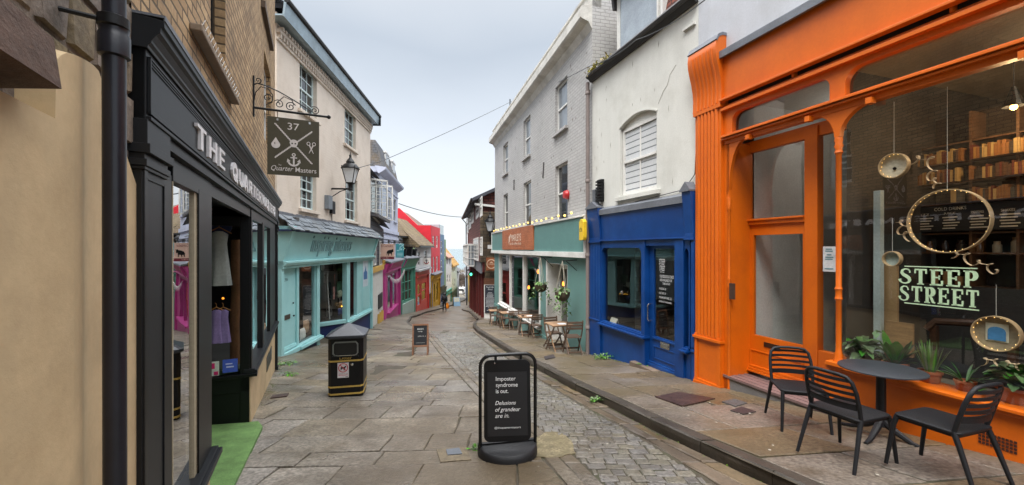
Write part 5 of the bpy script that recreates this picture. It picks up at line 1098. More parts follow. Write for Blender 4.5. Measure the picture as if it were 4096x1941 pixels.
sk = [(cx_+.05*cos(t), cz+.03+.045*sin(t)) for t in [pi*i/10-.2 for i in range(13)]]+[(cx_-.03, cz-.03), (cx_+.03, cz-.03)]
B.add([(x, -dq-e, y) for x, y in sk], [tuple(range(len(sk)))])
dr_ = [(b0+.10+.045*sin(t)*(1 if cos(t) < .3 else max(0, 1.25-cos(t))), cz-.01-.055*cos(t+pi)*(-1)*1.0) for t in [2*pi*i/20 for i in range(20)]]
B.add([(b0+.10, -dq-e, cz+.085)]+[(b0+.10+.052*cos(t), -dq-e, cz-.015+.05*sin(t)) for t in [.75-(pi+1.5)*i/14 for i in range(15)]], [tuple(range(16))])
# anchor
az = cz-.225; ribbon(B, [(cx_, az+.075), (cx_, az-.055)], .02, dq, dq+e); ribbon(B, [(cx_+.018*cos(t), az+.09+.018*sin(t)) for t in [2*pi*i/12 for i in range(12)]], .012, dq, dq+e, True); ribbon(B, [(cx_-.04, az+.05), (cx_+.04, az+.05)], .014, dq, dq+e)
ribbon(B, [(cx_+.068*sin(t), az+.012-.07*cos(t)) for t in [-1.2+2.4*i/12 for i in range(13)]], .022, dq, dq+e)
for sg in (-1, 1): B.add([(cx_+sg*.085, -dq-e, az-.02), (cx_+sg*.04, -dq-e, az-.0), (cx_+sg*.075, -dq-e, az+.035)], [(0, 1, 2)])
# scissors
sx_, sz_ = b1-.10, cz-.02
for sg in (-1, 1):
    ribbon(B, [(sx_+sg*.028, sz_-.075), (sx_-sg*.022, sz_+.035)], [.006, .018], dq, dq+e); ribbon(B, [(sx_-sg*.034+.02*cos(t), sz_+.058+.023*sin(t)) for t in [2*pi*i/12 for i in range(12)]], .009, dq, dq+e, True)
ftext(B, 'Quarter', b0+.045, b0+.31, zb_+.045, zb_+.125, dq, shear=.35); ftext(B, 'Masters', b0+.335, b1-.035, zb_+.052, zb_+.118, dq, bold=.004); ftext(B, 'The', b0+.13, b0+.165, zb_+.125, zb_+.145, dq)
B.build('emblem', SG, bd)
B = MB(); 
for sg in (-1, 1): B.add([(cx_+sg*.019+.011*cos(t), -dq-e*1.4, cz+.02+.011*sin(t)) for t in [2*pi*i/8 for i in range(8)]], [tuple(range(8))])
B.add([(b0+.082, -dq-e*1.4, cz-.0), (b0+.092, -dq-e*1.4, cz+.025), (b0+.094, -dq-e*1.4, cz-.02)], [(0, 1, 2)])
B.build('skull_eyes', mat('olive_dark', S(40, 38, 28), .7), bd)
# ------------------------------------------------------------------ left: cream building with the aqua shop
CRM = mat('cream_painted_brick', S(222, 209, 195), .65, var=.08, vs=.8, fine=.04, bump=.12, bs=14, pat='b', psize=(.24, .085), mortar=.008, pbump=.35, dirt=S(186, 168, 148), dirtamt=.5, ds=1.3)
AQUA = mat('aqua_paint', S(160, 212, 214), .45, var=.08, vs=1, fine=.03, bump=.04, dirt=S(112, 178, 186), dirtamt=.35)
NAVY = mat('navy_paint', S(26, 44, 98), .5, var=.2, bump=.05)
F = Fac((-5.853, 10.2), (-6.3925, 18.5)); G = -2.9; E = F.L
T = F.root('aqua_shop_house', 'cream painted brick house with an aqua shopfront and a slate canopy', 'building', G)
def pw(xa, xb, yt, yb, r=.18): return (F.s_(xa), F.s_(xb), F.z(xa, yb), F.z(xa, yt), r)
WN = [pw(754, 797, 148, 274), pw(867, 895, 265, 361), pw(756, 796, 418, 524), pw(869, 899, 440, 553)]
zC = .93
W0 = MB(); wall(W0, 0, E, .2, 5.9, WN); shell(W0, 0, E, -3.9, 5.9, 0, 7); W0.build('wall', CRM, T)
FRM = mat('aqua_white_frame', S(206, 222, 222), .45, var=.08)
for h_ in WN: sash(T, h_[0], h_[1], h_[2], h_[3], -.16, FRM, nx=3, ny=2, fw=.065, sill=h_[2], sm=CRM, so=.09, sw=.12)
B = MB(); B.b(-.05, E, .0, .05, 5.20, 5.26)
nD = 52
for i in range(nD): s = E*i/nD; B.b(s+.02, s+E/nD*.55, .0, .09, 5.26, 5.38)
B.b(-.05, E, .0, .10, 5.38, 5.46)
for i in range(nD): s = E*i/nD; B.b(s+.06, s+E/nD*.55+.04, .0, .13, 5.46, 5.55)
B.build('dentil_cornice', CRM, T)
B = MB(); B.b(-.35, E+.12, -.1, .34, 5.62, 5.66); B.prism([(.30, 5.62), (.34, 5.60), (.40, 5.98), (.34, 5.98)], -.35, E+.12, 's'); B.build('eaves_fascia', mat('zinc_sheet', S(150, 168, 178), .35, var=.25, metal=.3, dirt=S(110, 120, 124), dirtamt=.5), T)
B = MB(); B.tube([(-.35, -.40, 6.0), (E+.12, -.40, 6.0)], .07, 8); B.b(E+.05, E+.12, .1, .44, 5.58, 6.06); B.build('gutter', IRON, T)
MB().q((-.3, .3, 6.0), (E, .3, 6.0), (E, -3.5, 8.2), (-.3, -3.5, 8.2)).q((0, -7, 5.9), (E, -7, 5.9), (E, -3.5, 8.2), (0, -3.5, 8.2)).q((E, .3, 6), (E, -3.5, 8.2), (E, -7, 5.9)).q((0, .3, 6), (0, -3.5, 8.2), (0, -7, 5.9)).build('roof', mat('slate_roof', S(84, 88, 98), .6, var=.25, pat='b', pc=(S(90, 94, 104), S(72, 76, 86), S(40, 42, 46)), psize=(.3, .22), pbump=.7), T)
# shopfront: canopy, fascia
SLT = mat('canopy_slate', S(112, 120, 128), .6, var=.3, isl=.25, bump=.3, bs=20, dirt=S(140, 138, 128), dirtamt=.5)
zct, zcb = .86, .47; fz1 = .42; fz0 = -.14*1.0
fz1 = F.z(720, 600, .3); fz0 = F.z(708, 657, .2)
B = MB(); rr = random.Random(8)
for r_ in range(3):
    s = -.15+.12*(r_ % 2)
    while s < E+.1:
        w_ = rr.uniform(.22, .36); t0 = r_/3; t1 = (r_+1.25)/3; lift = .012*(3-r_)+rr.uniform(0, .012)
        za, zb2 = zct-(zct-zcb)*t0, zct-(zct-zcb)*t1+rr.uniform(-.02, .02); da, db = .04+.42*t0, .04+.42*t1
        B.add([(s, -da, za+.0), (s+w_-.012, -da, za+.0), (s+w_-.012, -db, zb2+.02), (s, -db, zb2+.02+rr.uniform(-.01, .01)), (s, -da, za+.018), (s+w_-.012, -da, za+.018), (s+w_-.012, -db-.01, zb2+.045), (s, -db-.01, zb2+.045)], [(0, 1, 2, 3), (4, 5, 6, 7), (3, 2, 6, 7), (0, 3, 7, 4), (1, 2, 6, 5)]); s += w_
cn = B.build('canopy', SLT, T)
B = MB(); n = 30
for i in range(n): a = -.1+(E+.15)*i/n; q_ = rr.uniform(-.02, .02); B.b(a, a+(E+.15)/n-.01, .0, .06, zct-.02+q_, zct+.07+q_)
B.build('lead_flashing', LEAD, cn)
MB().b(-.1, E+.05, .0, .40, zcb-.03, zcb+.01).build('soffit', NAVY, cn)
B = MB(); B.prism([(.0, fz0), (.12, fz0), (.30, zcb-.02), (.0, zcb-.02)], .12, E-.1, 's'); B.prism([(.0, fz0-.14), (.2, fz0-.13), (.24, fz0-.06), (.24, fz0-.02), (.16, fz0), (.0, fz0)], .0, E, 's'); B.b(.0, E, .0, .15, fz0-.2, fz0-.14)
fa = B.build('fascia', AQUA, T, bevel=.004)
l0, l1 = F.s_(786, .25), F.s_(885, .25); B = MB(); dq = .17
vs_, fs_ = text_verts('inspiring interiors', 1., 0, space=1.02, bold=.004)
ftext(B, 'inspiring interiors', l0, l1, fz0+.07, zcb-.10, .0, ext=.03)
hh = zcb-.02-fz0; B.v = [(x, y-.125-.18*(z-fz0)/hh, z) for x, y, z in B.v]; B.build('lettering', mat('letters_grey_aqua', S(132, 168, 172), .5, var=0), fa)
B = MB(); 
for a, b_ in ((.0, .14), (E-.16, E)): B.prism([(.0, fz0-.2), (.16, fz0-.2), (.16, fz0), (.42, zcb+.06), (.42, zcb+.1), (.0, zcb+.1)], a, b_, 's'); B.b(a, b_, -.1, .12, -4, fz0-.2)
B.build('pilaster', AQUA, T, bevel=.004)
gz = -2.75; zbot = F.z(708, 895)
sd0, sd1 = F.s_(709), F.s_(743); sw0, sw1 = F.s_(748), F.s_(793); sl0, sc0 = F.s_(800), F.s_(868); sr0, sr1 = F.s_(876), F.s_(896); se = F.s_(923)
zh = fz0-.2
dtop = F.z(712, 677); dbot = F.z(710, 886)
B = MB(); B.b(.12, sd0, -.1, .05, -3.4, zh).b(sd1, sw0, -.1, .05, -3.2, zh).b(sd0, sd1, -.1, .05, dtop+.03, zh).b(sw1, sl0, -.1, .06, -3.3, zh).b(sw0, sw1, -.1, .05, F.z(748, 671), zh).b(sc0, sr0, -.1, .07, F.z(875, 805), zh).b(sr1, E-.1, -.1, .04, F.z(900, 785)-.1, zh).b(sr0, sr1, -.08, .05, F.z(876, 658), zh).b(sl0, sc0, -.08, .05, F.z(869, 659), zh)
B.b(F.s_(908), se, .04, .055, F.z(910, 783)+.1, zh-.03)
B.build('shop_frame', AQUA, T, bevel=.005)
B = MB(); B.b(sd0, sd1, -.06, .0, dbot, dtop+.03); B.b(sd0, sd1, -.05, .05, dbot, dbot+.05).b(sd0, sd1, .0, .03, dbot+.05, dbot+.09); dr = B.build('door', AQUA, T, bevel=.006)
B = MB(); ftext(B, '39A', F.s_(716), F.s_(724), F.z(717, 708), F.z(717, 700), .002); B.build('number', BLACK, dr)
MB().b(F.s_(713), F.s_(729), .0, .015, F.z(715, 806), F.z(715, 794)).build('letter_plate', mat('bronze_dark', S(90, 84, 76), .4, metal=.5), dr)
o = MB().ball((F.s_(736), -.035, F.z(736, 794)), .025); o.ball((F.s_(736), -.02, F.z(736, 762)), .02); o.build('handle', BLACK, dr, smooth=True)
zs1 = F.z(748, 870, .05)
wz1 = F.z(748, 671); fr = MB().b(sw0, sw0+.03, -.06, .0, zs1, wz1).b(sw1-.03, sw1, -.06, .0, zs1, wz1).build('display_window', AQUA, T); MB().q((sw0, -.03, zs1), (sw1, -.03, zs1), (sw1, -.03, wz1), (sw0, -.03, wz1)).build('pane', GL, fr)
B = MB(); B.b(sw0-.1, sl0+.05, -.05, .16, zs1-.12, zs1-.04).b(sw0-.06, sl0+.02, -.05, .10, zs1-.04, zs1).b(sd0-.1, sd1+.2, -.05, .12, dbot-.14, dbot-.02); B.build('window_sill', AQUA, T, bevel=.008)
zs2 = F.z(877, 803); wz2 = F.z(876, 658)
sk = .5; ang = (sc0-.85, -.85)     # splayed pane from the corner post back into the lobby
B = MB(); B.add([(ang[0], -ang[1], zs2-.06), (sc0+.02, 0, zs2-.06), (sc0+.02, 0, zs2+.08), (ang[0], -ang[1], zs2+.08), (ang[0]-.06, -ang[1]-.06, zs2-.06), (sc0-.06, -.06, zs2-.06), (sc0-.06, -.06, zs2+.05), (ang[0]-.06, -ang[1]-.06, zs2+.05)], [(4, 5, 6, 7), (3, 2, 6, 7), (0, 1, 5, 4)])
B.b(sc0-.02, E-.08, -.05, .14, zs2-.12, zs2-.03).b(sc0, E-.1, -.05, .09, zs2-.03, zs2+.02); B.build('bay_sill', AQUA, T)
fr = MB().b(sr0, sr0+.03, -.05, .01, zs2, wz2).build('bay_window', AQUA, T); B = MB(); B.q((sr0, -.03, zs2), (sr1, -.03, zs2), (sr1, -.03, wz2), (sr0, -.03, wz2)).q((sc0, -.01, zs2), (ang[0], ang[1], zs2), (ang[0], ang[1], wz2), (sc0, -.01, wz2)); B.build('pane', GLP, fr)
B = MB(); B.b(sd1+.1, sl0, -.1, .03, -3.6, zs1-.12).b(sc0, E-.1, -.08, .03, -4.2, zs2-.12); B.add([(ang[0], -ang[1], -3.8), (sc0, 0, -3.8), (sc0, 0, zs2-.06), (ang[0], -ang[1], zs2-.06)], [(0, 1, 2, 3)]); B.build('stall_riser', NAVY, T)
ps = MB().b(F.s_(909.5), F.s_(922), .056, .062, F.z(910, 722), F.z(910, 652)).build('poster', mat('poster_white', S(196, 210, 220), .5), T)
B = MB(); a0, a1 = F.s_(911), F.s_(920); z0, z1 = F.z(913, 703), F.z(913, 668); B.prism([(a0, z0), (a1, z0), (a1, z0+(z1-z0)*.5), ((a0+a1)/2+.1, z0+(z1-z0)*.62), ((a0+a1)/2+.05, z1), ((a0+a1)/2-.1, z0+(z1-z0)*.6), (a0, z0+(z1-z0)*.5)], .063, .066, 'd'); B.b(a0+.1, a0+.2, .063, .068, z0-.0, z0+.3); B.build('house_emblem', mat('poster_blue', S(70, 116, 168), .5), ps)
B = MB(); B.q((sc0, -.1, zs2), (E-.1, -.1, zs2), (E-.1, -2.5, zs2), (ang[0]-.3, -2.5, zs2), (ang[0]-.3, -.9, zs2)).q((ang[0]-.4, -2.5, -3.5), (E-.1, -2.5, -3.5), (E-.1, -2.5, zh), (ang[0]-.4, -2.5, zh)).q((sw0, -.1, zh-.02), (E-.1, -.1, zh-.02), (E-.1, -2.5, zh-.02), (sw0, -2.5, zh-.02)).q((E-.1, -.1, -3), (E-.1, -2.5, -3), (E-.1, -2.5, zh), (E-.1, -.1, zh)).q((sw0-.02, -.1, -3), (sw0-.02, -2.5, -3), (sw0-.02, -2.5, zh), (sw0-.02, -.1, zh)).q((sw0, -2.5, -3.3), (sc0, -2.5, -3.3), (sc0, -2.5, zh), (sw0, -2.5, zh)).q((sw0, -.05, zs1), (sl0, -.05, zs1), (sl0, -1, zs1), (sw0, -1, zs1)).q((sl0-.02, .0, -3.3), (sl0-.02, -.1, zh), (sl0-.02, -1.2, zh), (sl0-.02, -1.2, -3.3))
B.q((sl0, .05, -3.25), (sc0+.2, .05, -3.5), (sc0+.2, -2.5, -3.5), (sl0, -2.5, -3.25)); B.build('interior', mat('aqua_shop_room', S(62, 64, 66), .8, var=.3), T)
FI = F
def stand(name, lab, cat, B, m, px, py, d, group=None, smooth=True):
    s, z = FI.at(px, py, d); o = B.build(name, m, None, smooth=smooth); o.location = FI.w(s, d, z); o.rotation_euler = (0, 0, FI.rz); return tag(o, lab, cat, group)
Td = thing('ladder_rack', 'white ladder display rack draped with striped throws in the aqua shop window', 'display rack', FI.w(*(lambda s, z: (s, -.75, z))(*FI.at(826, 800, -.75))), FI.rz+.5)
B = MB(); 
for x in (-.32, .32): B.tube([(x, 0, 0), (x, .1, 1.7)], .02, 6)
for z in (.25, .6, .95, 1.3, 1.6): B.tube([(-.32, .06*z, z), (.32, .06*z, z)], .015, 6)
B.build('frame', WHITE, Td)
for z, c, hh in ((.72, (S(190, 190, 186), S(80, 80, 82), S(190, 190, 186)), .6), (1.36, (S(96, 112, 116), S(84, 100, 104), S(96, 112, 116)), .62)):
    B = MB(); 
    for i in range(13): x = -.29+.58*i/12; q = .03*sin(i*1.7); B.v += [(x, -.05+q*.3, z), (x*1.08, -.08+q, z-hh*.5), (x*1.12, -.07+q*1.3, z-hh)]
    for i in range(12): a = 3*i; B.f += [(a, a+1, a+4, a+3), (a+1, a+2, a+5, a+4)]; B.mi += [0, 0]
    B.build('throw', mat('throw_%d' % (hh > .6), c[0], .9, pat='b', pc=c, psize=(9, .12), mortar=.002, pbump=0) if hh < .61 else mat('throw_teal', S(92, 108, 112), .9, var=.3), Td, smooth=True)
def cushion(px, py, d, w_, h_, m, lab):
    B = MB(); n = 8; 
    for j in range(n+1):
        for i in range(n+1): u, v = i/n*2-1, j/n*2-1; t = (1-u**4)*(1-v**4); B.v.append((u*w_, -.08*t, v*h_+h_))
    for j in range(n):
        for i in range(n): a = j*(n+1)+i; B.f.append((a, a+1, a+n+2, a+n+1)); B.mi.append(0)
    stand('cushion', lab, 'cushion', B, m, px, py, d, 'cushions in the aqua shop window')
cushion(853, 735, -.7, .24, .22, mat('cushion_green', S(84, 128, 104), .9, var=.2), 'green patterned cushion on the aqua shop shelf')
cushion(854, 748, -.55, .2, .14, mat('cushion_print', S(170, 180, 160), .9, var=.5, vs=22), 'pale flowered cushion below the green one in the aqua shop')
cushion(856, 792, -.5, .26, .14, mat('cushion_navy', S(58, 72, 120), .9, var=.4, vs=16), 'blue patterned cushion at the foot of the aqua shop window')
cushion(769, 838, -.25, .17, .2, mat('cushion_tan', S(196, 160, 130), .9, var=.2), 'tan cushion leaning in the window beside the aqua door')
cushion(760, 855, -.15, .14, .17, mat('cushion_white', S(220, 220, 216), .9, var=.1), 'white card with initials at the front of the aqua door window')
stand('apron', 'pink apron hanging on the ladder rack in the aqua shop', 'apron', MB().add([(-.12, 0, 0), (.12, .02, -.02), (.06, 0, .95), (-.02, 0, .95), (.0, -.02, .5), (-.13, 0, .45)], [(0, 1, 4, 5), (1, 2, 3, 4)]), mat('pink_cloth', S(206, 150, 146), .9), 841, 752, -.55, smooth=False)
for (x, lab) in ((812, 'white round wall plate, left, high in the aqua shop'), (843, 'white round wall plate, right, high in the aqua shop')): stand('wall_plate', lab, 'plate', MB().tube([(0, 0, 0), (0, .02, 0)], .17, 20), mat('plate_grey', S(176, 180, 178), .4), x, 672, -1.3, 'plates in the aqua shop', smooth=False)
stand('shop_shelf', 'white shelf under the green cushion in the aqua shop', 'shelf', MB().box(-.3, .4, 0, .3, -.03, 0).box(.25, .29, 0, .04, -1.0, -.03), WHITE, 850, 742, -.8, smooth=False)
Tb = thing('gift_basket', 'basket of brown gifts lit by small warm lights in the aqua shop', 'basket', FI.w(*(lambda s, z: (s, -.6, z))(*FI.at(856, 770, -.6))), FI.rz)
B = MB()
for i in range(12): B.ball((R.uniform(-.25, .25), R.uniform(-.1, .1), R.uniform(0, .16)), R.uniform(.05, .09), 8, 5)
B.build('wrapped_gifts', mat('kraft_paper', S(176, 142, 104), .8, isl=.3), Tb); B = MB()
for i in range(5): B.ball((-.22+.11*i, -.13, .02+.03*(i % 2)), .022, 8, 5)
B.build('small_lights', lamp_mat('gift_light', S(255, 190, 60), 2.5), Tb)
B = MB(); a, z = F.at(821, 509); B.b(a-.17, a+.17, .0, .14, z-.22, z+.22); wallobj(B, F, 'junction_box', mat('grey_box', S(126, 134, 142), .5), 'pale grey junction box below the lamp on the cream house', 'junction box', bevel=.01)
B = MB(); a, z = F.at(833, 520); B.b(a-.16, a+.12, .0, .1, z-.24, z+.18); B.tube([(a, -.02, z-.24), (a+.02, -.02, z-.7), (a-.03, -.02, z-.95), (a+.05, -.02, z-1.15)], .012, 6); wallobj(B, F, 'cable_box', BLACK, 'black box half behind the grey junction box', 'junction box', bevel=.01)
for (x, y, lab) in ((741, 555, 'small floodlight at the left end of the slate canopy'), (835, 575, 'twin floodlight in the middle of the slate canopy'), (918, 588, 'small floodlight at the right end of the slate canopy')):
    s, z = F.at(x, y, .12); To = thing('floodlight', lab, 'lamp', F.w(s, .12, z), F.rz, 'floodlights on the slate canopy')
    B = MB(); B.tube([(0, .1, -.1), (0, 0, 0)], .02, 6); B.build('arm', IRON, To)
    for k in ((-.12, .12) if x == 835 else (0,)): B = MB(); B.box(k-.09, k+.09, -.09, .03, -.05, .09); B.build('lamp_head', mat('flood_grey', S(86, 84, 82), .5), To, bevel=.01)
def lantern(name, lab, loc, rz, arm=.55, s=1., side=1, group='victorian lanterns'):
    """lantern on a wall bracket; local origin at the lantern's foot, bracket runs to local -x"""
    T = thing(name, lab, 'lamp', loc, rz, group)
    B = MB(); B.tube([(-arm*s, 0, -.28*s), (-arm*s, 0, .02*s), (-arm*s*.9, 0, .06*s), (0, 0, .06*s)], .028*s, 8); B.tube([(-arm*s*.95, 0, -.2*s), (-arm*.5*s, 0, -.02*s), (-arm*.15*s, 0, .05*s)], .014*s, 6); B.box(-arm*s-.06*s, -arm*s, -.06*s, .06*s, -.36*s, .06*s)
    B.lathe([(.05*s, .0), (.075*s, .04*s), (.06*s, .10*s), (.07*s, .2*s), (.1*s, .23*s)], 12); B.build('bracket', IRON, T, smooth=True)
    zb_, zt = .24*s, .68*s; rb, rt = .11*s, .215*s; B = MB()
    for i in range(4):
        a = pi/4+pi/2*i; p, q = (rb*1.25*cos(a), rb*1.25*sin(a)), (rt*1.25*cos(a), rt*1.25*sin(a)); B.tube([(p[0], p[1], zb_), (q[0], q[1], zt)], .014*s, 6); B.ball((q[0]*1.03, q[1]*1.03, zt+.05*s), .022*s, 6, 4)
    for r, z in ((rb, zb_), (rt, zt)): 
        for i in range(4): a = pi/4+pi/2*i; b_ = a+pi/2; B.tube([(r*1.25*cos(a), r*1.25*sin(a), z), (r*1.25*cos(b_), r*1.25*sin(b_), z)], .014*s, 6)
    fr = B.build('lantern_frame', IRON, T)
    B = MB(); B.lathe([(rt*1.3, zt+.0), (rt*1.25, zt+.03*s), (rt*.85, zt+.13*s), (rt*.55, zt+.17*s), (rt*.6, zt+.20*s), (rt*.42, zt+.27*s), (rt*.25, zt+.31*s), (.03*s, zt+.36*s), (.04*s, zt+.40*s), (.022*s, zt+.43*s), (.004*s, zt+.52*s)], 12); B.build('lantern_roof', IRON, T, smooth=True)
    B = MB()
    for i in range(4):
        a = pi/4+pi/2*i; b_ = a+pi/2; B.add([(rb*1.22*cos(a), rb*1.22*sin(a), zb_), (rb*1.22*cos(b_), rb*1.22*sin(b_), zb_), (rt*1.22*cos(b_), rt*1.22*sin(b_), zt), (rt*1.22*cos(a), rt*1.22*sin(a), zt)], [(0, 1, 2, 3)])
    B.build('pane', mat('frosted_pane', S(222, 226, 230), .4, var=.05), fr); return T
lantern('wall_lantern', 'black victorian lantern bracketed from the cream house wall', F.w(F.s_(834), .62, F.z(858, 470, .62)), F.rz-pi/2, arm=.60, s=1.1)
# ------------------------------------------------------------------ left: houses further down the hill
def q4(F, x0, x1, y0, y1, d=0.): return (F.s_(x0, d), F.s_(x1, d), F.z(x0, y1, d), F.z(x0, y0, d))
SH = mat('dark_weatherboard', S(72, 76, 84), .6, var=.3, pat='b', pc=(S(76, 80, 90), S(62, 66, 74), S(30, 32, 36)), psize=(3, .2), mortar=.02, pbump=1.)
SLATE = mat('mansard_slate', S(84, 86, 92), .6, var=.25, pat='b', pc=(S(92, 94, 100), S(72, 74, 80), S(40, 42, 46)), psize=(.22, .15), mortar=.012, pbump=.7, dirt=S(126, 100, 52), dirtamt=.5, ds=.9)
MAUVE = mat('pale_mauve_render', S(196, 202, 222), .65, var=.07, dirt=S(166, 172, 188), dirtamt=.4)
YEL = mat('mustard_trim', S(206, 166, 84), .5, var=.15)
WBRICK = mat('white_painted_brick', S(214, 214, 210), .6, var=.1, pat='b', psize=(.5, .25), pbump=.6, dirt=S(170, 168, 160), dirtamt=.4)
# weatherboarded house
F = Fac((-6.40, 18.56), (-7.2, 23.0)); E = F.L; G = -4.1
T = F.root('weatherboard_house', 'dark weatherboarded house with white ground floor and mustard trim', 'building', G)
B = MB(); zA, zB = F.z(925, 537), F.z(963, 577); zm0, zm1 = F.z(930, 712), F.z(962, 690)
B.prism([(.0, -.95), (E, -.75), (E, zB), (0, zA)], -4, .0, 'd'); B.build('wall', SH, T)
B = MB(); B.prism([(.0, -4.6), (E, -4.6), (E, -.79), (.0, -.99)], -4, -.01, 'd'); B.build('ground_floor_wall', WBRICK, T)
B = MB(); B.b(E-.5, E, .0, .12, -.9, -.62).b(0, E-.55, .0, .1, -1.12, -.86); B.build('fascia', YEL, T)
B = MB(); B.prism([(-.0, zA-.02), (.35, zA-.1), (.35, zA+.06), (-.0, zA+.14)], 0, E, 's'); B.q((0, .35, zA+.02), (E, .35, zB+.02), (E, -2.5, zB+1.2), (0, -2.5, zA+1.2)); B.build('roof', SLATE, T)
for (x0, x1, y0, y1) in ((937, 943, 592, 668), (953, 957, 606, 668)):
    h_ = q4(F, x0, x1, y0, y1); sash(T, h_[0], h_[1], h_[2], h_[3], .02, nx=1, ny=2)
B = MB()
for k in range(3): s = E*(.45+.15*k); B.prism([(s, -4.35), (s+.12, -4.35), (s+.2, -3.4), (s+.12, -3.3)], .0, .12, 'd')
B.build('corner_bracket', YEL, T)
h_ = q4(F, 951, 960, 742, 778); B = MB(); B.b(h_[0], h_[1], .0, .05, h_[2], h_[3]); B.build('cellar_door', mat('cellar_black', S(40, 42, 46), .5), T)
# slate clad oriel with open casements
To = F.root('slate_oriel_house', 'slate hung upper storey with a pitched roof and open white casements', 'building', -.2)
a0, a1 = .3, E+.1; zo0, zo1 = 1.55, 3.75
B = MB(); B.b(a0, a1, -2.8, -.35, 1.3, zo1); B.build('wall', mat('dark_slate_hanging', S(62, 64, 70), .6, var=.2, pat='b', pc=(S(66, 68, 76), S(54, 56, 62), S(34, 34, 38)), psize=(.25, .2), pbump=.6), To)
B = MB(); B.q((a0-.2, -.05, zo1-.05), (a1+.1, -.05, zo1-.05), (a1+.1, -1.6, zo1+1.0), (a0-.2, -1.6, zo1+1.0)).q((a0-.2, -.05, zo1-.05), (a0-.2, -1.6, zo1+1.0), (a0-.2, -2.9, zo1+.1)); B.build('roof', SLATE, To)
B = MB(); B.b(a0, a1, -.38, -.02, 1.35, 1.6); B.b(a0-.0, a0+.06, -1.2, -.2, 1.6, zo1-.1); B.build('sill', WHITE, To)
for k, (s, an) in enumerate(((1.9, .9), (3.9, 1.0))):
    B = MB(); B.M = Matrix.Translation((s, .34, 0)) @ Matrix.Rotation(-an, 4, 'Z'); B.box(0, .06, -.03, .03, 1.6, 3.5).box(.94, 1.0, -.03, .03, 1.6, 3.5).box(0, 1, -.03, .03, 1.58, 1.66).box(0, 1, -.03, .03, 3.44, 3.52)
    for i in (1, 2): B.box(i/3-.015, i/3+.015, -.02, .02, 1.6, 3.5)
    for j in range(1, 5): B.box(0, 1, -.02, .02, 1.6+1.9*j/5-.015, 1.6+1.9*j/5+.015)
    f_ = B.build('casement', WHITE, To); P = MB(); P.M = B.M; P.quad((0, 0, 1.6), (1, 0, 1.6), (1, 0, 3.5), (0, 0, 3.5)); P.build('pane', GLP, f_)
h_ = (a0+.3, a1-.3); B = MB(); B.b(h_[0], h_[1], -.36, -.33, 1.65, 3.5); B.build('pane', PANE, To)
# mauve house with mansard, over the pink shop
F = Fac((-7.5, 23.2), (-8.5, 30.5)); E = F.L; G = -4.3
T = F.root('mansard_house', 'pale mauve rendered house with slate mansard roof and two dormers', 'building', G)
W = [q4(F, 977, 984, 494, 548), q4(F, 990, 997, 498, 556), q4(F, 969, 975, 480, 540), q4(F, 976, 982, 598, 650), q4(F, 990, 996, 598, 650)]
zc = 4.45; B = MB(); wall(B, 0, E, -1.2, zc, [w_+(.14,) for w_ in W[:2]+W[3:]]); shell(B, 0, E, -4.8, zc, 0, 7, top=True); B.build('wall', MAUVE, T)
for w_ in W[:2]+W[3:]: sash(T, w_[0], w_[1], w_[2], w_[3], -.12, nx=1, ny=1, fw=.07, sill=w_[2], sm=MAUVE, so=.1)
B = MB(); B.prism([(.0, zc-.25), (.1, zc-.2), (.38, zc), (.42, zc+.12), (-.2, zc+.2)], -.35, E+.3, 's'); B.b(-.3, 0, -7, .1, zc-.15, zc+.15); B.b(0, E, .0, .06, zc-.75, zc-.68).b(0, E, .0, .10, F.z(990, 590), F.z(990, 582)).b(0, E, .0, .06, F.z(990, 604), F.z(990, 598))
B.build('cornice', MAUVE, T)
zt = zc+1.75; B = MB(); i_ = .26
B.add([(-.05, -.1, zc+.15), (E+.05, -.1, zc+.15), (E+.05, 6, zc+.15), (-.05, 6, zc+.15), (i_*.7, i_+.0, zt), (E-i_*.5, i_, zt), (E-i_*.5, 5.2, zt), (i_*.7, 5.2, zt)], [(0, 1, 5, 4), (1, 2, 6, 5), (2, 3, 7, 6), (3, 0, 4, 7), (4, 5, 6, 7)]); B.build('roof', SLATE, T)
for (x0, x1, y0, y1) in ((966, 974, 402, 436), (983, 990, 414, 447)):
    a, b_ = F.s_(x0, -.2), F.s_(x1, -.2); z0, z1 = zc+.45, zc+1.6; B = MB(); B.b(a, b_, -.6, -.10, z0, z1).b(a-.06, b_+.06, -.6, -.05, z1, z1+.1); dm = B.build('dormer', WHITE, T); MB().b(a+.15, b_-.15, -.10, -.08, z0+.1, z1-.1).build('pane', PANE2, dm)
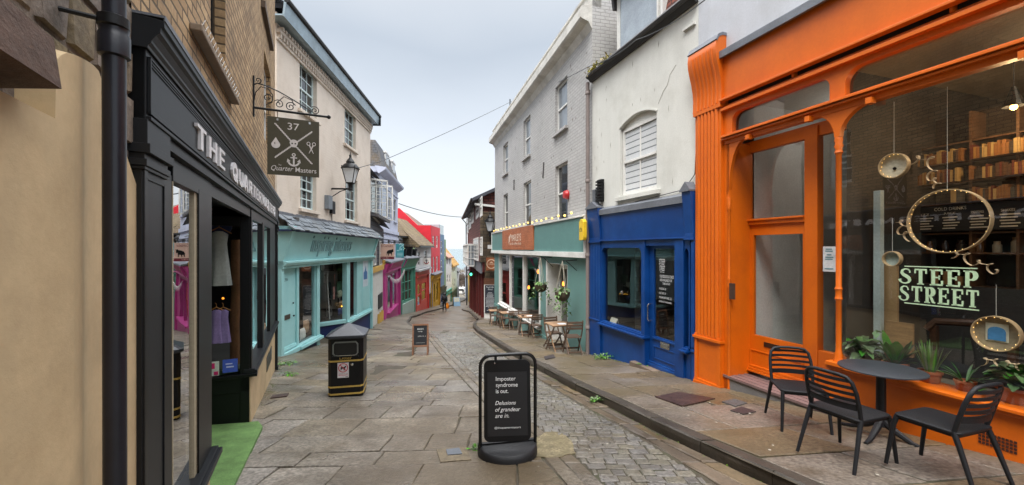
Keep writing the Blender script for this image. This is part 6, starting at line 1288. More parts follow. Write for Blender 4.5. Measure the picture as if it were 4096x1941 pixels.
# pink shop
PINK = mat('magenta_paint', S(188, 66, 140), .42, var=.12, dirt=S(160, 50, 118), dirtamt=.4)
F = Fac((-7.2, 23.0), (-8.39, 31.0)); E = F.L
T = F.root('pink_shop', 'magenta pink shopfront with bunting and a lead covered fascia', 'shopfront', -4.2)
def shopfront(T, F, x0, x1, yt, yf, yb_, ys, m, glassrects, zbot, D=2.5, head=.0, tilt=.2, body=True, lead=True, riser=None, rm=None, d0=0.0):
    """fascia between yt and yf, stall riser from ys down; glassrects in display px"""
    s0, s1 = F.s_(x0, .1), F.s_(x1, .1); zt = F.z(x0, yt, .1); zf = F.z(x0, yf, .1); hs = [(F.s_(a), F.s_(b_), F.z(a, d_), F.z(a, c)) for a, b_, c, d_ in glassrects]
    B = MB(); wall(B, s0, s1, zbot, zf, [h_+(.12,) for h_ in hs], d0); B.b(s0, s0+.18, d0, .14, zbot, zf).b(s1-.18, s1, d0, .14, zbot, zf); B.build('shop_frame', m, T)
    fa = MB().prism([(.0, zf), (.14, zf), (.16+tilt, zt), (.0, zt)], s0-.03, s1+.03, 's').prism([(.0, zf-.08), (.2, zf-.08), (.2, zf), (.0, zf)], s0-.03, s1+.03, 's').build('fascia', m, T)
    if lead: MB().prism([(-.3, zt+.22), (.25+tilt, zt+.0), (.25+tilt, zt+.08), (-.3, zt+.3)], s0-.08, s1+.08, 's').build('lead_flashing', LEAD, fa)
    for h_ in hs:
        B = MB(); B.q((h_[0], d0-.06, h_[2]), (h_[1], d0-.06, h_[2]), (h_[1], d0-.06, h_[3]), (h_[0], d0-.06, h_[3])); B.build('pane', GL, T)
    room(T, s0+.1, s1-.1, zbot, zf, d0-.13, D, rm)
    return s0, s1, zt, zf, hs
r_ = shopfront(T, F, 968, 1007, 663, 684, 0, 0, PINK, [(975, 996, 694, 786)], -4.75, head=.1)
B = MB(); w_ = r_[4][0]; B.b(w_[0]-.2, w_[1]+.2, .0, .16, w_[2]-.1, w_[2]); B.b((w_[0]+w_[1])/2-.04, (w_[0]+w_[1])/2+.04, -.08, .02, w_[2], w_[3]); B.build('window_sill', PINK, T)
for k in (0.0, E-.3): MB().prism([(.0, r_[3]-.1), (.2, r_[3]-.1), (.5, r_[2]), (.0, r_[2])], k, k+.3, 's').build('console', PINK, T)
Tb = thing('bunting', 'string of pale bunting flags draped across the pink shop', 'bunting', F.w(.3, .3, r_[3]-.25), F.rz); B = MB(); FL = MB(); nn = 16; L_ = E-.8
P = [(L_*i/nn, 0, -.45*(1-(2*i/nn-1)**2)-.1*i/nn*0) for i in range(nn+1)]; B.tube(P, .012, 5); B.build('cord', WHITE, Tb)
for i in range(nn): a, b_ = P[i], P[i+1]; FL.add([(a[0], -.02, a[2]), (b_[0], -.02, b_[2]), ((a[0]+b_[0])/2, -.02, a[2]-.3)], [(0, 1, 2)])
FL.build('flag', mat('bunting_cloth', S(212, 196, 206), .8, isl=.2, hue=.2), Tb)
# teal shop with roof terrace
TEA = mat('viridian_paint', S(92, 158, 138), .45, var=.1); PALE = mat('pale_aqua_plinth', S(176, 196, 188), .6, var=.1)
F = Fac((-8.39, 31.0), (-8.33, 35.25)); E = F.L
T = F.root('viridian_shop', 'viridian green shop with a flat roof terrace of planters', 'shopfront', -5.1)
r_ = shopfront(T, F, 1009, 1044, 652, 677, 0, 0, TEA, [(1008.5, 1035, 684, 760)], -5.6, tilt=.3)
B = MB(); B.b(.05, E-.1, .0, .1, -5.6, F.z(1010, 766)); B.build('stall_riser', PALE, T)
h_ = r_[4][0]; B = MB()
for k in (.35, .7): x = h_[0]+(h_[1]-h_[0])*k; B.b(x-.03, x+.03, -.08, .02, h_[2], h_[3])
for k in (.3, .62): z = h_[2]+(h_[3]-h_[2])*k; B.b(h_[0], h_[1], -.08, .0, z-.02, z+.02)
B.build('glazing_bars', TEA, T)
B = MB(); B.b(0, E, -5, .05, F.z(1010, 652)+.0, F.z(1010, 652)+.08); B.build('terrace', LEAD, T)
MB().tube([F.w(0, 0, 0)]*2, .001).v
for k, x in enumerate((1013, 1026, 1037)):
    s = F.s_(x, -.1); To = thing('roof_planter', ['small black planter at the left of the teal shop terrace', 'larger black planter in the middle of the teal shop terrace', 'black planter with trailing plant at the right of the teal shop terrace'][k], 'planter', F.w(s, -.12, F.z(1010, 652)+.08), 0, 'planters on the teal terrace')
    pot(To, .42 if k else .32, .9 if k == 1 else .7, BLACK); B = MB(); rr = random.Random(k)
    for i in range(20): a = rr.uniform(0, 6.28); leaf(B, (0, 0, .7), (cos(a), sin(a), rr.uniform(.3, 1)), .4, .15, .8)
    B.build('foliage', LEAF[1], To)
B = MB(); zr_ = F.z(1010, 652)+.08
for k in range(6): B.tube([F.w(E*k/5, -.05, zr_), F.w(E*k/5, -.05, zr_+1.0)], .025, 6)
B.tube([F.w(0, -.05, zr_+1.0), F.w(E, -.05, zr_+1.0)], .025, 6); tag(B.build('terrace_railing', IRON, None), 'thin iron railing round the teal shop terrace', 'railing')
# cream set back house with tan tiled roof behind the terrace
TANR = mat('tan_tiles', S(120, 100, 76), .9, var=.3, vs=1.2, pat='b', pc=(S(124, 106, 82), S(104, 88, 68), S(64, 56, 46)), psize=(.22, .17), mortar=.014, pbump=.8, dirt=S(128, 116, 64), dirtamt=.45, ds=.7)
CRE = mat('cream_render', S(208, 200, 184), .7, var=.1)
F = Fac((-9.9, 31.2), (-9.3, 35.6)); E = F.L
T = F.root('cream_terrace_house', 'small cream house set back behind the roof terrace under a tan tiled roof', 'building', -1.0)
ez = F.z(1010, 593); B = MB(); w_ = q4(F, 1023, 1030, 612, 650); wall(B, 0, E, -1.2, ez, [w_+(.12,)]); shell(B, 0, E, -4, ez, 0, 5); B.build('wall', CRE, T); sash(T, *w_, -.1, nx=2, ny=1)
rz_ = F.z(1004, 533, -1.6); B = MB(); B.prism([(.4, ez-.12), (.4, ez), (-1.7, rz_+.2), (-4.5, ez), (-4.5, ez-.12)], -1.6, E+.2, 's'); rf = B.build('roof', TANR, T)
MB().b(-.2, E+.2, .36, .48, ez-.16, ez-.04).build('gutter', IRON, rf)
n_ = (rz_+.2-ez)/2.1
for (sa, t_) in ((1.0, .45), (1.9, .35)):
    B = MB(); d1_, d2_ = .4-2.1*t_, .4-2.1*(t_+.3); B.prism([(d1_+.1, ez+n_*2.1*t_+.05), (d1_+.14, ez+n_*2.1*t_+.1), (d2_+.14, ez+n_*2.1*(t_+.3)+.1), (d2_+.1, ez+n_*2.1*(t_+.3)+.05)], sa, sa+.75, 's'); B.build('skylight', mat('skylight_frame', S(190, 190, 186), .3), rf)
# white house with anchor sign over the coral shop
WHR = mat('white_render_far', S(220, 220, 220), .65, var=.08, dirt=S(180, 178, 172), dirtamt=.35)
F = Fac((-8.3, 35.3), (-8.5, 43.0)); E = F.L
T = F.root('white_anchor_house', 'white house with tan tiled roof over a coral red shopfront', 'building', -5.6)
ez = .28; W = [q4(F, 1051, 1057, 632, 668), q4(F, 1068, 1074, 630, 658)]
B = MB(); wall(B, 0, E, -2.2, ez, [w_+(.12,) for w_ in W]); shell(B, 0, E, -6.5, ez, 0, 6); B.b(E-1.6, E, .0, .03, -4.6, -2.2); B.build('wall', WHR, T)
for w_ in W: sash(T, *w_, -.1, nx=1, ny=2)
rzt = 2.95; B = MB(); B.prism([(.35, ez-.15), (.35, ez+.02), (-2.5, rzt), (-6, ez), (-6, ez-.15)], -.1, E-.02, 's'); rf = B.build('roof', TANR, T); MB().b(-.1, E, .32, .44, ez-.16, ez-.02).build('gutter', IRON, rf)
CORAL = mat('coral_paint', S(226, 84, 78), .42, var=.1)
s0 = F.s_(1046.5); 
r_ = shopfront(T, F, 1047, 1079, 684, 697, 0, 0, CORAL, [(1050.5, 1058, 717, 770), (1061, 1072, 714, 757)], -6.6, tilt=.02, rm=mat('warm_room', S(96, 66, 50), .8))
B = MB(); a, b_ = r_[0], r_[1]; B.b(a-.1, b_+.1, .0, .4, r_[2], r_[2]+.15); B.build('canopy_slab', mat('pale_slab', S(190, 190, 192), .6), T)
B = MB(); a, b_ = F.s_(1052), F.s_(1075); ftext(B, 'SORBETTO', a+.6, b_-1.4, r_[3]+.25, r_[2]-.3, .19); B.build('lettering', mat('coral_letters', S(206, 130, 120), .5), T)
h_ = r_[4][0]; B = MB(); B.b(h_[0], h_[1], -.08, .02, h_[3]-1.0, h_[3]-.9); B.b(r_[4][1][0], r_[4][1][1], -.08, .02, r_[4][1][3]-.7, r_[4][1][3]-.62); B.build('glazing_bars', CORAL, T)
F2 = F
# red house
RED = mat('red_render', S(206, 30, 48), .6, var=.1, dirt=S(170, 26, 42), dirtamt=.4)
F = Fac((-8.5, 43.0), (-8.6, 49.0)); E = F.L
T = F.root('red_house', 'tall scarlet red rendered house with white windows over a mustard shop', 'building', -6.2)
W = [q4(F, 1088.5, 1093, 593, 623), q4(F, 1098, 1102, 593, 623), q4(F, 1089.5, 1093.5, 646, 686), q4(F, 1098, 1102, 645, 684)]; zt = 2.45
B = MB(); wall(B, .02, E, -3.3, zt, [w_+(.15,) for w_ in W]); B.prism([(.0, -7), (.0, zt), (-1.4, zt), (-3.3, 4.25), (-4.3, 4.25), (-7, 1.5), (-7, -7)], .0, .25, 's'); B.q((E, 0, -7), (E, 0, zt), (E, -7, zt), (E, -7, -7)).q((0.2, .0, zt), (E, 0, zt), (E, -1.5, zt), (.2, -1.5, zt)); B.build('wall', RED, T)
for w_ in W: sash(T, *w_, -.12, nx=1, ny=1, fw=.22, pane=PANE2)
MB().prism([(-1.5, zt-.1), (-1.5, zt+.05), (-3.8, 4.2), (-6.5, zt), (-6.5, zt-.1)], .3, E, 's').build('roof', mat('brown_tiles', S(118, 96, 82), .85, var=.3, pat='b', pc=(S(124, 100, 86), S(100, 82, 72), S(60, 50, 44)), psize=(.4, .35), pbump=.8), T)
GOLD = mat('mustard_paint', S(196, 150, 44), .45, var=.15)
r_ = shopfront(T, F, 1085.5, 1107, 693, 706, 0, 0, GOLD, [(1091, 1094.5, 715, 762), (1097, 1102.5, 712, 758)], -7.3, tilt=.25)
B = MB(); B.b(-.0, .35, .0, .12, -7.3, r_[3]).b(E-.4, E, .0, .12, -7.3, r_[3]); B.build('side_panel', mat('blue_panel', S(44, 84, 150), .5), T)
def simple_house(p0, p1, ztop, m, name, lab, wins, shop=None, roofm=None, rh=1.6, zb_=-8, depth=6, mats=None, ridge_in=2.5, gable=False):
    F = Fac(p0, p1); E = F.L; T = F.root(name, lab, 'building', zb_+.6)
    W = [q4(F, *w_) for w_ in wins]; B = MB(); wall(B, 0, E, zb_, ztop, [w_+(.12,) for w_ in W]); shell(B, 0, E, zb_, ztop, 0, depth); B.build('wall', m, T)
    for w_ in W: sash(T, *w_, -.1, nx=1, ny=1, fw=.12)
    if roofm:
        if gable: MB().prism([(-.2, ztop), (E+.2, ztop), (E/2, ztop+rh)], -depth, .15, 'd').build('roof', roofm, T)
        else: MB().prism([(.35, ztop-.12), (.35, ztop+.02), (-ridge_in, ztop+rh), (-depth, ztop), (-depth, ztop-.12)], -.05, E+.05, 's').build('roof', roofm, T)
    if shop:
        sm, yt, yf, gls = shop; shopfront(T, F, 1288+1031.4*p0[0]/p0[1]+.3, 1288+1031.4*p1[0]/p1[1]-.3, yt, yf, 0, 0, sm, gls, zb_, tilt=.1, lead=False)
    return T, F
BLU = mat('slate_blue_render', S(96, 122, 150), .65, var=.1); GRN = mat('sage_green_render', S(118, 148, 118), .65, var=.1); DKG = mat('dark_shop_paint', S(60, 72, 70), .5, var=.15); TQ = mat('turquoise_shop', S(70, 150, 136), .5, var=.1); OLV = mat('olive_shop', S(78, 96, 70), .5, var=.1)
OCHR = mat('ochre_tiles', S(176, 134, 66), .85, var=.2, pat='b', pc=(S(184, 142, 72), S(150, 112, 56), S(90, 70, 40)), psize=(.4, .35), pbump=.6)
T, F = simple_house((-8.62, 49.02), (-8.7, 52.6), 1.75, BLU, 'blue_house', 'narrow blue house with a glass roof balcony next to the red house', [(1109, 1113, 606, 640), (1109, 1113, 655, 688)], (DKG, 722, 738, [(1109, 1113.5, 742, 768)]), zb_=-8.2)
B = MB(); B.b(.2, F.L-.2, -.1, -.05, 1.75, 2.9).b(.2, .25, -2, -.05, 1.75, 2.9); B.build('glass_balustrade', mat('balustrade', S(160, 176, 182), .2), T)
simple_house((-8.72, 52.7), (-8.75, 54.3), 1.2, GRN, 'sage_house', 'narrow sage green house between the blue and white houses', [(1118, 1120, 620, 650)], (DKG, 722, 738, []), zb_=-8.4)
simple_house((-8.77, 54.4), (-8.8, 59.7), -1.2, WHR, 'white_bay_house', 'white three storey house with grey sash windows and pinkish tiled roof', [(1123.5, 1126.5, 645, 667), (1130.5, 1133, 645, 668), (1124, 1127, 690, 712), (1130.5, 1133, 690, 712)], (TQ, 733, 742, [(1123, 1133, 746, 768)]), mat('pink_tiles', S(156, 118, 102), .85, var=.2), 1.8, zb_=-8.8)
simple_house((-8.85, 59.8), (-9.2, 68.5), -2.6, mat('pale_green_render', S(204, 214, 196), .65, var=.1), 'pale_green_house', 'pale green house with tall dark windows and an ochre tiled gable', [(1138.5, 1140.5, 662, 685), (1142, 1144, 664, 685), (1138.5, 1140.5, 700, 722), (1143, 1145, 700, 722)], (OLV, 735, 746, [(1139, 1146, 750, 766)]), OCHR, 3.2, zb_=-9.4, ridge_in=2.2)
simple_house((-9.25, 68.7), (-10, 77.5), -3.9, mat('off_white_render', S(214, 212, 206), .65, var=.1), 'off_white_house', 'off white end house with a grey slate roof at the foot of the street', [(1151, 1152.5, 690, 705)], None, SLATE, 1.5, zb_=-10.5)
# ------------------------------------------------------------------ right: brown tile hung house beyond the grey cafe
HT = mat('hung_clay_tile', S(104, 52, 46), .75, var=.25, pat='b', pc=(S(112, 58, 50), S(88, 44, 40), S(40, 22, 22)), psize=(.32, .19), mortar=.02, pbump=.9)
FL = mat('flint_wall', S(96, 82, 66), .85, var=.35, vs=3, pat='b', pc=(S(112, 96, 76), S(70, 60, 48), S(58, 50, 42)), psize=(.45, .22), mortar=.02, pbump=.9, bump=.5, dirt=S(70, 76, 44), dirtamt=.4)
F = Fac((-4.3, 42.0), (-1.77, 26.0)); E = F.L; G = -4.6
T = F.root('tile_hung_house', 'dark red tile hung house with white casements and a stone side wall', 'building', G)
ez = 3.3; gl0 = -.86
B = MB(); wall(B, 0, E, gl0, ez, (), .25); shell(B, 0, E, gl0, ez, .25, 7); B.q((0, .25, gl0), (E, .25, gl0), (E, 0, gl0), (0, 0, gl0)); B.build('tile_hanging', HT, T)
B = MB(); B.prism([(-.05, -5), (-.05, 2.35), (-7, 2.35), (-7, -5)], E+.0, E+.05, 's'); B.prism([(.255, gl0), (.255, 2.35), (-.05, 2.35), (-.05, gl0)], E+.0, E+.05, 's'); B.build('stone_side_wall', FL, T)
B = MB(); pk = 4.9; B.prism([(.25, ez-.1), (-3.4, pk), (-7, ez-.1)], .0, E+.02, 's'); B.build('gable', HT, T)
B = MB(); B.prism([(.75, ez-.32), (.75, ez-.12), (-3.4, pk+.25), (-7.5, ez-.1), (-7.5, ez-.3), (-3.4, pk+.03)], -.2, E+.35, 's'); rf = B.build('roof', mat('dark_slate_roof', S(62, 64, 72), .6, var=.2), T)
MB().tube([(-.2, -.82, ez-.2), (E+.3, -.82, ez-.2)], .07, 8).tube([(-.1, -.82, ez-.2), (-.1, -.4, ez-.7), (-.1, -.33, -5.8)], .05, 8).build('gutter', IRON, rf)
B = MB(); B.prism([(-.9, -.12)][:0]+[(.6, ez-.55), (.6, ez-.42), (-5, 2.28), (-5, 2.15)], E+.06, E+.18, 's'); B.build('white_pipe', WHITE, T)
W = [(1173, 1178.5, 545, 590), (1180, 1185, 530, 578), (1187, 1192, 517, 564), (1198, 1205, 508, 552), (1208.5, 1213.5, 500, 547)]
for w_ in W: h_ = q4(F, *w_, .27); sash(T, *h_, .26, nx=2, ny=2, fw=.1)
for w_ in ((1191, 1203, 601, 652), (1207.5, 1213, 597, 642)): h_ = q4(F, *w_, .30); sash(T, *h_, .27, nx=3, ny=3, fw=.09)
h_ = q4(F, 1177, 1192, 619, 658, .3); Bo = MB(); Bo.b(h_[0], h_[1], .25, .8, h_[2]-.1, h_[2]+.02).b(h_[0], h_[1], .25, .8, h_[3], h_[3]+.12); o = Bo.build('oriel', WHITE, T)
B = MB(); n = 5
for i in range(n+1): x = h_[0]+(h_[1]-h_[0]-.06)*i/n; B.b(x, x+.06, .72, .78, h_[2], h_[3])
for k in range(4): z = h_[2]+(h_[3]-h_[2])*k/3; B.b(h_[0], h_[1], .72, .77, z-.02, z+.02); B.b(h_[1]-.06, h_[1]-.0, .25, .78, z-.02, z+.02)
for d_ in (.25, .5): B.b(h_[1]-.05, h_[1], d_, d_+.05, h_[2], h_[3])
B.build('oriel_frame', WHITE, o); MB().b(h_[0]+.04, h_[1]-.04, .25, .70, h_[2], h_[3]).build('oriel_pane', PANE2, o)
# ground floor shops
DKR = mat('oxblood_paint', S(92, 34, 32), .5, var=.2)
B = MB(); B.b(0, E, -3, -.15, -6.8, gl0).b(0, E, -.2, .1, gl0-.62, gl0-.0); 
for k in range(7): s = E*k/6.6; B.b(s, s+.22, -.2, .08, -6.9, gl0-.6)
B.build('shopfront', DKR, T)
B = MB()
for (a, b_) in ((.4, .95), (1.35, 2.1), (2.5, 3.3), (3.7, 4.6), (5.0, 6.3)): pass
for k in range(6): s = E*k/6.6; B.b(s+.3, s+E/6.6-.1, -.15, -.05, -5.3-.0, gl0-.7)
B.build('shop_pane', PANE, T)
B = MB(); B.b(E-4.4, E-.2, .1, .2, gl0-.72, gl0-.02); B.b(E-9, E-5, .1, .18, gl0-.7, gl0-.04); B.build('shop_sign', mat('grey_fascia', S(112, 118, 124), .5, var=.2), T)
B = MB(); B.prism([(-.05, -4.9), (.3, -4.9), (.3, -1.75), (-.05, -1.75)], E+.06, E+.12, 's')
B.v = []; B.f = []; B.mi = []
# end panel facing up the street: brown boarding, white panel and blackboard menu
FS = Fac((-1.77+.0, 25.94), (-.55, 25.62)); FS = Fac((-1.80, 25.90), (.4, 25.55))
def endp(name, m, x0, x1, y0, y1, d, th=.04, parent=None):
    a, b_, z0, z1 = q4(FS, x0, x1, y0, y1, d); return FS, a, b_, z0, z1
a, b_, z0, z1 = q4(FS, 1217, 1250, 700, 745, .05)
Tp = FS.root('end_boarding', 'brown boarded end wall with a white panel under the round sign', 'panel', -4.5)
MB().b(a, b_, .0, .05, z0, z1).build('brown_boards', mat('brown_boards', S(104, 66, 44), .6, wood=True, var=.2, pat='b', psize=(9, .3), mortar=.02, pbump=.8), Tp)
a, b_, z0, z1 = q4(FS, 1218, 1247, 745, 768, .05); MB().b(a, b_, .0, .06, z0-1.25, z1-1.12).build('white_panel', WHITE, Tp)
a, b_, z0, z1 = q4(FS, 1218, 1247, 696, 716, .05); zq = FS.z(1218, 716, .05); MB().b(a, b_, .0, .07, -4.75, zq).build('white_frame', WHITE, Tp)
Tm = FS.root('menu_blackboard', 'tall blackboard menu with white script fixed to the end wall', 'menu board', -4.5)
a, b_, z0, z1 = q4(FS, 1220, 1246, 717, 787, .1); bo = MB().b(a, b_, .08, .12, z0, z1).build('board', mat('blue_black_board', S(38, 46, 58), .5, var=.15), Tm)
B = MB(); wv = b_-a; hv = z1-z0; ftext(B, 'Menu & Coffee', a+wv*.12, a+wv*.85, z1-hv*.10, z1-hv*.04, .125, shear=.3); ftext(B, 'Eatery', a+wv*.3, a+wv*.75, z1-hv*.19, z1-hv*.12, .125, shear=.3)
for k in range(15): 
    ww = (.2, .3, .33, .3, .4, .42, .4, .38, .42, .4, .36, .41, .2, .0, .3)[k]; z = z1-hv*(.28+.045*k); B.b(a+wv*(.5-ww), a+wv*(.5+ww), .125, .13, z, z+hv*.013)
B.build('lettering', mat('chalk_white', S(216, 220, 222), .7), bo)
Tr = FS.root('round_sign', 'brown wooden square sign with a cream ring and lettering projecting from the corner', 'sign', -2)
a, b_, z0, z1 = q4(FS, 1223, 1249, 648, 680, .25); zc = (z0+z1)/2; ac = (a+b_)/2; r = (b_-a)/2*.84; bd = MB().b(a, b_, .2, .26, z0, z1).build('board', SW, Tr)
B = MB(); pts = [(ac+r*cos(t), zc+r*sin(t)) for t in [2*pi*i/32 for i in range(32)]]; ribbon(B, pts, .055, .262, .268, True); ftext(B, 'MARLEYS', ac-r*.72, ac+r*.72, zc-.14*r*1.5, zc+.12*r, .264)
for k in range(5): ribbon(B, [(ac-r*.3+r*.15*k, zc+r*.22), (ac-r*.22+r*.13*k, zc+r*(.35+.1*(2-abs(2-k))))], .05, .262, .266)
B.build('emblem', mat('sign_pale', S(232, 204, 176), .6, var=0), bd)
lantern('corner_lantern', 'black lantern on the stone side wall of the tile hung house', FS.w(*(lambda s, z: (s, .45, z))(FS.s_(1233, .45), FS.z(1233, 595, .45))), FS.rz-pi/2, arm=.42, s=1.35)
o = MB().box(-.14, .14, -.06, .0, -.12, .12).build('wall_box', WHITE, None); o.location = FS.w(FS.s_(1233, .06), .1, FS.z(1233, 621, .06)); o.rotation_euler = (0, 0, FS.rz); tag(o, 'small white box on the stone wall below the corner lantern', 'box')
lantern('terrace_lantern', 'black lantern standing by the teal shop terrace', (-8.75, 31.3, Bz(640)*31.3), 0, arm=.5, s=1.55)
# projecting signs on the left
def proj_sign(F, x, xr, yt, yb_, m, name, lab, d0=.15, group='projecting shop signs'):
    s = F.s_(x, d0); 
    P = F.p0+F.t*s+F.n*d0; a = A(xr); # extend outwards until the far edge shows at display x = xr
    L_ = (P.x-a*P.y)/(a*F.n.y-F.n.x); T = thing(name, lab, 'sign', (P.x, P.y, Bz(yb_)*P.y), F.rz-pi/2, group); h_ = (Bz(yt)-Bz(yb_))*P.y
    bd = MB().box(0, L_, -.03, .03, 0, h_).build('board', m, T); MB().box(-d0-.1, L_+.1, -.02, .02, h_+.06, h_+.10).box(L_*.2, L_*.22, -.01, .01, h_, h_+.06).box(L_*.8, L_*.82, -.01, .01, h_, h_+.06).build('bracket', IRON, T); return T, bd, L_, h_
Fp = Fac((-7.0, 21.6), (-8.19, 29.6))
T, bd, L_, h_ = proj_sign(Fac((-6.9, 20.6), (-7.4, 23.4)), 956, 992, 613, 652, mat('sign_rose', S(226, 190, 172), .55, var=.1), 'tapas_bar_sign', 'pale rose hanging sign with a black bull and dark red lettering')
B = MB(); dq = .033; ftext(B, 'El Cortador', L_*.08, L_*.92, h_*.78, h_*.95, dq); B.box(0, L_, -.034, -.031, 0, h_*.16); B.build('lettering', mat('sign_maroon', S(120, 40, 52), .5, var=0), bd)
B = MB(); ftext(B, 'Tapas Bar', L_*.08, L_*.62, h_*.03, h_*.13, .036); B.build('tapas_lettering', mat('sign_rose_letters', S(230, 196, 184), .5, var=0), bd)
B = MB(); bull = [(.46, .40), (.50, .52), (.58, .57), (.70, .60), (.80, .60), (.86, .66), (.90, .62), (.95, .66), (.93, .56), (.95, .50), (.91, .44), (.86, .46), (.84, .40), (.85, .22), (.81, .22), (.78, .36), (.64, .35), (.61, .22), (.57, .22), (.57, .36), (.52, .36), (.50, .24), (.465, .24), (.48, .36)]
B.add([(x*L_, -dq, y*h_) for x, y in bull], [tuple(range(len(bull)))]); B.build('bull_emblem', BLACK, bd)
T, bd, L_, h_ = proj_sign(Fac((-7.9, 29.0), (-8.4, 32)), 996, 1016, 613, 648, mat('sign_teal', S(60, 150, 160), .55, var=.2), 'fish_sign', 'teal square sign with scattered pale dots behind the bull sign')
B = MB(); rr = random.Random(2)
for i in range(26): x, z = rr.uniform(.08, .92)*L_, rr.uniform(.45, .95)*h_; B.box(x, x+.06, -.036, -.031, z, z+.05)
for k in range(3): B.box(L_*.15, L_*.85, -.036, -.031, h_*(.1+.1*k), h_*(.14+.1*k))
B.build('print', mat('sign_pale_teal', S(170, 214, 216), .5, var=0), bd)
T, bd, L_, h_ = proj_sign(Fac((-8.33, 38.6), (-8.4, 43)), 1063.5, 1082.5, 649, 667, mat('sign_white', S(226, 222, 216), .55), 'anchor_sign', 'white square sign with a red and navy anchor on the white house')
B = MB(); c, z = L_*.5, h_*.5; B.box(c-.04, c+.04, -.036, -.031, z-.3*h_, z+.3*h_).box(c-.2*L_, c+.2*L_, -.036, -.031, z+.16*h_, z+.24*h_)
B2 = MB(); ribbon(B2, [(c+.3*L_*sin(t), z-.3*h_*cos(t)+.0) for t in [-1.4+2.8*i/12 for i in range(13)]], .07, .032, .036); o = B2.build('anchor_flukes', mat('anchor_red', S(160, 50, 50), .5), bd); B.build('anchor_shank', mat('anchor_navy', S(60, 50, 60), .5), bd)
# far right side below the tile hung house
simple_house((-7.1, 66.0), (-5.2, 52.0), -3.2, mat('yellow_render', S(214, 176, 92), .65, var=.1), 'yellow_house', 'small yellow gabled house beyond the tile hung house', [], None, SLATE, 2.2, zb_=-9)
simple_house((-5.1, 51.5), (-4.35, 43.0), -2.2, mat('dark_brick_far', S(104, 82, 70), .8, var=.2), 'low_brick_house', 'low brown house on the right between yellow and tile hung houses', [], None, SLATE, 1.2, zb_=-8)
simple_house((-11.2, 98.0), (-7.3, 67.0), -4.6, mat('blue_grey_render', S(128, 140, 156), .65, var=.1), 'blue_grey_house', 'blue grey building low on the right near the harbour', [], None, SLATE, 1.8, zb_=-12)
Tg = thing('signal_lamp', 'small glowing green lamp on the corner of the tile hung house', 'lamp', (A(1185)*38, 38, Bz(690)*38)); MB().ball((0, 0, 0), .13).build('lens', lamp_mat('green_glow', S(90, 255, 190), 1.4), Tg, smooth=True); MB().tube([(0, .1, 0), (.5, .3, 0)], .04, 6).box(-.16, .16, .06, .2, -.2, .3).build('housing', IRON, Tg)
# harbour end: pale sheds, bare hillside wood, parked vans
simple_house((-30, 205), (-20.5, 205), -17.0, mat('harbour_shed', S(206, 206, 202), .6), 'harbour_shed', 'pale harbour shed with two humped roofs in front of the sea', [], None, mat('shed_roof', S(196, 200, 206), .6), 2.2, zb_=-24, gable=True)
simple_house((-20.3, 206), (-12, 206), -17.0, mat('harbour_shed', S(206, 206, 202), .6), 'harbour_shed', 'second pale harbour shed, right of its twin in front of the sea', [], None, mat('shed_roof', S(196, 200, 206), .6), 2.2, zb_=-24, gable=True)
simple_house((-24.5, 172), (-17, 170), -11.5, mat('terrace_white', S(200, 200, 198), .6), 'harbour_house', 'white flat fronted house closing the foot of the street', [(1150, 1153, 705, 712), (1160, 1163, 705, 712), (1168, 1171, 705, 712)], None, mat('shed_roof', S(150, 150, 152), .6), 1.4, zb_=-22)
B = MB(); rr = random.Random(6); BARK = mat('bare_twigs', S(96, 84, 74), .9, isl=.25)
def bare_tree(loc, h, lab, seed):
    rr = random.Random(seed); T = thing('bare_tree', lab, 'tree', loc, 0, 'bare trees by the harbour'); MB().tube([(0, 0, -1), (.1, 0, h*.3), (0, .1, h*.55)], [.22, .16, .1], 6).build('trunk', BARK, T); B = MB()
    for i in range(150):
        a, e, l_ = rr.uniform(0, 6.28), rr.uniform(.1, 1.4), h*rr.uniform(.25, .55); z0 = h*rr.uniform(.25, .55); b0 = Vector((0, .05, z0)); d = Vector((cos(a)*cos(e), sin(a)*cos(e), sin(e)))
        m_ = b0+d*l_*.6; B.tube([b0, m_, b0+d*l_+Vector((rr.uniform(-.5, .5), rr.uniform(-.5, .5), rr.uniform(0, .5)))], [.05, .035, .012], 3, False)
        for k in range(5): v = Vector((rr.uniform(-1, 1), rr.uniform(-1, 1), rr.uniform(-.2, 1)))*h*.12; B.tube([m_, m_+v], [.025, .01], 3, False)
    B.build('crown', BARK, T)
for k, (x, Y, h, lab) in enumerate(((1152, 150, 8.5, 'bare brown tree at the left of the harbour end'), (1160, 158, 9.5, 'tallest bare tree in the middle of the harbour end'), (1170, 150, 8.5, 'bare tree at the right of the harbour end'), (1177, 135, 8, 'bare tree beside the low blue grey building'))): bare_tree((A(x)*Y, Y, zs(0, Y)), h, lab, k)
def van(loc, rz, lab, m, sz=1.):
    T = thing('parked_van', lab, 'van', loc, rz, 'vans parked by the harbour'); B = MB(); B.prism([(-2.4, .35), (2.3, .35), (2.4, .9), (1.9, 1.15), (1.4, 1.95), (-2.4, 2.0)], -.95, .95, 'd'); B.build('body', m, T, bevel=.08)
    MB().prism([(1.3, 1.2), (1.85, 1.2), (1.38, 1.85), (.8, 1.85)], -.97, .97, 'd').box(-2.42, -2.40, -.7, .7, 1.2, 1.8).build('window', PANE, T)
    for x in (-1.5, 1.5):
        for y in (-.9, .9): o = MB().lathe([(.1, -.1), (.33, -.1), (.33, .1), (.1, .1)], 14).build('wheel', BLACK, T); o.rotation_euler = (pi/2, 0, 0); o.location = (x, y, .33)
    for y in (-.75, .75): MB().box(-2.43, -2.40, y-.1, y+.1, .8, 1.1).build('tail_light', mat('tail_red', S(160, 30, 30), .3), T)
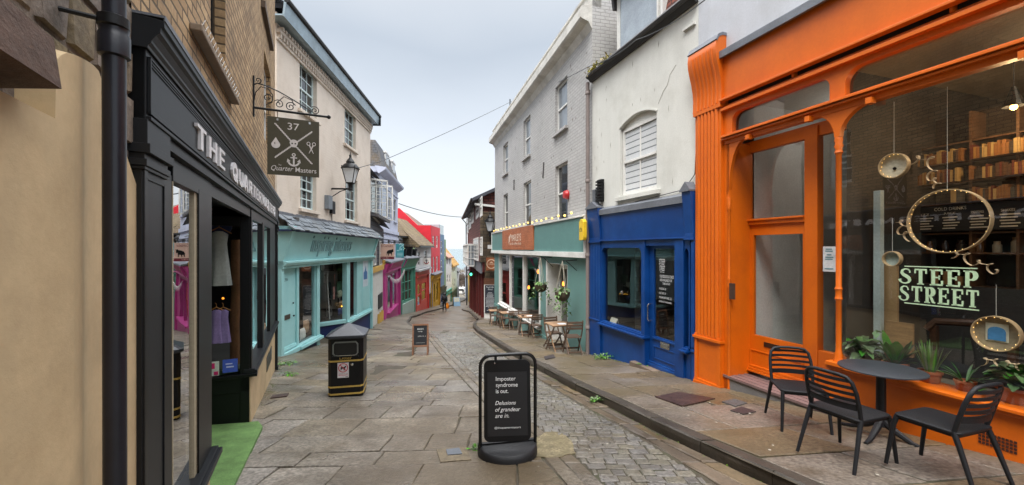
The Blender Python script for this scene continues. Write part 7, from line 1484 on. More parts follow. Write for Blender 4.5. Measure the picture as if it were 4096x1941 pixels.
van((A(1161)*128, 128, zs(0, 128)), 1.6, 'white van parked at the left of the street end', WHITE); van((A(1167)*140, 140, zs(0, 140)), 1.2, 'silver van parked behind the white one at the street end', mat('silver_paint', S(170, 174, 178), .3))
# ------------------------------------------------------------------ street furniture and small things
def gp(x, y, zf=zs):
    """the ground point seen at a display pixel of the photograph"""
    a, b_ = A(x), -Bz(y); Y = 4.
    for _ in range(60): Y = Y*.5+.5*(-zf(a*Y, Y)/b_)
    return Vector((a*Y, Y, zf(a*Y, Y)))
# litter bin
c = Vector((-2.74, 6.86)); To = thing('litter_bin', 'black square litter bin with gold bands and a pyramid lid on the flagstones', 'bin', (c.x, c.y, zs(c.x, c.y)-.01), radians(13))
GOLDB = mat('gold_band', S(196, 164, 84), .45, var=.25, metal=.2)
h = .268; ch = .045
def sq(w_, c_): return [(-w_+c_, -w_), (w_-c_, -w_), (w_, -w_+c_), (w_, w_-c_), (w_-c_, w_), (-w_+c_, w_), (-w_, w_-c_), (-w_, -w_+c_)]
def loft(B, secs):
    n = len(secs[0][0]); o = [(p[0], p[1], z) for P, z in secs for p in P]; fs = [(i*n+j, i*n+(j+1) % n, (i+1)*n+(j+1) % n, (i+1)*n+j) for i in range(len(secs)-1) for j in range(n)]+[tuple(range(n))[::-1], tuple(range((len(secs)-1)*n, len(secs)*n))]
    return B.add(o, fs)
BINM = mat('bin_plastic', (.005, .005, .006), .4, spec=.3, var=.35, fine=.15, bump=.12, bs=90)
B = MB(); loft(B, [(sq(h*.97, ch), 0), (sq(h, ch), .2), (sq(h, ch), .98)])
B.box(-.20, .20, -h-.012, -h, .70, .715).box(-.20, .20, -h-.02, -h, .69, .71)
bb = B.build('body', BINM, To)
MB().box(-.16, .16, -h-.004, -h+.03, .73, .915).build('opening', mat('bin_mouth', (.004, .004, .004), .5), bb)
B = MB(); pts = [(-.155, .715), (.155, .715), (.185, .75), (.185, .895), (.155, .93), (-.155, .93), (-.185, .895), (-.185, .75)]
ribbon(B, pts, .022, h+.0, h+.012, True); B.build('opening_rim', mat('rim_grey', S(120, 122, 120), .35, metal=.4), bb)
MB().box(-.12, .15, -h-.03, -h, .715, .728).build('stub_plate', STEEL, bb)
B = MB()
for z in (.615, .20, .085): loft(B, [(sq(h+.004, ch), z), (sq(h+.004, ch), z+.026)])
B.build('gold_bands', GOLDB, bb)
B = MB(); ftext(B, 'Litter', -.09, .10, .655, .70, h+.003, bold=.01); B.build('lettering', GOLDB, bb)
st = MB().box(-.12, .05, -h-.004, -h, .36, .60).build('sticker', mat('sticker_white', S(214, 210, 212), .4), bb)
B = MB(); ribbon(B, [(-.035+.068*cos(t), .52+.068*sin(t)) for t in [2*pi*i/28 for i in range(28)]], .012, h+.005, h+.007, True); ribbon(B, [(-.083, .568), (.013, .472)], .011, h+.005, h+.0075); B.box(-.105, .035, -h-.007, -h-.004, .40, .407); B.build('red_ring', mat('sticker_red', S(190, 40, 56), .4), st)
B = MB(); dg = [(-.08, .52), (-.06, .535), (-.02, .53), (.0, .55), (.015, .54), (.0, .52), (-.01, .50), (-.015, .475), (-.025, .475), (-.03, .505), (-.055, .505), (-.065, .48), (-.075, .482), (-.07, .51)]; B.add([(x, -h-.0065, z) for x, z in dg], [tuple(range(len(dg)))]); ftext(B, 'CLEAN IT UP', -.105, .035, .418, .432, h+.006); B.box(.0, .04, -h-.007, -h-.004, .372, .378); B.build('print', BLACK, st)
o = MB().lathe([(.022, 0), (.022, .006), (.012, .01)], 14).build('lock', STEEL, bb); o.rotation_euler = (pi/2, 0, 0); o.location = (.10, -h, .565)
B = MB(); loft(B, [(sq(h+.01, ch), .98), (sq(h+.035, ch), 1.0), (sq(h+.035, ch), 1.035), (sq(.02, .008), 1.19)]); B.build('lid', mat('bin_lid', S(54, 58, 66), .35, var=.3, fine=.15, bump=.15, bs=60), To, bevel=.004)
# swinging pavement sign
pl_, pr_ = Vector((-.335, 4.13)), Vector((.255, 4.25)); mid = (pl_+pr_)/2; rz = atan2(pr_.y-pl_.y, pr_.x-pl_.x); zg = zs(mid.x, mid.y-.1)
To = thing('swing_sign', 'black swinging pavement sign with white quotation text on a half round base', 'sign', (mid.x, mid.y, zg), rz); hw = (pr_-pl_).length/2-.015; H = 1.01
B = MB(); k = .11; P = [(-hw, 0, .03), (-hw, 0, H-k)]+[(-hw+k*(1-cos(t)), 0, H-k+k*sin(t)) for t in [pi/2*i/6 for i in range(1, 7)]]+[(hw-k*(1-sin(t)), 0, H-k+k*cos(t)) for t in [pi/2*i/6 for i in range(0, 6)]]+[(hw, 0, H-k), (hw, 0, .03)]
B.tube(P, .0175, 10); B.build('frame', mat('frame_black', (.006, .006, .007), .25, var=.2), To, smooth=True)
B = MB(); n = 26; a = hw+.02; top = [(a*cos(t), -.30*sin(t)) for t in [pi*i/n for i in range(n+1)]]
loft(B, [([(x*1.0, y*1.0+.03) for x, y in top], .0), ([(x*1.0, y+.03) for x, y in top], .05), ([(x*.97, y*.96+.03) for x, y in top], .085), ([(x*.93, y*.9+.03) for x, y in top], .095)]); B.box(-a, a, .02, .06, 0, .11).build('base', mat('base_rubber', (.012, .0125, .015), .55, var=.3, fine=.25, fs=200, bump=.4, bs=180), To, smooth=True)
bw, bh = .235, .395; rr_ = .06
def rrect(w_, h_, r, n=6, cx=0, cy=0):
    P = []
    for sx, sy, a0 in ((1, -1, -pi/2), (1, 1, 0), (-1, 1, pi/2), (-1, -1, pi)):
        for i in range(n+1): t = a0+pi/2*i/n; P.append((cx+sx*(w_-r)+r*cos(t), cy+sy*(h_-r)+r*sin(t)))
    return P
M_ = Matrix.Translation((-.012, 0, H-.052)) @ Matrix.Rotation(radians(-7), 4, 'Z') @ Matrix.Rotation(radians(-8), 4, 'X') @ Matrix.Translation((0, 0, -bh))
B = MB(); B.M = M_; B.prism(rrect(bw, bh, rr_), -.014, .014, 'd'); bd = B.build('board', mat('board_black', (.005, .005, .006), .32, spec=.3, var=.15), To, bevel=.004)
B = MB(); B.M = M_; B.box(-bw+.035, bw-.035, -.0165, -.014, -bh+.055, bh-.12); B.build('poster', mat('poster_charcoal', S(26, 26, 29), .45, var=.15), bd)
B = MB(); B.M = M_; dq = .0175; x0 = -.115
for t_, zc_, w_, kw in (('Imposter', .20, .20, {}), ('syndrome', .14, .22, {}), ('is out.', .078, .125, {}), ('Delusions', -.035, .20, dict(shear=.3)), ('of grandeur', -.097, .245, dict(shear=.3)), ('are in.', -.158, .13, dict(shear=.3))):
    has_desc = any(ch in 'pgy' for ch in t_); has_asc = any(ch in 'ItdDf' for ch in t_)
    ftext(B, t_, x0-(.008 if kw else 0), x0+w_, zc_-(.022 if has_desc else .008), zc_+.03, dq, bold=.004, **kw)
ftext(B, '@thequartermasters', x0-.015, x0+.245, -.275, -.25, dq, bold=.004); B.build('lettering', mat('sign_white_text', S(232, 232, 232), .5, var=0), bd)
B = MB()
for x in (-.13, .13): B.box(x-.012, x+.012, -.016, .016, H-.075, H-.012)
B.build('hanger', IRON, To); B = MB()
for x in (-.13, .13): B.ball((x-.012, -.02, H-.078), .009, 8, 5)
B.build('hook', STEEL, To)
# wooden A-board
p = gp(1057, 893); To = thing('chalk_board_stand', 'small wooden A frame chalkboard with an arrow on the wet flagstones', 'sign', p, radians(8)); AW = mat('aboard_wood', S(150, 108, 82), .55, wood=True, var=.2)
w_, H, lean = .225, .86, .13; B = MB(); B.M = Matrix.Rotation(radians(-9), 4, 'X')
B.box(-w_, -w_+.045, -.02, .02, 0, H).box(w_-.045, w_, -.02, .02, 0, H).box(-w_+.045, w_-.045, -.018, .018, H-.05, H).box(-w_+.045, w_-.045, -.018, .018, .22, .27); fr = B.build('frame', AW, To, bevel=.003)
P = MB(); P.M = B.M; P.box(-w_+.045, w_-.045, -.006, .006, .27, H-.05); P.build('blackboard', mat('blackboard', S(34, 38, 44), .6, var=.15), To)
P = MB(); P.M = B.M; ftext(P, 'MARLEYS', -.085, .085, H-.17, H-.12, .008, bold=.01); ribbon(P, [(-.07, H-.215), (.05, H-.215)], .008, .007, .009); ribbon(P, [(.03, H-.2), (.05, H-.215), (.03, H-.23)], .008, .007, .009); ftext(P, 'OPEN 10 - 4', -.07, .15, H-.36, H-.33, .008); P.box(-.12, .13, -.008, -.007, .33, .335); P.build('chalk_text', mat('chalk_white2', S(214, 214, 210), .8, var=0), To)
B = MB(); B.M = Matrix.Translation((0, .26, 0)) @ Matrix.Rotation(radians(9), 4, 'X'); B.box(-w_, -w_+.04, -.015, .015, 0, H-.02).box(w_-.04, w_, -.015, .015, 0, H-.02).box(-w_+.04, w_-.04, -.012, .012, .2, .24); B.build('rear_leg', AW, To)
# far pale A-board
p = gp(1150, 770); To = thing('pavement_board', 'pale blue and white pavement board on the far left kerb', 'sign', p, .5); B = MB(); B.M = Matrix.Rotation(radians(-12), 4, 'X'); B.box(-.4, .4, -.03, .03, 0, 1.05); bd = B.build('board', mat('board_pale_blue', S(150, 190, 222), .5), To); P = MB(); P.M = B.M; P.box(-.33, .33, -.04, -.03, .5, 1.0); P.build('print', mat('board_cream', S(214, 216, 200), .5), bd); B = MB(); B.M = Matrix.Translation((0, .45, 0)) @ Matrix.Rotation(radians(12), 4, 'X'); B.box(-.4, .4, -.02, .02, 0, 1.03); B.build('rear_leg', IRON, To)
# black garden chairs and round table outside the orange cafe
RES = mat('anthracite_resin', S(24, 25, 29), .5, spec=.35, var=.15, fine=.12, fs=220, bump=.25, bs=260)
def flat_slat(B, pts, hgt, th):
    vs = []
    for x, y, z in pts: vs += [(x, y-th/2, z-hgt/2), (x, y-th/2, z+hgt/2), (x, y+th/2, z+hgt/2), (x, y+th/2, z-hgt/2)]
    n = len(pts); B.add(vs, [(4*i+j, 4*i+(j+1) % 4, 4*i+4+(j+1) % 4, 4*i+4+j) for i in range(n-1) for j in range(4)]+[(0, 1, 2, 3), (4*n-4, 4*n-3, 4*n-2, 4*n-1)])
def make_resin_chair():
    T = thing('garden_chair', '', 'chair', (0, 0, 0), 0, 'black chairs at the round cafe table')
    B = MB(); n = 14; prof = rrect(.225, .215, .05, 5, 0, .0)
    loft(B, [([(x*.97, y*.97) for x, y in prof], .425), (prof, .435), (prof, .447), ([(x*.96, y*.96) for x, y in prof], .453)]); B.box(-.2, .2, -.19, .19, .40, .428); B.build('seat', RES, T, smooth=True, bevel=.004)
    for sx in (-1, 1):
        MB().tube([(sx*.205, .19, .43), (sx*.212, .21, .36), (sx*.232, .255, .0)], [.02, .019, .014], 10).build('leg', RES, T, smooth=True)
        MB().tube([(sx*.207, -.17, .45), (sx*.215, -.21, .34), (sx*.238, -.315, .0)], [.02, .019, .014], 10).build('leg', RES, T, smooth=True)
    B = MB(); ru = [(.207, -.17, .43), (.212, -.20, .55), (.208, -.235, .68), (.192, -.26, .765), (.155, -.272, .805), (.10, -.278, .815)]
    P = ru+[(0, -.285, .818)]+[(-x, y, z) for x, y, z in ru[::-1]]
    B.tube(P, .0165, 10); B.build('back_frame', RES, T, smooth=True)
    B = MB()
    for k, (z, y) in enumerate(((.775, -.262), (.72, -.248), (.665, -.233), (.61, -.218), (.548, -.20))):
        hw = .205-.02*(k == 0); pts = [(hw*(-1+2*i/8), y-.045*(1-(-1+2*i/8)**2), z) for i in range(9)]; flat_slat(B, pts, .026 if k < 4 else .05, .012)
    B.build('back_slats', RES, T, smooth=True); return T
proto = make_resin_chair()
def face(dx, dy): return atan2(-dx, dy)
for i, (x, y, dx, dy, lab) in enumerate(((3.22, 4.62, -.30, -1., 'black slatted chair standing against the grey step of the orange cafe'), (3.05, 3.72, 1., .34, 'black slatted chair left of the round table with its back to the kerb'), (3.52, 3.36, -.32, 1., 'black slatted chair at the right of the round table, nearest the window'))):
    o = proto if i == 0 else copy_tree(proto); o.location = (x, y, zp(x, y)); o.rotation_euler = (0, 0, face(dx, dy)); o['label'] = lab
tx, ty = 3.78, 4.2; zt_ = zp(tx, ty); To = thing('cafe_table', 'round black cafe table on a four footed pedestal outside the orange cafe', 'table', (tx, ty, zt_), .5)
B = MB(); B.lathe([(.34, .692), (.352, .697), (.352, .708), (.345, .713), (.001, .7135)], 48); tt = B.build('table_top', mat('table_charcoal', S(48, 52, 58), .42, var=.15, fine=.2, fs=260, bump=.3, bs=300), To, smooth=True)
MB().lathe([(.05, .12), (.043, .16), (.04, .62), (.09, .66), (.12, .692)], 16).build('pedestal', RES, To, smooth=True)
for k in range(4): a = pi/2*k; MB().tube([(cos(a)*.02, sin(a)*.02, .17), (cos(a)*.12, sin(a)*.12, .10), (cos(a)*.24, sin(a)*.24, .035), (cos(a)*.34, sin(a)*.34, .015)], [.035, .032, .024, .018], 8).build('foot', RES, To, smooth=True)
# wooden bistro sets outside the grey cafe
WT = mat('bistro_wood', S(164, 130, 100), .55, wood=True, var=.25); WC = mat('bistro_chair_wood', S(98, 78, 64), .55, wood=True, var=.3)
def bar(B, p, q, w_, th=.022):
    p, q = Vector(p), Vector(q); d = (q-p).normalized(); x = Vector((1, 0, 0)); s = d.cross(x).normalized()
    vs = [e+x*sx*th/2+s*sy*w_/2 for e in (p, q) for sx, sy in ((-1, -1), (1, -1), (1, 1), (-1, 1))]; B.add(vs, [(0, 1, 2, 3), (4, 5, 6, 7)]+[(i, (i+1) % 4, 4+(i+1) % 4, 4+i) for i in range(4)])
def make_wood_chair():
    T = thing('folding_chair', '', 'chair', (0, 0, 0), 0, 'wooden folding chairs outside the grey cafe')
    B = MB()
    for k in range(6): y = -.17+.072*k; B.box(-.19, .19, y, y+.06, .435, .455)
    B.build('seat', WC, T)
    for sx in (-1, 1):
        B = MB(); P = [(.22, 0), (.05, .3), (-.09, .5), (-.165, .68), (-.20, .88)]
        for (a, b_), (c, d_) in zip(P, P[1:]): bar(B, (sx*.205, a, b_), (sx*.205, c, d_+.005), .045)
        B.build('back_upright', WC, T)
        B = MB(); bar(B, (sx*.178, -.27, 0), (sx*.178, .19, .44), .038); B.build('leg', WC, T)
    B = MB(); bar(B, (0, 0, 0), (0, 0, .0001), .0001); B = MB()
    for z, y in ((.83, -.195), (.755, -.182), (.68, -.168)): B.box(-.19, .19, y-.012, y+.012, z-.026, z+.03)
    B.build('back_slats', WC, T); B = MB(); B.box(-.19, .19, .155, .18, .09, .13).box(-.165, .165, -.2, -.18, .07, .10).build('stretcher', WC, T); return T
def make_wood_table():
    T = thing('folding_table', '', 'table', (0, 0, 0), 0, 'wooden folding tables outside the grey cafe')
    B = MB()
    for k in range(7): x = -.3+.0865*k; B.box(x, x+.08, -.3, .3, .725, .745)
    B.box(-.3, .3, -.27, -.23, .70, .724).box(-.3, .3, .23, .27, .70, .724); B.build('table_top', WT, T)
    for sx in (-1, 1):
        for sg in (-1, 1): B = MB(); bar(B, (sx*(.22 if sg > 0 else .25), -.27*sg, 0), (sx*(.22 if sg > 0 else .25), .25*sg, .71), .045); B.build('leg', WC if sg < 0 else WT, T)
    B = MB(); B.box(-.24, .24, -.22, -.19, .08, .12).box(-.22, .22, .19, .22, .10, .14).build('stretcher', WC, T); return T
ct, tt_ = make_wood_chair(), make_wood_table(); far = FM.t*-1; dirf = Vector((far.x, far.y)); first = True
names = ('nearest', 'second nearest', 'third', 'farthest'); spots = ((1.28, 11.3), (.55, 15.2), (-.22, 18.3), (-.85, 20.7)); nt_ = 0
for i, (x, y) in enumerate(spots):
    o = tt_ if i == 0 else copy_tree(tt_); o.location = (x, y, zp(x, y)); o.rotation_euler = (0, 0, face(dirf.x, dirf.y)+(.12, -.05, .08, 0)[i]); o['label'] = ['slatted wooden table nearest the camera, by the white cafe door', 'slatted wooden table below the right end of the cafe window', 'slatted wooden table below the middle of the cafe window', 'slatted wooden table farthest away, beside the blackboard menu'][i]
    for k, (sg, ln) in enumerate(((-1, .72), (1, .62))):
        q = Vector((x, y))+dirf*sg*ln+(Vector((.12, 0)) if sg < 0 else Vector((.06, 0))); c = ct if (i == 0 and k == 0) else copy_tree(ct); c.location = (q.x, q.y, zp(q.x, q.y)); c.rotation_euler = (0, 0, face(-dirf.x*sg, -dirf.y*sg)+(.10, -.12, .2, .05)[i]*sg)
        c['label'] = 'wooden folding chair on the %s side of the %s slatted table' % (('near', 'far')[k], ('nearest', 'second', 'third', 'farthest')[i])
for i, (k, dx, dy, lab) in enumerate(((0, .08, -.1, 'white menu card lying on the nearest wooden table'), (1, .1, -.05, 'white menu card lying on the second wooden table'), (2, .1, 0, 'white menu card lying on the third wooden table'))):
    x, y = spots[k]; o = MB().box(-.11, .11, -.09, .09, 0, .01).build('menu_card', mat('menu_white', S(222, 224, 228), .5), None); o.location = (x+dx, y+dy, zp(x, y)+.746); o.rotation_euler = (0, 0, .2); tag(o, lab, 'menu', 'menu cards on the wooden tables')
x, y = spots[1]; o = MB().lathe([(.05, 0), (.06, .04), (.05, .04), (.045, .01), (.001, .01)], 14).build('ash_bowl', mat('bowl_brown', S(60, 44, 36), .5), None, smooth=True); o.location = (x-.15, y-.15, zp(x, y)+.746); tag(o, 'small brown bowl on the second wooden table', 'bowl')
# hanging baskets
def basket(x, yb_, yt, d, lab, seed):
    F = FM; s = F.s_(x, d); z = F.z(x, yb_, d); zt = F.z(x, yt, d); rr = random.Random(seed); T = thing('hanging_basket', lab, 'hanging basket', F.w(s, d, z), F.rz, 'hanging baskets outside the grey cafe')
    MB().lathe([(.05, -.17), (.14, -.13), (.2, -.02), (.21, .08), (.19, .08), (.001, .05)], 16).build('woven_bowl', mat('coir', S(84, 72, 56), .9, var=.4, vs=14, bump=.6, bs=60), T, smooth=True)
    B = MB()
    for k in range(3): a = 2*pi*k/3; B.tube([(.2*cos(a), .2*sin(a), .08), (0, 0, zt-z)], .007, 5)
    B.build('rope', mat('rope_pale', S(190, 182, 166), .8), T); MB().tube([(0, 0, zt-z), (0, d, zt-z+.02)], .014, 6).tube([(0, .1, zt-z), (0, d, zt-z-.3)], .01, 6).build('bracket', IRON, T)
    B = MB()
    for i in range(60): a = rr.uniform(0, 6.28); e = rr.uniform(-.2, 1.3); r = rr.uniform(.05, .2); leaf(B, (cos(a)*r, sin(a)*r, .06+rr.uniform(0, .12)), (cos(a)*cos(e), sin(a)*cos(e), sin(e)), rr.uniform(.07, .13), rr.uniform(.04, .07), .7)
    for v in range(6):
        a = rr.uniform(0, 6.28); q = Vector((cos(a)*.2, sin(a)*.2, .05)); ln = rr.uniform(.3, .8)
        for j in range(int(ln/.055)): q = q+Vector((cos(a)*.008+rr.uniform(-.02, .02), sin(a)*.008+rr.uniform(-.02, .02), -.055)); b_ = rr.uniform(0, 6.28); leaf(B, q, (cos(b_), sin(b_), -.1), .10, .06, .5)
    B.build('foliage', LEAF[1], T)
basket(1360, 722, 648, .42, 'coir hanging basket with ivy against the cafe window, the left one', 1); basket(1415, 742, 656, .45, 'coir hanging basket with trailing ivy before the white cafe door', 2)
for i, (x, y, d) in enumerate(((1417, 714, -1.2), (1354, 683, -.6), (1330, 723, -1.0))):
    s, z = FM.at(x, y, d); T = thing('filament_lamp', ['hanging filament bulb glowing behind the white cafe door', 'small glowing bulb at the right edge of the cafe window', 'glowing bulb in the middle of the cafe window'][i], 'lamp', FM.w(s, d, z), 0, 'filament lamps inside the cafe'); MB().lathe([(.02, .1), (.055, .03), (.06, -.02), (.04, -.07), (.001, -.09)], 12).build('bulb', lamp_mat('filament_glow', S(255, 150, 50), 2.6), T, smooth=True); MB().tube([(0, 0, .1), (0, 0, .6)], .008, 5).lathe([(.03, .09), (.03, .16)], 8).build('flex', IRON, T)
# iron covers and plates let into the paving
def cover(pts, zf, m, lab, th=.012, lift=.007, name='drain_cover', frame=None):
    P = [gp(x, y, zf) for x, y in pts]; B = MB(); n = len(P); B.add([(p.x, p.y, zf(p.x, p.y)+lift+.006) for p in P]+[(p.x, p.y, zf(p.x, p.y)-.03) for p in P], [tuple(range(n))]+[(i, (i+1) % n, n+(i+1) % n, n+i) for i in range(n)]); return tag(B.build(name, m, None), lab, 'cover')
RUST = mat('rusty_iron', S(72, 52, 46), .5, var=.4, vs=5, bump=.8, bs=30, pat='b', psize=(.12, .12), mortar=.03, pbump=1., axis='xy', dirt=S(50, 42, 40), dirtamt=.6, wet=.1)
GREYC = mat('grey_iron', S(84, 84, 84), .5, var=.3, bump=.6, bs=40, pat='b', psize=(.1, .1), mortar=.03, pbump=1., axis='xy')
cover([(1648, 999), (1706, 987), (1799, 1004), (1717, 1023)], zp, RUST, 'large rusty iron cover in the right pavement below the orange pilaster')
cover([(1816, 1012), (1848, 1005), (1880, 1015), (1850, 1024)], zp, GREYC, 'small grey square cover near the grey step')
cover([(1837, 1034), (1866, 1025), (1902, 1037), (1870, 1044)], zp, mat('dark_iron', S(58, 52, 54), .5, var=.3, bump=.5), 'small dark square cover nearer the kerb than the grey one')
cover([(1368, 898), (1392, 892), (1397, 900), (1372, 905)], zp, mat('dark_iron', S(58, 52, 54), .5), 'small dark stopcock cover near the wooden table')
cover([(1122, 1134), (1155, 1130), (1163, 1145), (1126, 1148)], zs, mat('blue_grey_plate', S(104, 110, 118), .4, var=.2, bump=.3), 'small blue grey metal plate in a mortar patch left of the swing sign', lift=.012)
cover([(686, 995), (727, 990), (722, 998), (680, 1003)], zs, RUST, 'rusty grating set in the flags near the charcoal shop corner')
o = cover([(1098, 1132), (1172, 1126), (1186, 1158), (1108, 1164)], zs, mat('mortar_patch', S(120, 108, 88), .85, var=.35, vs=12, bump=1., bs=30), 'rough mortar patch round the small metal plate', lift=.003, name='mortar_patch'); o['category'] = 'patch'
B = MB(); pts = [gp(x, y) for x, y in ((1350, 1098), (1382, 1082), (1415, 1090), (1440, 1118), (1448, 1140), (1400, 1152), (1345, 1150), (1330, 1120))]; pts = [a_.lerp(b2, f_)+Vector((R.uniform(-.02, .02), R.uniform(-.02, .02), 0)) for a_, b2 in zip(pts, pts[1:]+pts[:1]) for f_ in (0, .25, .5, .75)]; n = len(pts); ce = sum(pts, Vector((0, 0, 0)))/n
B.add([(ce.x, ce.y, ce.z+.010)]+[(p.x, p.y, p.z+.003) for p in pts]+[(p.x, p.y, p.z-.03) for p in pts], [(0, 1+i, 1+(i+1) % n) for i in range(n)]+[(1+i, 1+(i+1) % n, 1+n+(i+1) % n, 1+n+i) for i in range(n)]); tag(B.build('cement_patch', mat('sandy_cement', S(128, 117, 90), .85, var=.4, vs=9, fine=.4, bump=1., bs=35, dirt=S(92, 84, 58), dirtamt=.8, ds=5)), 'sandy cement patch in the road beside the swing sign', 'patch')
# weeds
def weed(x, y, zf, r, n, lab, seed, up=.1):
    p = gp(x, y, zf); rr = random.Random(seed); B = MB()
    for i in range(n): a = rr.uniform(0, 6.28); e = rr.uniform(.1, 1.2); q = rr.uniform(0, r); leaf(B, (q*cos(a)*1.4, q*sin(a)*.8, rr.uniform(0, up)), (cos(a)*cos(e), sin(a)*cos(e), sin(e)), rr.uniform(.05, .11), rr.uniform(.03, .05), .6)
    o = B.build('weed', mat('weed_green', S(88, 132, 44), .6, var=.3, isl=.35, hue=.02), None); o.location = p; tag(o, lab, 'weed', 'weeds in the paving')
weed(1517, 903, zp, .22, 90, 'bright green weed at the foot of the blue shop corner', 1); weed(1622, 925, zp, .08, 24, 'small weed under the blue shop step', 2, .06); weed(724, 917, zs, .16, 50, 'weed against the navy plinth of the aqua shop', 3, .06); weed(726, 945, zs, .10, 26, 'weed between flags near the charcoal shop', 4, .05); weed(1500, 1013, zs, .07, 30, 'weed in the gutter by the right kerb', 5, .05); weed(1598, 1042, zs, .06, 22, 'tiny weed in the gutter nearer the orange cafe', 6, .04); weed(1200, 1128, zs, .05, 14, 'sparse weed in the joint by the swing sign', 7, .03)
for k, (x, y, nn_) in enumerate(((1474, 175, 60), (1506, 152, 30), (1494, 190, 40))):
    s, z = FB.at(x+12, y, .12); B = MB(); rr = random.Random(k)
    for i in range(nn_): a = rr.uniform(0, 6.28); e = rr.uniform(0, 1.4); leaf(B, (rr.uniform(-.3, .3), rr.uniform(-.08, .08), rr.uniform(0, .1)), (cos(a)*cos(e), sin(a)*cos(e), sin(e)), rr.uniform(.08, .2), .04, .6)
    o = B.build('gutter_moss', mat('moss_yellow', S(186, 174, 62), .8, var=.3, isl=.4, hue=.03), None); o.location = FB.w(s+.15, .12, 4.38); o.rotation_euler = (0, 0, FB.rz); tag(o, ['yellow moss tuft at the left end of the white house gutter', 'green sprig growing in the gutter by the dormer', 'moss clump just right of the gutter corner'][k], 'moss', 'plants in the gutter')
# moss along the foot of the walls and the kerb, and small pale litter specks: nobody could count them
B = MB(); rr = random.Random(21)
def tuft(x, y, z, k):
    for i in range(k): a = rr.uniform(0, 6.28); e = rr.uniform(.1, 1.3); leaf(B, (x+rr.uniform(-.04, .04), y+rr.uniform(-.03, .03), z), (cos(a)*cos(e), sin(a)*cos(e), sin(e)), rr.uniform(.015, .045), .014, .5, 2)
for i in range(150): s = rr.uniform(.05, 3.2)**1.0; p = FB.w(s, .03+abs(rr.gauss(0, .05)), 0); tuft(p[0], p[1], zp(p[0], p[1]), 3)
for i in range(60): s = rr.uniform(.2, 7.5); p = FI.w(s, .06+abs(rr.gauss(0, .05)), 0); tuft(p[0], p[1], zs(p[0], p[1]), 2)
for i in range(70): s = rr.uniform(4.6, 8.6); p = FQ.w(s, .04+abs(rr.gauss(0, .06)), 0); tuft(p[0], p[1], zs(p[0], p[1]), 2)
for i in range(130): y = rr.uniform(2.5, 13); x = kx(y)-.02-abs(rr.gauss(0, .02)); tuft(x, y, zs(x, y)-.004, 2)
tag(B.build('moss_growth', mat('moss_green', S(96, 110, 52), .9, var=.4, isl=.35, hue=.03), None), 'thin moss growing along wall feet and in the kerb gutter', 'moss', kind='stuff')
B = MB()
for i in range(110):
    y = rr.uniform(2.6, 13); x = rr.uniform(-.55*y, .25*y) if i % 3 else rr.uniform(kx(y)+.2, kx(y)+1.4); zf = zp if x > kx(y)+.15 else zs; r = rr.uniform(.005, .013); a0 = rr.uniform(0, 6)
    B.add([(x+r*cos(a0+t)*(1+.4*rr.random()), y+r*sin(a0+t)*(1+.4*rr.random()), zf(x, y)+.011) for t in (0, 1.2, 2.4, 3.6, 4.9)], [(0, 1, 2, 3, 4)])
tag(B.build('litter_specks', mat('speck_pale', S(160, 154, 142), .8, isl=.4), None), 'tiny pale specks of gum and litter scattered over the damp paving', 'specks', kind='stuff')
# overhead cables
def cable(pts, r, lab, sag=.2):
    B = MB(); P = [Vector(p) for p in pts]; Q = []
    for a, b_ in zip(P, P[1:]):
        for i in range(13): f = i/12; Q.append(a.lerp(b_, f)-Vector((0, 0, sag*4*f*(1-f))))
    tag(B.tube(Q, r, 5).build('overhead_cable', mat('cable_grey', S(96, 100, 104), .6), None), lab, 'cable', 'cables across the street')
def at(x, y, Y): return (A(x)*Y, Y, Bz(y)*Y)
cable([at(890, 425, 15.8), at(1000, 388, 17.5), at(1283, 257, 21.5)], .014, 'cable crossing the street from the cream house to the grey brick parapet', .05)
cable([at(1283, 257, 21.5), at(1486, 165, 10.2), at(1600, 100, 8.3), at(1780, -6, 6.6)], .010, 'cable running along the fronts above the white house gutter', .08)
cable([at(1003, 512, 30.0), at(1171, 546, 41)], .03, 'cable from the mauve house to the tile hung house eaves', .25)
T = thing('parapet_aerial', 'thin iron aerial mast on the grey brick parapet', 'aerial', at(1283, 285, 21.8)); MB().tube([(0, 0, -.2), (0, 0, .75)], .03, 6).tube([(.05, 0, .0), (.2, 0, .5)], .015, 5).build('mast', IRON, T)
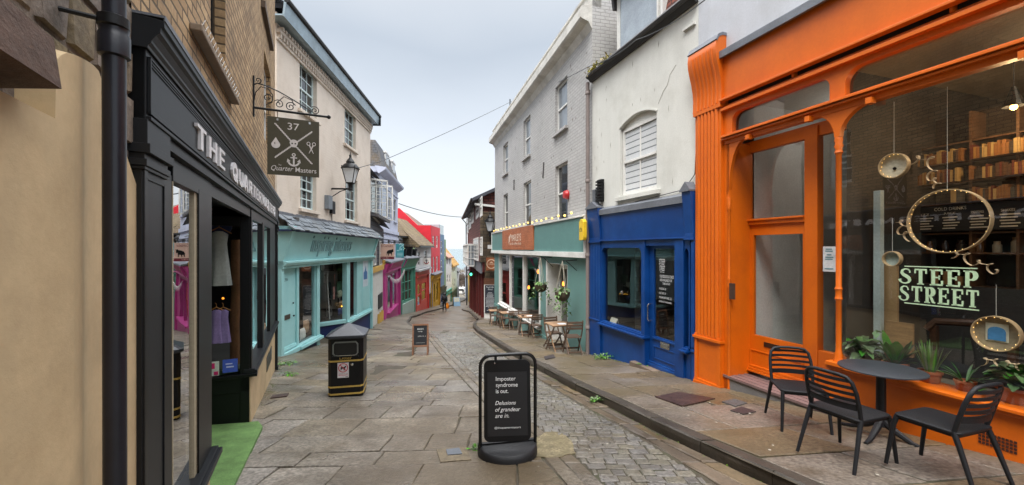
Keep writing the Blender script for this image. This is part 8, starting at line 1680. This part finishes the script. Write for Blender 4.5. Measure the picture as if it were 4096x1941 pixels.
# people walking down the street
def person(loc, rz, lab, top, legs, hat, seed, bag=None, hgt=1.68, group=None, arms=(.1, -.1), stride=.16):
    k = hgt/1.70; T = thing('person', lab, 'person', loc, rz, group)
    # local +y = walking direction
    V = {'pelvis': (0, 0, .92), 'waist': (0, -.01, 1.06), 'chest': (0, .01, 1.28), 'neck': (0, .02, 1.45), 'jaw': (0, .045, 1.53), 'head': (0, .05, 1.60), 'crown': (0, .045, 1.665),
         'hipl': (-.09, 0, .88), 'kneel': (-.095, stride*.75, .50), 'anklel': (-.09, stride*.6, .09), 'toel': (-.095, stride*.6+.15, .04), 'hipr': (.09, 0, .88), 'kneer': (.095, -stride*.2, .49), 'ankler': (.09, -stride*1.6, .13), 'toer': (.095, -stride*1.6+.12, .04),
         'shl': (-.17, .01, 1.39), 'ell': (-.235, -.04+arms[0]*.3, 1.12), 'wrl': (-.235, .06+arms[0], .90), 'hal': (-.23, .08+arms[0], .81), 'shr': (.17, .01, 1.39), 'elr': (.235, -.04+arms[1]*.3, 1.12), 'wrr': (.235, .05+arms[1], .90), 'har': (.23, .06+arms[1], .81)}
    Rr = {'pelvis': .135, 'waist': .14, 'chest': .155, 'neck': .055, 'jaw': .075, 'head': .092, 'crown': .06, 'hipl': .09, 'hipr': .09, 'kneel': .06, 'kneer': .06, 'anklel': .042, 'ankler': .042, 'toel': .036, 'toer': .036, 'shl': .075, 'shr': .075, 'ell': .055, 'elr': .055, 'wrl': .034, 'wrr': .034, 'hal': .04, 'har': .04}
    Ed = [('pelvis', 'waist'), ('waist', 'chest'), ('chest', 'neck'), ('neck', 'jaw'), ('jaw', 'head'), ('head', 'crown'), ('pelvis', 'hipl'), ('hipl', 'kneel'), ('kneel', 'anklel'), ('anklel', 'toel'), ('pelvis', 'hipr'), ('hipr', 'kneer'), ('kneer', 'ankler'), ('ankler', 'toer'), ('chest', 'shl'), ('shl', 'ell'), ('ell', 'wrl'), ('wrl', 'hal'), ('chest', 'shr'), ('shr', 'elr'), ('elr', 'wrr'), ('wrr', 'har')]
    def skin(name, keys, m, grow=0., rad=None):
        ks = list(keys); me = bpy.data.meshes.new(name); me.from_pydata([tuple(c*k for c in V[q]) for q in ks], [(ks.index(a), ks.index(b_)) for a, b_ in Ed if a in ks and b_ in ks], []); o = bpy.data.objects.new(name, me); COL.objects.link(o); o.parent = T
        o.modifiers.new('skin', 'SKIN'); o.modifiers.new('sub', 'SUBSURF').render_levels = 2
        for i, q in enumerate(ks): r = Rr[q]*k+grow; me.skin_vertices[0].data[i].radius = (r, r)
        me.skin_vertices[0].data[0].use_root = True
        me.materials.append(m); return o
    skin('body', V.keys(), mat('skin_tone', S(190, 150, 126), .6))
    skin('coat', ['pelvis', 'waist', 'chest', 'shl', 'ell', 'wrl', 'shr', 'elr', 'wrr', 'hipl', 'hipr'][0:9], top, .022)
    skin('trousers', ['pelvis', 'hipl', 'kneel', 'anklel', 'hipr', 'kneer', 'ankler'], legs, .014)
    MB().ball((0, .035*k, 1.615*k), .112*k, 12, 8, (1, 1.05, 1.12)).build('hood', hat, T, smooth=True)
    for a in ('l', 'r'):
        p = V['toe'+a]; MB().ball((p[0]*k, (p[1]-.05)*k, .05*k), .06*k, 10, 6, (.8, 1.9, .8)).build('shoe', BLACK, T, smooth=True)
    return T, V, k
DK = mat('dark_coat', S(34, 36, 42), .8, var=.3); DJ = mat('dark_trousers', S(30, 30, 34), .8)
p = gp(1118, 783); T, V, k = person(p, .35, 'person in a dark padded coat and cap walking downhill carrying bags', DK, DJ, mat('grey_cap', S(70, 72, 74), .8), 1, stride=.18)
MB().ball((-.02, -.17, 1.22), .2, 12, 8, (.9, .6, 1.1)).build('rucksack', mat('rucksack_black', S(26, 28, 32), .7), T, smooth=True)
def carry(T, hx, hy, hz, w_, h_, m, lab, loc, rz, name='carrier_bag'):
    B = MB(); n = 12
    for j, (zz, ww, dd) in enumerate(((-.02, .2, .1), (-.12, .7, .5), (-.3, 1., .9), (-.45, 1., 1.), (-.5, .8, .8))):
        for i in range(n): t = 2*pi*i/n; B.v.append((w_*ww*cos(t)*(1+.1*sin(3*t+j)), .09*dd*sin(t), zz*h_))
    for j in range(4):
        for i in range(n): B.f.append((j*n+i, j*n+(i+1) % n, (j+1)*n+(i+1) % n, (j+1)*n+i)); B.mi.append(0)
    B.f.append(tuple(range(4*n, 5*n))); B.mi.append(0); o = B.build(name, m, None, smooth=True); o.matrix_world = Matrix.Translation(loc) @ Matrix.Rotation(rz, 4, 'Z') @ Matrix.Translation((hx, hy, hz)); return tag(o, lab, 'bag')
carry(T, .25, -.04, .82, .17, 1.15, mat('orange_bag', S(240, 140, 24), .5), 'bright orange carrier bag in the walking person\'s right hand', p, .35); carry(T, -.25, .18, .82, .13, .8, mat('grey_bag', S(120, 122, 124), .6), 'small grey carrier bag in the walking person\'s left hand', p, .35)
p = gp(1165, 741.5); person(p, .3, 'distant person in black standing left of another near the street end', DK, DJ, DK, 2, group='distant people at the street end', stride=.08)
p = gp(1174, 741.5); person(p, -.2, 'distant person in black, right of the other near the street end', DK, DJ, mat('dark_hair', S(44, 36, 32), .8), 3, group='distant people at the street end', stride=.12)
p = gp(1178.5, 741);
